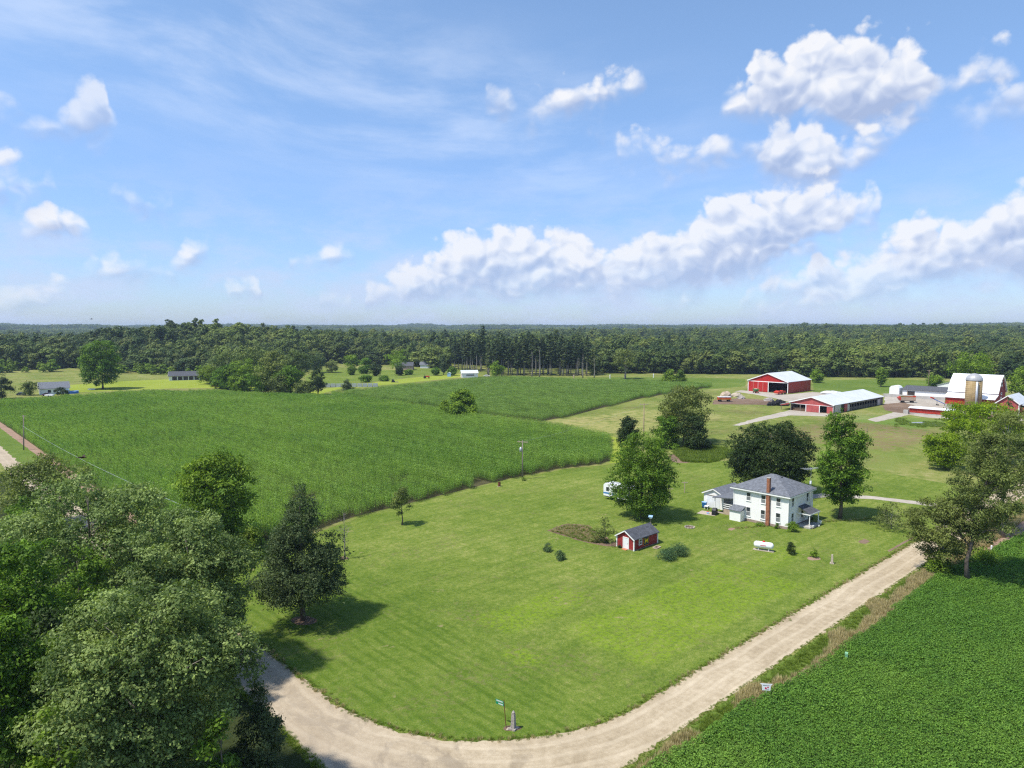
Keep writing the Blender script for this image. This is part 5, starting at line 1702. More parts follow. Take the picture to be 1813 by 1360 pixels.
def machine_shed():
    L, Wd, E, Pk = 26.5, 22.4, 5.95, 10.0
    r = empty('machine_shed', (351.6, 169.4, 0))
    tag(r, 'big red machine shed with white roof and open bay', 'barn')
    s = (Pk - E) / (Wd / 2)
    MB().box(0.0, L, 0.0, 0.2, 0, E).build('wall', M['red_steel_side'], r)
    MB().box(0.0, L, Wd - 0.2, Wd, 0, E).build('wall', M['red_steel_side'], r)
    MB().prism([(0.2, 0), (Wd - 0.2, 0), (Wd - 0.2, E), (Wd / 2, Pk - 0.05), (0.2, E)], L - 0.2, L, 'x').build('wall', M['red_steel'], r)
    MB().prism([(0.2, E - 0.5), (Wd - 0.2, E - 0.5), (Wd - 0.2, E), (Wd / 2, Pk - 0.05), (0.2, E)], 0.0, 0.2, 'x').build('gable', M['red_steel'], r)
    for sg in (0, 1):
        ye = -0.4 if sg == 0 else Wd + 0.4
        mb = MB()
        roof_slab(mb, [(-0.5, ye, E - s * 0.4 + 0.22), (L + 0.5, ye, E - s * 0.4 + 0.22), (L + 0.5, Wd / 2, Pk + 0.22), (-0.5, Wd / 2, Pk + 0.22)], 0.16)
        mb.build('roof', M['steel_roof'], r)
    rake_boards(r, -0.52, Wd, E, Pk, 0.4, s, w_=0.42)
    MB().box(-0.06, -0.0, 0.2, Wd - 0.2, E - 0.62, E - 0.24).build('door_header', M['paint_white'], r)
    for y_ in (0.1, Wd - 0.1, Wd / 2 - 0.4):
        MB().box(-0.08, 0.1, y_ - 0.17, y_ + 0.17, 0, E - 0.2).build('trim_post', M['paint_white'], r)
    MB().box(-0.02, 0.08, -0.03, 0.0, 0, E).build('trim_post', M['paint_white'], r)
    y0 = Wd / 2 - 0.2
    wd = (Wd - 0.3 - y0) / 4
    for k in range(4):
        a = y0 + k * wd
        d = MB().box(-0.16, -0.06, a + 0.06, a + wd - 0.06, 0.1, E - 0.62).build('sliding_door', M['red_steel'], r)
        MB().box(-0.18, -0.07, a - 0.06 if k else a + 0.0, a + 0.055, 0.1, E - 0.62).build('door_trim', M['paint_white' if k == 2 else 'wood_pale'], d)
    MB().box(0.2, L - 0.2, 0.2, Wd - 0.2, 0.02, 0.06).build('floor', M['dirt_brown'], r)
    rng = random.Random(4)
    for k in range(16):
        bx = 11 + rng.uniform(0, 9)
        by = 1.5 + (k % 5) * 1.9 + rng.uniform(-.2, .2)
        bz = (k // 5) * 1.4
        h = empty('hay_bale', (351.6 + bx, 169.4 + by, 0.06 + bz))
        h.rotation_euler = (0, 0, rng.uniform(-.15, .15))
        tag(h, 'round hay bale, %s from the right in the %s layer inside the machine shed' % (('first', 'second', 'third', 'fourth', 'fifth')[k % 5], ('bottom', 'second', 'third', 'top')[k // 5]), 'hay bale', 'hay bales in the machine shed')
        MB().lathe([(0.62, -0.78), (0.72, -0.7), (0.74, 0.0), (0.72, 0.7), (0.62, 0.78)], (0, 0, 0.74), 12, 'x').build('bale', M['hay_brown'], h)


def cattle_barn():
    """long low barn with open feed side"""
    x0, y0 = 281.0, 116.5
    L, Wd, E, Pk = 52.0, 17.6, 3.5, 6.1
    r = empty('cattle_barn', (x0, y0, 0))
    tag(r, 'long low cattle barn with white steel roof and faded red gable', 'barn')
    s = (Pk - E) / (Wd / 2)
    rk = Wd / 2
    gb = MB().prism([(0.0, E - 0.55), (Wd, E - 0.55), (Wd, E), (rk, Pk - 0.05), (0.0, E)], 0.0, 0.2, 'x').build('gable', M['red_faded'], r)
    for sg in (0, 1):
        ye = -0.5 if sg == 0 else Wd + 0.5
        mb = MB()
        roof_slab(mb, [(-0.5, ye, E - s * 0.5 + 0.2), (L + 0.5, ye, E - s * 0.5 + 0.2), (L + 0.5, rk, Pk + 0.2), (-0.5, rk, Pk + 0.2)], 0.14)
        mb.build('roof', M['steel_roof'], r)
    mb = MB()
    roof_slab(mb, [(-0.4, Wd + 0.52, E - s * 0.5 + 0.05), (14, Wd + 0.52, E - s * 0.5 + 0.05), (14, Wd + 4.2, E - 1.2), (-0.4, Wd + 4.2, E - 1.2)], 0.14)
    mb.build('lean_to_roof', M['steel_roof'], r)
    MB().prism([(Wd + 0.55, E - 0.95), (Wd + 4.1, E - 1.75), (Wd + 4.1, E - 1.36), (Wd + 0.55, E - 0.22)], -0.3, -0.1, 'x').build('lean_to_gable', M['red_faded'], r)
    rake_boards(r, -0.52, Wd, E, Pk, 0.5, s, w_=0.3)
    MB().box(-0.05, 0.0, 0, Wd, E - 0.66, E - 0.50).build('header_trim', M['paint_white'], r)
    # sliding door and panels in the gable end
    d = MB().box(-0.14, -0.04, 5.6, 11.0, 0.1, E - 0.66).build('sliding_door', M['red_faded'], r)
    for y_ in (5.5, 11.0):
        MB().box(-0.16, -0.02, y_ - 0.14, y_ + 0.14, 0.05, E - 0.66).build('door_trim', M['paint_white'], d)
    MB().box(-0.0, 0.12, 0.15, 2.6, 0, E - 0.55).build('gable_panel', M['red_faded'], r)
    MB().box(-0.1, 0.1, 0.0, 0.15, 0, E - 0.3).build('trim_post', M['paint_white'], r)
    for y_ in (13.4, Wd - 0.2, Wd + 3.9):
        MB().box(-0.1, 0.12, y_ - 0.1, y_ + 0.1, 0, E - 0.55 if y_ < Wd else E - 1.8).build('post', M['wood_grey'], r)
    # back and far walls
    MB().box(0.3, L, Wd - 0.2, Wd, 0, E).build('back_wall', M['wood_grey'], r)
    MB().prism([(0, 0), (Wd, 0), (Wd, E), (rk, Pk - 0.05), (0, E)], L - 0.2, L, 'x').build('end_wall', M['wood_grey'], r)
    # long open side: posts, rails, pale panels at the near end
    for k in range(19):
        x_ = 1.0 + k * 2.78
        MB().box(x_ - 0.1, x_ + 0.1, 0.0, 0.2, 0, E - 0.05).build('side_post', M['wood_grey'], r)
    for z_ in (0.35, 0.8, 1.2):
        MB().box(16, L - 8, -0.03, 0.03, z_, z_ + 0.16).build('side_rail', M['wood_grey'], r)
    MB().box(14.5, L, -0.02, 0.1, E - 0.75, E - 0.02).build('side_header', M['wood_grey'], r)
    for a, b in ((1.2, 7.4), (L - 6.0, L - 3.0), (13.6, 15.8)):
        MB().box(a, b, -0.02, 0.14, 0.1, E - 0.1).build('side_panel', M['galvanised'], r)
    MB().box(L - 3.0, L, -0.02, 0.12, 0.0, E - 0.8).build('side_panel', M['wood_grey'], r)
    MB().box(10.6, 13.6, -0.02, 0.12, 0.0, E - 0.1).build('side_panel', M['red_faded'], r)
    MB().box(0.3, L - 0.3, 0.3, Wd - 0.3, 0.02, 0.05).build('floor', M['dirt_brown'], r)
    MB().box(1.0, 10.0, 6.5, Wd - 0.6, 0.06, 1.4).build('bedding', M['hay_brown'], r)


def feed_bunk():
    r = empty('feed_bunk', (304.6, 79.6, 0))
    tag(r, 'long red feed bunk with white roof below the silo', 'feed bunk')
    n, Wd = 7, 16.8
    st = Wd / n
    for k in range(n):
        MB().box(0.0, 0.1, k * st + 0.06, (k + 1) * st - 0.06, 0.55, 2.25).build('panel', M['red_barn'], r)
        MB().box(-0.03, 0.13, k * st - 0.06, k * st + 0.06, 0, 2.3).build('post', M['red_barn_end'], r)
    MB().box(-0.03, 0.13, Wd - 0.06, Wd + 0.06, 0, 2.3).build('post', M['red_barn_end'], r)
    MB().box(1.75, 1.85, 0, Wd, 0.5, 2.6).build('back_panel', M['wood_grey'], r)
    mb = MB(); roof_slab(mb, [(-0.5, -0.4, 2.42), (-0.5, Wd + 0.4, 2.42), (2.1, Wd + 0.4, 2.95), (2.1, -0.4, 2.95)], 0.12)
    mb.build('roof', M['steel_roof_y'], r)
    MB().box(-0.2, 1.95, 0, Wd, 0.0, 0.5).build('trough', M['concrete'], r)
    MB().box(-1.6, -0.2, 16.9, 18.6, 0, 1.5).build('block_end', M['concrete'], r)


def big_barn():
    y0, Wl = 74.5, 17.2
    r = empty('gambrel_barn', (332.0, y0, 0))
    tag(r, 'tall gambrel barn with white roof and red walls beside the silo', 'barn')
    xm, bw = 11.5, 6.5          # ridge position, half width of the main barn
    E, K, Pk = 7.5, 11.6, 14.5
    prof = [(xm - bw, 0), (xm + bw, 0), (xm + bw, E), (xm + bw * 0.60, K), (xm, Pk), (xm - bw * 0.60, K), (xm - bw, E)]
    wl = MB().prism(prof, 0.0, Wl, 'y').build('wall', M['red_barn_end'], r)
    for sg in (-1, 1):
        for q, (a, b) in enumerate((((bw + 0.45, E - 0.3), (bw * 0.60, K)), ((bw * 0.60, K), (0, Pk)))):
            mb = MB()
            roof_slab(mb, [(xm + sg * a[0], -0.5, a[1] + 0.2), (xm + sg * a[0], Wl + 0.5, a[1] + 0.2), (xm + sg * b[0], Wl + 0.5, b[1] + 0.2), (xm + sg * b[0], -0.5, b[1] + 0.2)], 0.16)
            mb.build('roof', M['steel_roof_y'], r)
    for sg in (-1, 1):
        for a, b in (((bw + 0.3, E - 0.2), (bw * 0.60, K + 0.1)), ((bw * 0.60, K + 0.1), (0, Pk + 0.1))):
            mb = MB(); mb.bar((xm + sg * a[0], -0.52, a[1]), (xm + sg * b[0], -0.52, b[1]), 0.08, 0.4); mb.build('rake_board', M['paint_white'], r)
    # lean-to along the front
    MB().box(0.0, xm - bw - 0.02, 0, Wl, 2.4, 5.2).build('lean_to_wall', M['red_barn'], r)
    MB().box(-0.06, xm - bw - 0.02, -0.05, Wl + 0.05, 0, 2.4).build('block_wall', M['concrete'], r)
    mb = MB(); roof_slab(mb, [(-0.6, -0.6, 5.3), (-0.6, Wl + 0.5, 5.3), (xm - bw - 0.02, Wl + 0.5, 7.0), (xm - bw - 0.02, -0.6, 7.0)], 0.14)
    mb.build('lean_to_roof', M['steel_roof_y'], r)
    MB().box(-0.14, -0.065, 10.6, 12.8, 0.1, 2.3).build('door', M['red_barn'], r)
    MB().box(-0.10, -0.064, 7.4, 9.8, 0.0, 2.2).build('doorway', M['dark_inside'], r)
    # white marks in the gable: window and hay door
    for x_, z_, h_, w_ in ((xm, 10.0, 2.2, 1.5), (xm - 0.2, 6.5, 1.0, 2.0), (xm - 0.6, 2.6, 3.2, 1.4)):
        wn = MB().box(x_ - w_ / 2, x_ + w_ / 2, -0.08, -0.0, z_, z_ + h_).build('hay_door', M['paint_white'], r)
        MB().box(x_ - w_ / 2 + 0.2, x_ + w_ / 2 - 0.2, -0.10, -0.08, z_ + h_ * 0.35, z_ + h_ * 0.75).build('opening', M['dark_inside'], wn)
    # silo
    si = empty('silo', (329.0, 80.8, 0))
    tag(si, 'stained concrete stave silo with metal dome', 'silo')
    R = 2.95
    MB().lathe([(R, 0), (R, 13.0)], n=36).build('stave_wall', M['silo_stave'], si, smooth=True)
    dm = MB().lathe([(R + 0.12, 12.9)] + [((R + 0.12) * math.cos(a), 13.0 + 2.75 * math.sin(a)) for a in np.linspace(0, 1.45, 9)] + [(0.05, 15.8)], n=36).build('dome', M['silo_dome'], si, smooth=True)
    for z_ in np.arange(0.8, 12.9, 0.8):
        MB().lathe([(R + 0.002, z_ - 0.03), (R + 0.03, z_), (R + 0.002, z_ + 0.03)], n=36).build('hoop', M['rust'], si)
    a = math.radians(-148)
    cx, cy_ = (R + 0.3) * math.cos(a), (R + 0.3) * math.sin(a)
    MB().tube([(cx, cy_, 0.8), (cx, cy_, 12.6)], 0.42, 10).build('chute', M['galvanised'], si, smooth=True)
    # small gabled barn in front of the right end
    g = empty('gabled_annex', (318.0, 63.2, 0))
    tag(g, 'pinkish red gabled barn right of the silo', 'barn')
    W2, E2, P2, L2 = 7.2, 5.6, 8.4, 16.0
    MB().prism([(0, 0), (W2, 0), (W2, E2), (W2 / 2, P2), (0, E2)], 0, L2, 'x').build('wall', M['red_faded'], g)
    s = (P2 - E2) / (W2 / 2)
    for sg in (0, 1):
        ye = -0.5 if sg == 0 else W2 + 0.5
        mb = MB(); roof_slab(mb, [(-0.5, ye, E2 - s * 0.5 + 0.18), (L2 + 0.5, ye, E2 - s * 0.5 + 0.18), (L2 + 0.5, W2 / 2, P2 + 0.18), (-0.5, W2 / 2, P2 + 0.18)], 0.14)
        mb.build('roof', M['steel_roof'], g)
    rake_boards(g, -0.52, W2, E2, P2, 0.5, s, w_=0.3)
    for y_ in (0.0, W2):
        MB().box(-0.1, 0.1, y_ - 0.18, y_ + 0.18, 0, E2 - 0.1).build('corner_board', M['paint_white'], g)
    MB().box(2.0, 14.0, -6.0, -0.02, 0, 4.0).build('side_wing', M['red_faded'], g)
    mb = MB(); roof_slab(mb, [(1.5, -6.4, 4.1), (14.4, -6.4, 4.1), (14.4, -0.02, 5.2), (1.5, -0.02, 5.2)], 0.12)
    mb.build('wing_roof', M['steel_roof'], g)
    MB().box(1.9, 2.0, -5.0, -1.5, 0, 2.8).build('wing_doorway', M['dark_inside'], g)


def milk_house():
    r = empty('milk_house', (379.0, 101.0, 0))
    tag(r, 'long white block building with dark roof left of the silo', 'barn')
    MB().box(0, 8.0, 0, 22.5, 0.5, 3.4).build('wall', M['paint_white'], r)
    MB().box(-0.04, 8.04, -0.04, 22.54, 0, 0.5).build('base', M['concrete'], r)
    for a, b in (((-0.6, 3.45), (4, 5.4)), ((8.6, 3.45), (4, 5.4))):
        mb = MB(); roof_slab(mb, [(a[0], -0.5, a[1] + 0.15), (a[0], 23.0, a[1] + 0.15), (b[0], 22.0, b[1] + 0.15), (b[0], -0.5, b[1] + 0.15)], 0.14)
        mb.build('roof', M['shingle_dark'], r)
    MB().box(-0.06, -0.0, 17.0, 20.2, 0.2, 2.9).build('doorway', M['dark_inside'], r)
    MB().box(-0.09, -0.0, 20.2, 20.5, 0.2, 3.0).build('door_frame', M['wood_pale'], r)
    MB().box(-0.07, 0.0, 1.4, 2.2, 1.9, 2.7).build('opening', M['dark_inside'], r)
    t_ = empty('bulk_tank_house', (377.5, 124.6, 0))
    tag(t_, 'small white boxy outbuilding with rounded roof at the left end of the yard', 'outbuilding')
    MB().prism([(0, 0), (4.6, 0), (4.6, 4.2), (3.8, 5.1), (2.3, 5.4), (0.8, 5.1), (0, 4.2)], 0, 5.0, 'x').build('wall', M['camper_white'], t_)
    MB().box(-0.05, 5.05, -0.05, 4.65, 0, 0.6).build('base', M['concrete'], t_)
    MB().box(2.0, 3.0, -0.06, 0.0, 0.2, 2.4).build('door', M['dark_inside'], t_)
    w_ = empty('yard_wall', (372.0, 88.0, 0))
    tag(w_, 'low pale concrete wall across the barn yard', 'wall')
    MB().box(0, 0.3, 0, 42.0, 0, 1.5).build('panel', M['concrete'], w_)
    b = empty('white_outbuilding', (420, 108, 0))
    tag(b, 'white steel-roofed building showing behind the dark-roofed one', 'outbuilding')
    MB().prism([(0, 0), (12, 0), (12, 3.6), (6, 5.6), (0, 3.6)], 0, 14, 'x').build('wall', M['camper_white'], b)
    for sg in (0, 1):
        ye = -0.4 if sg == 0 else 12.4
        mb = MB(); roof_slab(mb, [(-0.4, ye, 3.68), (14.4, ye, 3.68), (14.4, 6, 5.8), (-0.4, 6, 5.8)], 0.12); mb.build('roof', M['steel_roof'], b)
    b = empty('white_outbuilding', (372, 56, 0))
    tag(b, 'white shed with dark vents behind the gambrel barn at the right', 'outbuilding')
    MB().prism([(0, 0), (15, 0), (15, 3.8), (7.5, 6.2), (0, 3.8)], 0, 14, 'x').build('wall', M['camper_white'], b)
    for sg in (0, 1):
        ye = -0.4 if sg == 0 else 15.4
        mb = MB(); roof_slab(mb, [(-0.4, ye, 3.82), (14.4, ye, 3.82), (14.4, 7.5, 6.4), (-0.4, 7.5, 6.4)], 0.12); mb.build('roof', M['steel_roof'], b)
    for k in range(3):
        MB().box(-0.05, 0.0, 9.6 + 1.7 * k, 10.6 + 1.7 * k, 2.0, 3.0).build('vent', M['dark_inside'], b)


farmhouse()
garage()
red_shed()
machine_shed()
cattle_barn()
feed_bunk()
big_barn()
milk_house()


# ------------------------------------------------------------------ far buildings
def far_house(name, label, loc, rz, L, Wd, E, Pk, wall, roof, posts=0, cat='house'):
    r, _ = gable_building(name, label, cat, loc, L, Wd, E, Pk, wall, roof, rz=rz, over=0.5)
    rake_boards(r, -0.52, Wd, E, Pk, 0.5, (Pk - E) / (Wd / 2), w_=0.3)
    return r


VR = -TH          # facing the lens
x, y = G(299, 674)
r = far_house('open_shed', 'white gabled open shed with dark roof at the edge of the left woods', (x, y, 0), VR + math.radians(20), 20, 7.5, 3.0, 5.6, 'camper_white', 'shingle_dark', cat='shed')
for k in range(6):
    MB().box(2 + 3.3 * k, 4.8 + 3.3 * k, -0.06, 0.0, 0.15, 2.5).build('open_bay', M['dark_inside'], r)
x, y = G(70, 699)
r = far_house('low_house', 'low grey house with pale roof at the far left', (x, y, 0), VR + math.radians(35), 13, 13, 3.0, 5.8, 'siding_white', 'shingle_grey')
MB().box(3.6, 5.0, -0.06, 0, 0.8, 2.2).build('window', M['glass_dark'], r)
MB().box(6.0, 7.2, -0.06, 0, 0.8, 2.2).build('window', M['glass_dark'], r)
MB().box(-0.06, 0, 3.0, 8.0, 0.1, 2.3).build('garage_door', M['paint_white'], r)
x, y = G(818, 669)
r = far_house('white_cottage', 'small white building between orchard and pines', (x, y, 0), VR + math.radians(12), 11, 7, 3.2, 4.9, 'camper_white', 'steel_roof')
MB().box(-0.06, 0, 2.0, 4.6, 0.2, 2.4).build('door', M['pink_wall'], r)
MB().box(3.0, 8.5, -0.06, 0, 1.2, 2.2).build('window', M['glass_blind'], r)
x, y = G(700, 655)
far_house('pink_house', 'pinkish house half hidden under the flat-topped tree', (x, y, 0), VR, 14, 9, 3.2, 6.0, 'pink_wall', 'shingle_dark')
x, y = G(744, 652)
far_house('white_house', 'white house glimpsed between orchard and pines', (x, y, 0), VR, 8, 8, 3.0, 5.2, 'camper_white', 'shingle_grey')
x, y = G(548, 686)
r = empty('greenhouse_frame', (x, y, 0), VR + 0.1)
tag(r, 'long low grey slatted structure behind the spur trees', 'greenhouse')
for k in range(13):
    MB().prism([(0, 0), (2.4, 0), (2.4, 0.4), (0.4, 2.1), (0, 2.1)], 3.0 * k, 3.0 * k + 2.6, 'x').build('panel', M['galvanised'], r)
for k, (ppx, by_) in enumerate(((1016, 671), (1080, 671), (1106, 670), (1157, 669))):
    x, y = G(ppx, by_)
    o = MB().lathe([(0.28, 0), (0.28, 2.0), (0.36, 2.02), (0.36, 2.6), (0.18, 2.8)], n=8).build('marker_post', M['camper_white' if k % 2 else 'pink_wall'], None, (x, y, 0))
    tag(o, ('pinkish marker post left of the others at the field end', 'white marker post in front of the woods', 'pinkish marker post by the twin-trunked tree', 'white marker post nearest the round bush')[k], 'post')


# ------------------------------------------------------------------ poles and wires
def pole(px, by, ytop, label, rz=0.0, transformer=False, lean=0.0, arm=2.4, mat='wood_pole', d=None):
    x, y, dep = spot(px, by, d)
    h = at_depth(px, ytop, dep)[2]
    r = empty('utility_pole', (x, y, 0), rz)
    r.rotation_euler = (0, lean, rz)
    tag(r, label, 'utility pole')
    MB().tube([(0, 0, -0.2), (0, 0, h)], [0.17, 0.11], 8).build('post', M[mat], r, smooth=True)
    if arm:
        a = MB().bar((-arm / 2, 0.12, h - 0.35), (arm / 2, 0.12, h - 0.35), 0.12, 0.14).build('crossarm', M['wood_pale'], r)
        for k in (-1, 1):
            MB().lathe([(0.05, 0), (0.07, 0.1), (0.03, 0.22)], (k * arm * 0.44, 0.12, h - 0.28), 6).build('insulator', M['stone_grey'], a)
    if transformer:
        t_ = MB().lathe([(0.1, 0), (0.30, 0.02), (0.30, 0.9), (0.16, 1.0), (0.05, 1.15)], (-0.38, -0.1, h - 2.6), 12).build('transformer', M['galvanised'], r, smooth=True)
        MB().box(-0.2, 0.0, -0.14, -0.06, h - 2.3, h - 2.2).build('bracket', M['galvanised'], t_)
    return Vector((x, y, h))


pa = pole(925, 849, 780, 'utility pole with grey transformer at the corn edge', rz=-TH - 0.3, transformer=True, mat='wood_grey')
pb = pole(1141, 0, 714, 'tan utility pole rising behind the maple', rz=-TH, d=196, by=None) if False else pole(1141, None, 714, 'tan utility pole rising behind the maple', rz=-TH, d=196)
pc = pole(42, 797, 735, 'weathered leaning pole at the left corn edge', rz=-TH, lean=0.05, arm=0.9, mat='wood_grey')
pd_ = pole(1559, None, 660, 'utility pole behind the cattle barn', rz=-TH, d=405)
pe = pole(1644, None, 655, 'utility pole behind the dark-roofed white building', rz=-TH, d=400)


def wire(label, a, b, sag, mat='sign_white', r=0.018):
    a, b = Vector(a), Vector(b)
    pts = [a.lerp(b, t) - Vector((0, 0, sag * 4 * t * (1 - t))) for t in np.linspace(0, 1, 15)]
    o = MB().tube(pts, r, 4).build('overhead_wire', M[mat])
    tag(o, label, 'wire')


wire('pale overhead wire running down from the leaning pole along the corn', pc - Vector((0, 0, 3.0)), (33.0, 100.0, 8.4), 1.0, 'galvanised', 0.02)
wire('thin wire between the transformer pole and the tan pole', pa - Vector((0, 0, 0.2)), pb - Vector((0, 0, 0.2)), 0.9, 'galvanised', 0.012)


# ------------------------------------------------------------------ yard things
def antenna():
    x, y = 119.6, 53.0
    r = empty('television_antenna', (x, y, 0))
    tag(r, 'tall lattice mast with a rooftop television antenna beside the farmhouse', 'antenna')
    m = MB()
    for k in range(3):
        a = 2 * math.pi * k / 3
        m.tube([(0.16 * math.cos(a), 0.16 * math.sin(a), 0), (0.14 * math.cos(a), 0.14 * math.sin(a), 7.0)], 0.018, 5)
    for i in range(17):
        z = 0.4 * i
        for k in range(3):
            a, b = 2 * math.pi * (k + i) / 3, 2 * math.pi * (k + i + 1) / 3
            m.tube([(0.15 * math.cos(a), 0.15 * math.sin(a), z), (0.15 * math.cos(b), 0.15 * math.sin(b), z + 0.4)], 0.012, 4)
    m.build('lattice', M['galvanised'], r)
    MB().tube([(0, 0, 6.8), (0, 0, 9.8)], 0.03, 6).build('mast', M['galvanised'], r)
    MB().box(-0.15, 0.15, -0.15, 0.15, 7.0, 7.5).build('rotor', M['sign_white'], r)
    bm = MB().bar((-1.6, 0.5, 9.7), (1.5, -0.5, 9.7), 0.06).build('boom', M['galvanised'], r)
    d = Vector((3.1, -1.0, 0)).normalized()
    p = Vector((-d.y, d.x, 0))
    for k in range(10):
        c = Vector((-1.55, 0.48, 9.72)) + d * (0.33 * k)
        ln = 0.95 - 0.06 * k
        MB().tube([c - p * ln, c + p * ln], 0.012, 4).build('element', M['galvanised'], bm)


antenna()


def propane():
    x, y = (G(1337, 973)[0] + G(1367, 977)[0]) / 2, (G(1337, 973)[1] + G(1367, 977)[1]) / 2
    r = empty('propane_tank', (x, y, 0), -math.pi / 2 + 0.32)
    tag(r, 'white propane tank with red dome on the lawn', 'propane tank')
    R, L = 0.50, 1.05
    prof = [(0.02, -L - 0.42)] + [(R * math.sin(a), -L - 0.42 * math.cos(a)) for a in np.linspace(0.3, math.pi / 2, 6)] + [(R * math.sin(a), L + 0.42 * math.cos(a)) for a in np.linspace(math.pi / 2, 0.3, 6)] + [(0.02, L + 0.42)]
    MB().lathe(prof, (0, 0, 0.88), 20, 'x').build('tank', M['tank_white'], r, smooth=True)
    MB().lathe([(0.2, 0), (0.2, 0.1), (0.12, 0.18), (0.02, 0.2)], (0, 0, 1.36), 12).build('dome_lid', M['red_plastic'], r, smooth=True)
    mk = MB()
    for k in range(7):
        mk.box(-0.42 + 0.12 * k, -0.34 + 0.12 * k, -0.515, -0.495, 0.88, 1.02)
    mk.build('lettering', M['sign_red'], r)
    for k in (-0.75, 0.75):
        MB().box(k - 0.07, k + 0.07, -0.22, 0.22, 0.1, 0.50).build('saddle', M['tank_white'], r)
    MB().box(-1.5, 1.5, -0.40, 0.40, 0.0, 0.1).build('base_slab', M['stone_tan'], r)


propane()


def obelisk(px, by, ytop, label, mat='stone_tan', top=True):
    x, y, dep = spot(px, by)
    h = at_depth(px, ytop, dep)[2]
    r = empty('stone_post', (x, y, 0), 0.3)
    tag(r, label, 'post')
    w_ = h * 0.13
    MB().add([(-w_, -w_, 0), (w_, -w_, 0), (w_, w_, 0), (-w_, w_, 0), (-w_ * .68, -w_ * .68, h), (w_ * .68, -w_ * .68, h), (w_ * .68, w_ * .68, h), (-w_ * .68, w_ * .68, h)],
             [(3, 2, 1, 0), (4, 5, 6, 7), (0, 1, 5, 4), (1, 2, 6, 5), (2, 3, 7, 6), (3, 0, 4, 7)]).build('shaft', M[mat], r)
    MB().box(-w_ * 1.6, w_ * 1.6, -w_ * 1.6, w_ * 1.6, 0, h * 0.10).build('plinth', M[mat], r)
    if top:
        MB().lathe([(w_ * 0.75, 0), (w_ * 0.8, h * 0.06), (w_ * 0.3, h * 0.14), (0.02, h * 0.18)], (0, 0, h), 8).build('finial', M[mat], r)


obelisk(1473, 998, 982, 'pale stone post on the lawn near the road', 'stone_tan', False)
obelisk(909, 1291, 1263, 'weathered grey stone marker at the lawn corner', 'stone_grey')
x, y = G(896, 1288)
rk = random.Random(8)
for k in range(9):
    a = rk.uniform(0, 6.28)
    c = G(906 + rk.uniform(-13, 12), 1291 + rk.uniform(-3, 4))
    o = MB().lathe([(0.02, 0), (0.11, 0.01), (0.12, 0.06), (0.05, 0.11), (0.01, 0.12)], n=7).build('field_stone', M['stone_tan'], None, (c[0], c[1], 0.0))
    o.scale = (rk.uniform(.7, 1.3), rk.uniform(.7, 1.3), rk.uniform(.6, 1.2))
    tag(o, 'small pale stone at the foot of the corner marker', 'stone', 'stones round the corner marker')
r = empty('street_sign', (x, y, 0), 0)
tag(r, 'green street name sign on a rusty post at the road corner', 'street sign')
r.rotation_euler = (math.radians(-2), math.radians(-4), 0)
MB().tube([(0, 0, 0), (0, 0, 2.5)], 0.035, 6).build('post', M['rust'], r)
for k, (z, yaw) in enumerate(((2.22, 0.15), (1.98, 0.15))):
    d = Vector((math.cos(math.pi / 2 + yaw), math.sin(math.pi / 2 + yaw), 0))
    n_ = Vector((-d.y, d.x, 0))
    bl = MB().bar(Vector((0, 0, z)) + d * 0.03, Vector((0, 0, z)) + d * 0.95, 0.012, 0.20).build('blade', M['sign_green'], r)
    lt = MB()
    for q in range(7 if k == 0 else 5):
        c = Vector((0, 0, z)) + d * (0.20 + 0.10 * q)
        for sgn in (-1, 1):
            lt.bar(c + n_ * sgn * 0.009 - d * 0.032, c + n_ * sgn * 0.009 + d * 0.032, 0.004, 0.11)
    lt.build('lettering', M['sign_white'], bl)

# yard sign across the road
x, y = G(1356, 1236)
r = empty('yard_sign', (x, y, 0), -math.radians(10) - TH * 0)
r.rotation_euler = (0, 0, -TH - 0.15)
tag(r, 'white flared sign with red emblem on the verge by the beans', 'sign')
MB().box(-0.035, 0.035, -0.03, 0.03, 0, 0.95).build('post', M['sign_white'], r)
bd = MB().prism([(-0.36, 0.75), (0.36, 0.75), (0.40, 1.25), (0.55, 1.40), (-0.55, 1.40), (-0.40, 1.25)], -0.06, -0.032, 'y').build('board', M['sign_white'], r)
em = MB(); em.prism([(-0.14, 0.90), (0.0, 0.86), (0.06, 0.96), (-0.02, 1.06), (-0.12, 1.06)], -0.068, -0.061, 'y'); em.prism([(0.06, 1.02), (0.20, 1.0), (0.22, 1.12), (0.10, 1.14)], -0.068, -0.061, 'y')
em.build('emblem', M['sign_red'], bd)
lt = MB()
for q in range(6):
    lt.box(-0.30 + 0.1 * q, -0.24 + 0.1 * q, -0.068, -0.061, 1.20, 1.27)
for q in range(4):
    lt.box(0.04 + 0.06 * q, 0.08 + 0.06 * q, -0.068, -0.061, 0.82, 0.87)
lt.build('lettering', M['shingle_dark'], bd)
x, y = G(1498, 1172)
o = empty('cable_pedestal', (x, y, 0), 0.4)
tag(o, 'pale green cable pedestal on the verge beside the beans', 'pedestal')
MB().box(-0.14, 0.14, -0.12, 0.12, 0, 0.75).build('box', M['pedestal_green'], o)
MB().prism([(-0.16, 0.75), (0.16, 0.75), (0.16, 0.95), (0.10, 1.02), (-0.10, 1.02), (-0.16, 0.95)], -0.14, 0.14, 'y').build('hood', M['pedestal_green'], o)
x, y = G(1755, 979)
o = empty('white_marker', (x, y, 0), 0)
tag(o, 'short white utility marker in the weeds right of the elm', 'marker')
MB().tube([(0, 0, 0), (0, 0, 0.95)], 0.10, 10).build('tube', M['sign_white'], o)
MB().lathe([(0.13, 0), (0.14, 0.12), (0.06, 0.2), (0.01, 0.22)], (0, 0, 0.95), 10).build('cap', M['sign_white'], o)

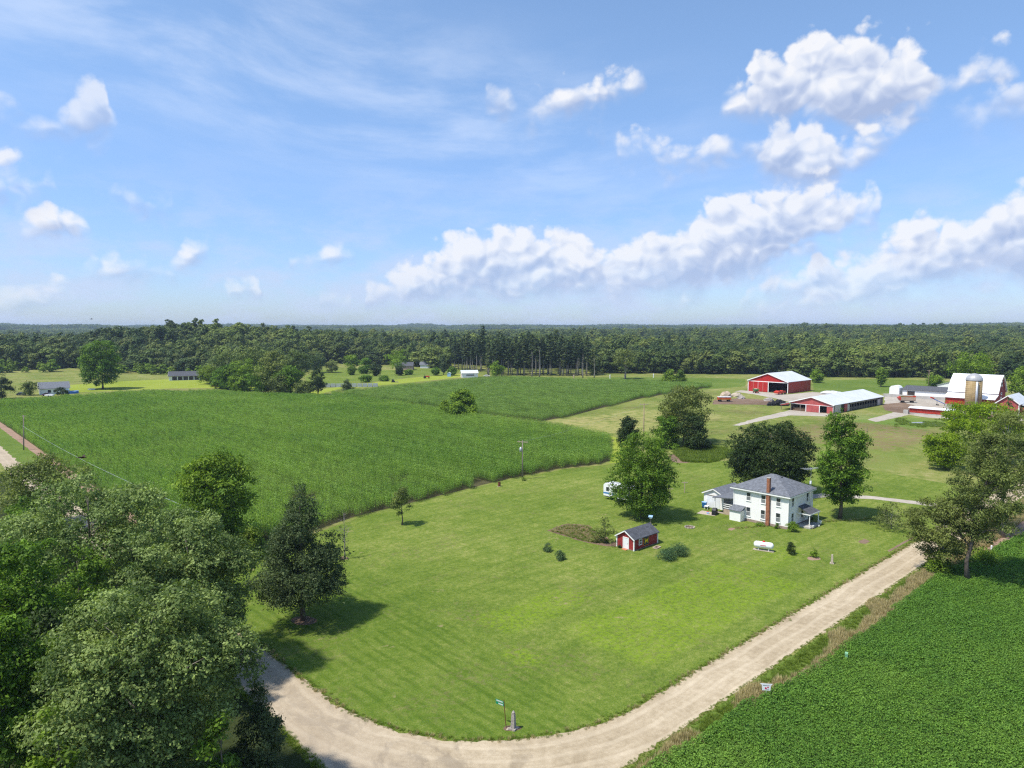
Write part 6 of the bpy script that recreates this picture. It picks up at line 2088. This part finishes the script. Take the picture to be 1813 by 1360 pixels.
# fire pit
x, y = G(1221, 934)
r = empty('fire_pit', (x, y, 0))
tag(r, 'round stone fire pit on the lawn left of the propane tank', 'fire pit')
MB().lathe([(0.02, 0.02), (0.62, 0.03), (0.66, 0.016)], n=16).build('ash_bed', M['ash'], r)
for k in range(13):
    a = 2 * math.pi * k / 13
    c = Vector((0.78 * math.cos(a), 0.78 * math.sin(a), 0))
    t_ = Vector((-math.sin(a), math.cos(a), 0))
    MB().bar(c - t_ * 0.15 + Vector((0, 0, 0.08)), c + t_ * 0.15 + Vector((0, 0, 0.09 + 0.02 * (k % 3))), 0.18, 0.16).build('stone', M['stone_tan' if k % 3 else 'stone_grey'], r)
# open frame on the grass right of the shed
x, y = G(1163, 970)
r = empty('cold_frame', (x, y, 0), 0.1)
tag(r, 'small open wooden frame on the grass right of the red shed', 'frame')
for k in range(4):
    a, b = [((-.6, -.35), (.6, -.35)), ((.6, -.35), (.6, .35)), ((.6, .35), (-.6, .35)), ((-.6, .35), (-.6, -.35))][k]
    MB().bar((*a, 0.08), (*b, 0.08), 0.14, 0.16).build('board', M['wood_pale'], r)
MB().box(-0.5, 0.5, -0.26, 0.26, 0.0, 0.04).build('soil', M['ash'], r)

# clothes line posts
for k, (ppx, by_, yt, lab) in enumerate(((1212, 873, 853, 'wooden clothes-line post on the open lawn'), (1186, 884, 864, 'second clothes-line post half hidden by the maple'))):
    x, y, dep = spot(ppx, by_)
    h = at_depth(ppx, yt, dep)[2]
    r = empty('clothes_line_post', (x, y, 0), -TH)
    tag(r, lab, 'post')
    MB().box(-0.06, 0.06, -0.06, 0.06, 0, h).build('post', M['wood_pale'], r)
    MB().box(-0.6, 0.6, -0.05, 0.05, h - 0.25, h - 0.12).build('crossbar', M['wood_pale'], r)
# rusty barrel
x, y = G(884, 861)
r = empty('burn_barrel', (x, y, 0))
tag(r, 'rusty burn barrel on the lawn near the corn', 'barrel')
MB().lathe([(0.29, 0), (0.30, 0.02), (0.29, 0.3), (0.31, 0.31), (0.29, 0.33), (0.29, 0.6), (0.31, 0.61), (0.29, 0.63), (0.29, 0.9), (0.31, 0.92), (0.27, 0.92), (0.26, 0.6), (0.02, 0.58)], n=16).build('drum', M['rust'], r)
MB().box(-0.4, 0.4, -0.4, 0.4, 0, 0.02).build('slab', M['stone_tan'], r)
# bird feeder behind the shed
x, y = G(1152, 931)
r = empty('bird_feeder', (x, y, 0), 0.5)
tag(r, 'bird feeder with pale blue roof on a post behind the red shed', 'bird feeder')
MB().box(-0.05, 0.05, -0.05, 0.05, 0, 1.3).build('post', M['wood_grey'], r)
MB().box(-0.22, 0.22, -0.22, 0.22, 1.3, 1.5).build('tray', M['sign_white'], r)
MB().prism([(-0.55, 1.62), (0.0, 1.80), (0.55, 1.62), (0.55, 1.66), (0.0, 1.86), (-0.55, 1.66)], -0.35, 0.35, 'y').build('roof', M['blue_pale'], r)
MB().box(-0.03, 0.03, -0.2, -0.14, 1.5, 1.7).box(-0.03, 0.03, 0.14, 0.2, 1.5, 1.7).build('support', M['wood_grey'], r)

# things on the back patio
pat = sheet('patio_slab', px_poly([(1233, 909), (1243, 904), (1268, 908), (1266, 914)]), 0.02, M['stone_tan'], 'tan paving beside the garage', 0.1, 0.4)
sheet('garden_path', px_poly([(1270, 905), (1288, 909), (1287, 911.5), (1269, 907.5)]), 0.02, M['apron'], 'short concrete path behind the farmhouse', 0.05, 0.4)
x, y = G(1247, 899)
r = empty('wheeled_bin', (x, y, 0), 0.2)
tag(r, 'blue wheeled bin beside the white garage', 'bin')
MB().add([(-.28, -.3, .1), (.28, -.3, .1), (.28, .3, .1), (-.28, .3, .1), (-.36, -.4, 1.05), (.36, -.4, 1.05), (.36, .4, 1.05), (-.36, .4, 1.05)], [(3, 2, 1, 0), (4, 5, 6, 7), (0, 1, 5, 4), (1, 2, 6, 5), (2, 3, 7, 6), (3, 0, 4, 7)]).build('body', M['blue_plastic'], r)
MB().box(-.40, .40, -.44, .44, 1.05, 1.15).build('lid', M['blue_pale'], r)
for k in (-1, 1):
    MB().lathe([(0.13, -0.04), (0.13, 0.04)], (k * 0.3, 0.3, 0.13), 10, 'x').build('wheel', M['black_rubber'], r)
x, y = G(1265, 911)
r = empty('covered_grill', (x, y, 0), 0.3)
tag(r, 'barbecue under a black cover on the patio', 'grill')
MB().prism([(-0.75, 0), (0.75, 0), (0.72, 0.85), (0.45, 1.15), (-0.40, 1.20), (-0.70, 0.90)], -0.35, 0.35, 'y').build('cover', M['black_plastic'], r)
MB().prism([(0.75, 0), (1.2, 0), (1.16, 0.75), (0.8, 0.85)], -0.3, 0.3, 'y').build('side_shelf_cover', M['black_plastic'], r)
x, y = G(1253, 909)
r = empty('toy_box', (x, y, 0.02), 0.6)
tag(r, 'red and white plastic toys on the patio', 'toy')
MB().box(-0.5, -0.05, -0.2, 0.2, 0, 0.25).build('crate', M['blue_pale'], r)
MB().lathe([(0.18, 0), (0.22, 0.15), (0.15, 0.3), (0.02, 0.34)], (0.2, 0, 0), 10).build('bucket', M['red_plastic'], r)
x, y = G(1251, 901)
r = empty('garden_table', (x, y, 0), 0.3)
tag(r, 'small white garden table beside the blue bin', 'table')
MB().box(-0.6, 0.6, -0.35, 0.35, 0.55, 0.6).build('top', M['sign_white'], r)
for sx in (-1, 1):
    for sy in (-1, 1):
        MB().box(sx * 0.5 - 0.03, sx * 0.5 + 0.03, sy * 0.28 - 0.03, sy * 0.28 + 0.03, 0, 0.55).build('leg', M['sign_white'], r)
for k, (xx, yy, s, lab) in enumerate(((116.6, 51.0, 1.0, 'white flower pot on the left of the porch'), (118.3, 50.75, 0.8, 'small white pot on the porch step'), (119.9, 51.2, 1.5, 'large white planter at the right porch post'))):
    o = MB().lathe([(0.10, 0), (0.16, 0.28), (0.18, 0.3), (0.14, 0.3), (0.12, 0.22), (0.01, 0.22)], n=12).build('flower_pot', M['sign_white'], None, (xx, yy, 0.28 if k != 1 else 0.14))
    o.scale = (s, s, s)
    tag(o, lab, 'pot')
rngp = np.random.default_rng(5)
c = np.array([[0, 0, 0.5], [0.2, 0.1, 0.8], [-0.2, 0, 0.9], [0, 0, 1.3]])
r = empty('porch_plant', (118.6, 52.3, 0.28))
tag(r, 'dark leafy plant growing on the porch', 'plant')
mesh_obj('foliage', crown_mesh('foliage', rngp, c, np.array([0.5, 0.45, 0.45, 0.4]), 700, 0.14, M['leaf_dark']), r)
mesh_obj('stem', trunk_mesh('stem', rngp, 1.2, 0.03, c, np.ones(4) * .3, M['bark'], 4), r)


# ------------------------------------------------------------------ vehicles
def wheel(parent, c, R, wd, rim='galvanised', axis='y'):
    w_ = MB().lathe([(R * 0.62, -wd / 2), (R * 0.95, -wd / 2), (R, -wd * 0.3), (R, wd * 0.3), (R * 0.95, wd / 2), (R * 0.62, wd / 2)], c, 16, axis).build('wheel', M['black_rubber'], parent)
    MB().lathe([(0.04, -wd * 0.42), (R * 0.6, -wd * 0.40), (R * 0.6, wd * 0.40), (0.04, wd * 0.42)], c, 12, axis).build('rim', M[rim], w_)


def camper():
    r = empty('camper_trailer', (106.8, 82.2, 0), math.pi / 2)      # local x runs along +y of the place
    tag(r, 'white camper trailer parked behind the maple', 'camper')
    # local: x 0..6.4 length, y -2.4..0 width
    L, Wd = 6.6, 2.4
    prof = [(0.0, 0.75), (L, 0.75), (L, 2.9), (L - 0.35, 3.25), (0.8, 3.3), (0.15, 2.9), (-0.1, 1.5)]
    MB().prism(prof, 0.0, -Wd, 'y').build('body', M['camper_white'], r)
    st = MB().prism([(-0.02, 1.35), (L + 0.02, 1.15), (L + 0.02, 1.45), (0.0, 1.75)], 0.0, 0.02, 'y').build('stripe', M['stripe_blue'], r)
    for a, b, z0, z1 in ((5.2, 5.9, 1.75, 2.55), (2.6, 4.2, 1.85, 2.55), (0.7, 1.5, 1.9, 2.5)):
        wn = MB().box(a, b, 0.0, 0.025, z0, z1).build('window', M['glass_dark'], r)
        MB().box(a - 0.05, b + 0.05, 0.0, 0.015, z0 - 0.05, z1 + 0.05).build('frame', M['sign_white'], wn)
    wn = MB().box(L, L + 0.02, -1.6, -1.35, 1.4, 2.3).build('window', M['glass_dark'], r)
    dr = MB().box(4.4, 5.0, 0.0, 0.03, 0.8, 2.75).build('door', M['door_white'], r)
    MB().box(1.0, 1.7, -1.5, -0.9, 3.29, 3.55).build('roof_vent', M['galvanised'], r)
    for a in (2.5, 3.35):
        wheel(r, (a, -0.05, 0.36), 0.36, 0.24)
        wheel(r, (a, -Wd + 0.05, 0.36), 0.36, 0.24)
    MB().box(0.2, L - 0.2, -Wd + 0.15, -0.15, 0.55, 0.75).build('chassis', M['black_plastic'], r)
    MB().bar((-1.1, -Wd / 2, 0.6), (0.2, -Wd / 2, 0.62), 0.14).build('tow_bar', M['black_plastic'], r)


camper()


def car(name, label, px, by, rz, mat):
    x, y = G(px, by)
    r = empty(name, (x, y, 0), rz)
    tag(r, label, 'car')
    MB().prism([(-2.2, 0.35), (2.2, 0.35), (2.25, 0.75), (1.3, 0.95), (-1.7, 1.0), (-2.25, 0.9)], -0.85, 0.85, 'y').build('body', M[mat], r)
    MB().prism([(-1.75, 0.98), (1.15, 0.94), (0.45, 1.45), (-1.1, 1.48)], -0.74, 0.74, 'y').build('cabin', M['glass_dark'], r)
    MB().prism([(-1.15, 1.46), (0.5, 1.44), (0.35, 1.52), (-1.0, 1.54)], -0.72, 0.72, 'y').build('roof', M[mat], r)
    for sx in (-1.4, 1.4):
        for sy in (-0.8, 0.8):
            wheel(r, (sx, sy, 0.33), 0.33, 0.2)


car('parked_car', 'dark blue car left of the low house', 38, 700, -TH, 'car_blue')
car('parked_car', 'purple car in front of the low house', 84, 701, -TH + 0.2, 'car_purple')
car('parked_car', 'white car by the small white cottage', 862, 667, -TH, 'camper_white')
x, y = G(88, 702.5)
r = empty('flat_trailer', (x, y, 0), -TH)
tag(r, 'white flat trailer in front of the purple car', 'trailer')
MB().box(-2.0, 2.0, -0.9, 0.9, 0.5, 1.1).build('bed', M['camper_white'], r)
wheel(r, (0, -0.95, 0.35), 0.35, 0.2); wheel(r, (0, 0.95, 0.35), 0.35, 0.2)
x, y = G(128, 696.5)
r = empty('swimming_pool', (x, y, 0), -TH)
tag(r, 'blue above-ground pool right of the low house', 'pool')
MB().lathe([(2.9, 0), (2.9, 1.2), (3.0, 1.22), (2.8, 1.22), (2.78, 1.0), (0.02, 1.0)], n=24).build('wall', M['machine_blue'], r)
MB().lathe([(2.76, 1.02), (0.02, 1.03)], n=24).build('water', M['blue_pale'], r)
x, y = G(162, 690)
r = empty('small_boat', (x, y, 0), -TH)
tag(r, 'white upturned boat under the great oak', 'boat')
MB().prism([(-1.9, 0), (1.9, 0), (2.2, 0.25), (1.4, 0.6), (-1.6, 0.62)], -0.7, 0.7, 'y').build('hull', M['camper_white'], r)
MB().box(-1.8, 1.8, -0.06, 0.06, 0.6, 0.7).build('keel', M['wood_pale'], r)


def implement(label, px, by, rz, kind, s=1.0):
    x, y = G(px, by)
    r = empty({'wagon': 'gravity_wagon', 'mower': 'red_implement', 'spreader': 'manure_spreader', 'chopper': 'forage_wagon', 'tractor': 'tractor', 'conveyor': 'elevator_conveyor'}[kind], (x, y, 0), rz)
    r.scale = (s, s, s)
    tag(r, label, {'wagon': 'wagon', 'mower': 'implement', 'spreader': 'spreader', 'chopper': 'wagon', 'tractor': 'tractor', 'conveyor': 'conveyor'}[kind])
    if kind == 'wagon':
        b = MB().add([(-1.1, -.6, .8), (1.1, -.6, .8), (1.1, .6, .8), (-1.1, .6, .8), (-1.9, -1.2, 2.1), (1.9, -1.2, 2.1), (1.9, 1.2, 2.1), (-1.9, 1.2, 2.1)], [(3, 2, 1, 0), (0, 1, 5, 4), (1, 2, 6, 5), (2, 3, 7, 6), (3, 0, 4, 7), (4, 5, 6, 7)]).build('box', M['machine_green'], r)
        MB().box(-1.9, 1.9, -1.22, -1.18, 2.0, 2.2).build('rim_band', M['machine_yellow'], b)
        for k in range(4):
            MB().lathe([(0.02, 0), (0.45, 0.05), (0.35, 0.3), (0.02, 0.45)], (-1.2 + 0.8 * k, 0.2 * (-1) ** k, 2.1), 7).build('bag', M['wood_pale'], b)
        for sx in (-1.2, 1.2):
            wheel(r, (sx, -0.8, 0.4), 0.4, 0.25, 'machine_red'); wheel(r, (sx, 0.8, 0.4), 0.4, 0.25, 'machine_red')
        MB().box(-1.8, 1.8, -0.5, 0.5, 0.5, 0.75).build('running_gear', M['machine_red'], r)
    elif kind == 'mower':
        MB().prism([(-2.6, 0.6), (-0.6, 0.5), (0.2, 0.8), (0.0, 1.6), (-1.2, 1.9), (-2.7, 1.4)], -1.4, 1.4, 'y').build('header', M['machine_red'], r)
        MB().prism([(0.2, 0.7), (2.8, 0.7), (2.6, 1.8), (1.0, 2.0), (0.3, 1.5)], -0.9, 0.9, 'y').build('body', M['machine_red'], r)
        MB().box(0.9, 1.4, -0.4, 0.4, 2.0, 2.3).build('engine_cap', M['black_plastic'], r)
        for sx in (0.2, 2.1):
            wheel(r, (sx, -1.1, 0.5), 0.5, 0.3); wheel(r, (sx, 1.1, 0.5), 0.5, 0.3)
        MB().bar((2.7, 0, 0.7), (4.2, 0, 0.5), 0.15).build('tongue', M['machine_red'], r)
    elif kind == 'spreader':
        MB().box(-2.8, 2.8, -1.1, -1.0, 0.9, 2.0).box(-2.8, 2.8, 1.0, 1.1, 0.9, 2.0).box(-2.8, -2.7, -1.0, 1.0, 0.9, 2.0).build('side_board', M['machine_red'], r)
        MB().box(-2.7, 2.8, -1.0, 1.0, 0.9, 1.0).build('bed', M['rust'], r)
        MB().box(-2.8, 2.9, -1.2, 1.2, 2.0, 2.12).build('top_rail', M['sign_white'], r)
        MB().box(-2.7, 2.7, -1.13, -1.11, 1.1, 1.3).build('yellow_stripe', M['machine_yellow'], r)
        for sx in (-1.9, 1.9):
            wheel(r, (sx, -1.2, 0.5), 0.5, 0.3, 'sign_white'); wheel(r, (sx, 1.2, 0.5), 0.5, 0.3, 'sign_white')
        MB().bar((-2.8, 0, 0.9), (-4.5, 0, 0.6), 0.16).build('tongue', M['orange_clay'], r)
    elif kind == 'chopper':
        MB().box(-3.2, 3.2, -1.15, -1.05, 1.1, 2.6).build('side_board', M['wood_pale'], r)
        MB().box(-3.2, 3.2, 1.05, 1.15, 1.1, 3.0).build('side_board', M['orange_clay'], r)
        MB().prism([(-4.2, 2.4), (-3.2, 1.0), (-3.2, 2.8)], -1.1, 1.1, 'y').build('discharge_head', M['machine_red'], r)
        MB().box(3.1, 3.25, -1.1, 1.1, 1.1, 3.2).build('end_gate', M['machine_red'], r)
        MB().prism([(-3.1, 1.2), (0.2, 1.2), (-0.4, 2.6), (-2.6, 2.9)], -1.0, 1.0, 'y').build('silage', M['leaf_weed'], r)
        MB().box(-3.3, 3.3, -1.0, 1.0, 0.85, 1.05).build('deck', M['concrete'], r)
        for sx in (-2.0, 2.0):
            wheel(r, (sx, -1.0, 0.5), 0.5, 0.3); wheel(r, (sx, 1.0, 0.5), 0.5, 0.3)
    elif kind == 'tractor':
        MB().prism([(-0.4, 0.8), (1.9, 0.8), (1.95, 1.5), (-0.4, 1.65)], -0.35, 0.35, 'y').build('bonnet', M['machine_red'], r)
        MB().box(-1.4, -0.4, -0.5, 0.5, 0.8, 1.3).build('seat_deck', M['machine_red'], r)
        MB().box(-1.3, -0.6, -0.45, 0.45, 2.2, 2.3).box(-1.25, -1.18, -0.42, -0.36, 1.3, 2.2).box(-1.25, -1.18, 0.36, 0.42, 1.3, 2.2).build('canopy', M['black_plastic'], r)
        for sy in (-0.75, 0.75):
            wheel(r, (-1.0, sy, 0.75), 0.75, 0.4, 'sign_white'); wheel(r, (1.5, sy * 0.8, 0.4), 0.4, 0.25, 'sign_white')
    elif kind == 'conveyor':
        MB().bar((-3.0, 0, 3.2), (2.5, 0, 0.7), 0.6, 0.25).build('trough', M['machine_blue'], r)
        MB().bar((-3.6, 0, 3.6), (-2.2, 0, 3.1), 0.8, 0.5).build('head', M['machine_red'], r)
        MB().bar((-0.6, -0.5, 0.3), (-0.8, 0, 2.2), 0.1).bar((-0.6, 0.5, 0.3), (-0.8, 0, 2.2), 0.1).build('stand', M['galvanised'], r)
        for sy in (-0.6, 0.6):
            wheel(r, (-0.6, sy, 0.3), 0.3, 0.18)


implement('green and yellow wagon in front of the machine shed doors', 1338, 696, 0.9, 'wagon')
implement('orange-red farm machine parked at the open bay', 1381, 698.5, -0.35, 'mower', 1.05)
implement('red spreader wagon with white rail right of the shaggy tree', 1282, 711, -TH, 'spreader', 1.05)
implement('loaded orange forage wagon in the barn yard', 1606, 713, -TH - 0.1, 'chopper', 1.0)
implement('blue and red elevator leaning behind the feed bunk', 1662, 718, -TH - 0.05, 'conveyor', 1.0)
implement('small red tractor on the far hay strip', 755, 670, -TH, 'tractor', 1.1)
implement('rusty red implement at the foot of the wooded spur', 385, 686, -TH, 'mower', 0.9)
x, y = G(697, 677)
r = empty('black_frame', (x, y, 0), -TH)
tag(r, 'black and white rubbish heap on the hay strip', 'heap')
MB().prism([(-1.5, 0), (1.2, 0), (-0.2, 1.8), (-0.8, 1.9)], -0.8, 0.8, 'y').build('tarp', M['black_plastic'], r)
MB().prism([(1.2, 0), (3.4, 0), (2.0, 0.6)], -0.7, 0.7, 'y').build('boards', M['wood_grey'], r)
x, y = G(792, 667)
r = empty('blue_hut', (x, y, 0), -TH)
tag(r, 'tiny pale blue hut left of the white cottage', 'hut')
MB().prism([(0, 0), (2.4, 0), (2.4, 2.2), (1.2, 2.9), (0, 2.2)], 0, 2.4, 'y').build('wall', M['blue_pale'], r)
MB().prism([(-0.2, 2.15), (1.2, 2.95), (2.6, 2.15), (2.6, 2.3), (1.2, 3.1), (-0.2, 2.3)], -0.2, 2.6, 'y').build('roof', M['sign_white'], r)

# tyres, stones and spoil by the farm yard
ra = random.Random(3)


def torus(mb, c, R, rr, tilt, az):
    vs, fs = [], []
    rot = Matrix.Rotation(az, 3, 'Z') @ Matrix.Rotation(tilt, 3, 'X')
    n, m = 9, 5
    for i in range(n):
        for j in range(m):
            a, b = 2 * math.pi * i / n, 2 * math.pi * j / m
            vs.append(Vector(c) + rot @ Vector(((R + rr * math.cos(b)) * math.cos(a), (R + rr * math.cos(b)) * math.sin(a), rr * math.sin(b) * 1.2)))
    for i in range(n):
        for j in range(m):
            fs.append((i * m + j, ((i + 1) % n) * m + j, ((i + 1) % n) * m + (j + 1) % m, i * m + (j + 1) % m))
    mb.add(vs, fs)


mb = MB()
for k in range(150):
    u_ = ra.uniform(-1, 1)
    c = G(1378 + u_ * 18, 717 + ra.uniform(-2, 2))
    hh = max(0.15, 2.2 * (1 - abs(u_) ** 1.5) * ra.random())
    torus(mb, (c[0], c[1], hh), 0.55, 0.2, ra.uniform(-1.2, 1.2), ra.uniform(0, 6.28))
tag(mb.build('tyre_heap', M['black_rubber']), 'heap of black tyres by the barn lane', kind='stuff')
for k, (ppx, by_, hh, ww, mat, lab) in enumerate(((1286, 703, 3.0, 3.2, 'wood_pale', 'tan soil heap behind the red spreader'), (1304, 702, 2.0, 3.2, 'stone_tan', 'pale rubble heap left of the green wagon'), (1312, 706, 1.4, 2.2, 'stone_grey', 'grey stone heap right of the pale rubble'), (1361, 710, 1.6, 2.6, 'stone_grey', 'grey stone pile left of the tyre heap'), (1470, 697, 1.5, 6.0, 'silage_plastic', 'low plastic-covered silage heap behind the cattle barn'), (1520, 701, 1.8, 7.0, 'stone_grey', 'grey rubble bank at the back of the cattle barn'))):
    x, y = G(ppx, by_)
    rg = np.random.default_rng(900 + k)
    V, Fc = [], []
    n, m = 12, 5
    for i in range(m):
        for j in range(n):
            a = 2 * math.pi * j / n
            rr_ = ww * math.cos(i / m * math.pi / 2) * rg.uniform(0.8, 1.15)
            V.append((rr_ * math.cos(a), rr_ * math.sin(a) * 0.7, hh * math.sin(i / m * math.pi / 2) * rg.uniform(0.8, 1.1) if i else 0.0))
    V.append((0, 0, hh))
    for i in range(m - 1):
        for j in range(n):
            Fc.append((i * n + j, i * n + (j + 1) % n, (i + 1) * n + (j + 1) % n, (i + 1) * n + j))
    Fc += [((m - 1) * n + j, (m - 1) * n + (j + 1) % n, m * n) for j in range(n)]
    o = MB().add(V, Fc).build('spoil_heap', M[mat], None, (x, y, 0))
    o.rotation_euler = (0, 0, -TH)
    tag(o, lab, 'heap')

# pasture fence posts
for k, (ppx, by_) in enumerate(((1535, 765), (1300, 800), (1258, 792), (907, 752))):
    x, y = G(ppx, by_)
    r = empty('fence_post', (x, y, 0), 0.2 * k)
    tag(r, ('wooden fence post in the brown pasture', 'fence post right of the weedy garden', 'leaning post in the weedy garden', 'twin stakes at the tip of the field path')[k], 'post')
    MB().tube([(0, 0, 0), (0.04 * (k == 2), 0, 1.7)], [0.10, 0.08], 7).build('post', M['wood_grey'], r)
    MB().tube([(0.0, 0, 1.2), (0.22, 0.0, 1.25)], 0.03, 5).build('insulator', M['sign_white'], r)


# the bird over the corn
def bird(label, px, py, dep, s, rz):
    x, y, z = at_depth(px, py, dep)
    r = empty('flying_bird', (x, y, z), rz)
    r.scale = (s, s, s)
    tag(r, label, 'bird')
    sp = [(-0.30, 0.02), (-0.20, 0.05), (-0.05, 0.075), (0.08, 0.07), (0.16, 0.04), (0.21, 0.045), (0.25, 0.03), (0.29, 0.008)]
    b = MB()
    b.lathe([(q[1], q[0]) for q in sp], n=10, axis='x')
    for sy in (-1, 1):      # wings raised, swept back
        pts = [(0.10, sy * 0.05, 0.03), (0.13, sy * 0.20, 0.10), (0.04, sy * 0.42, 0.13), (-0.10, sy * 0.48, 0.10), (-0.06, sy * 0.25, 0.08), (-0.10, sy * 0.06, 0.03)]
        low = [(p[0], p[1], p[2] - 0.012) for p in pts]
        n = len(pts)
        b.add(pts + low, [tuple(range(n)), tuple(range(2 * n - 1, n - 1, -1))] + [(i, i + n, (i + 1) % n + n, (i + 1) % n) for i in range(n)])
    b.add([(-0.26, -0.03, 0), (-0.26, 0.03, 0), (-0.42, 0.09, 0.0), (-0.42, -0.09, 0.0), (-0.26, -0.03, 0.012), (-0.26, 0.03, 0.012), (-0.42, 0.09, 0.012), (-0.42, -0.09, 0.012)], [(0, 1, 2, 3), (7, 6, 5, 4), (0, 4, 5, 1), (2, 6, 7, 3), (1, 5, 6, 2), (0, 3, 7, 4)])
    b.build('body', M['feather'], r)
    MB().add([(0.28, -0.008, 0.0), (0.28, 0.008, 0.0), (0.33, 0, -0.012), (0.28, 0, 0.012)], [(0, 1, 2), (0, 2, 3), (1, 3, 2), (0, 3, 1)]).build('beak', M['machine_yellow'], r)


bird('brown bird flying low over the corn at the left', 146, 810, 38, 0.75, -TH + 0.25)
bird('tiny dark bird high above the left horizon', 162, 565, 160, 1.0, -TH + 0.4)

# ------------------------------------------------------------------ the air
def haze():
    m, t, out = new_mat('haze_air')
    v = t.node('ShaderNodeVolumePrincipled')
    v.inputs['Color'].default_value = (0.62, 0.78, 1.0, 1.0)
    v.inputs['Density'].default_value = 0.00009
    v.inputs['Anisotropy'].default_value = 0.1
    t.l.new(v.outputs[0], out.inputs['Volume'])
    mb = MB()
    mb.box(-8700, 8700, -8700, 8700, -2.0, 80.0)
    o = mb.build('haze', m)
    tag(o, 'thin bluish summer haze over the whole country', kind='stuff')


haze()
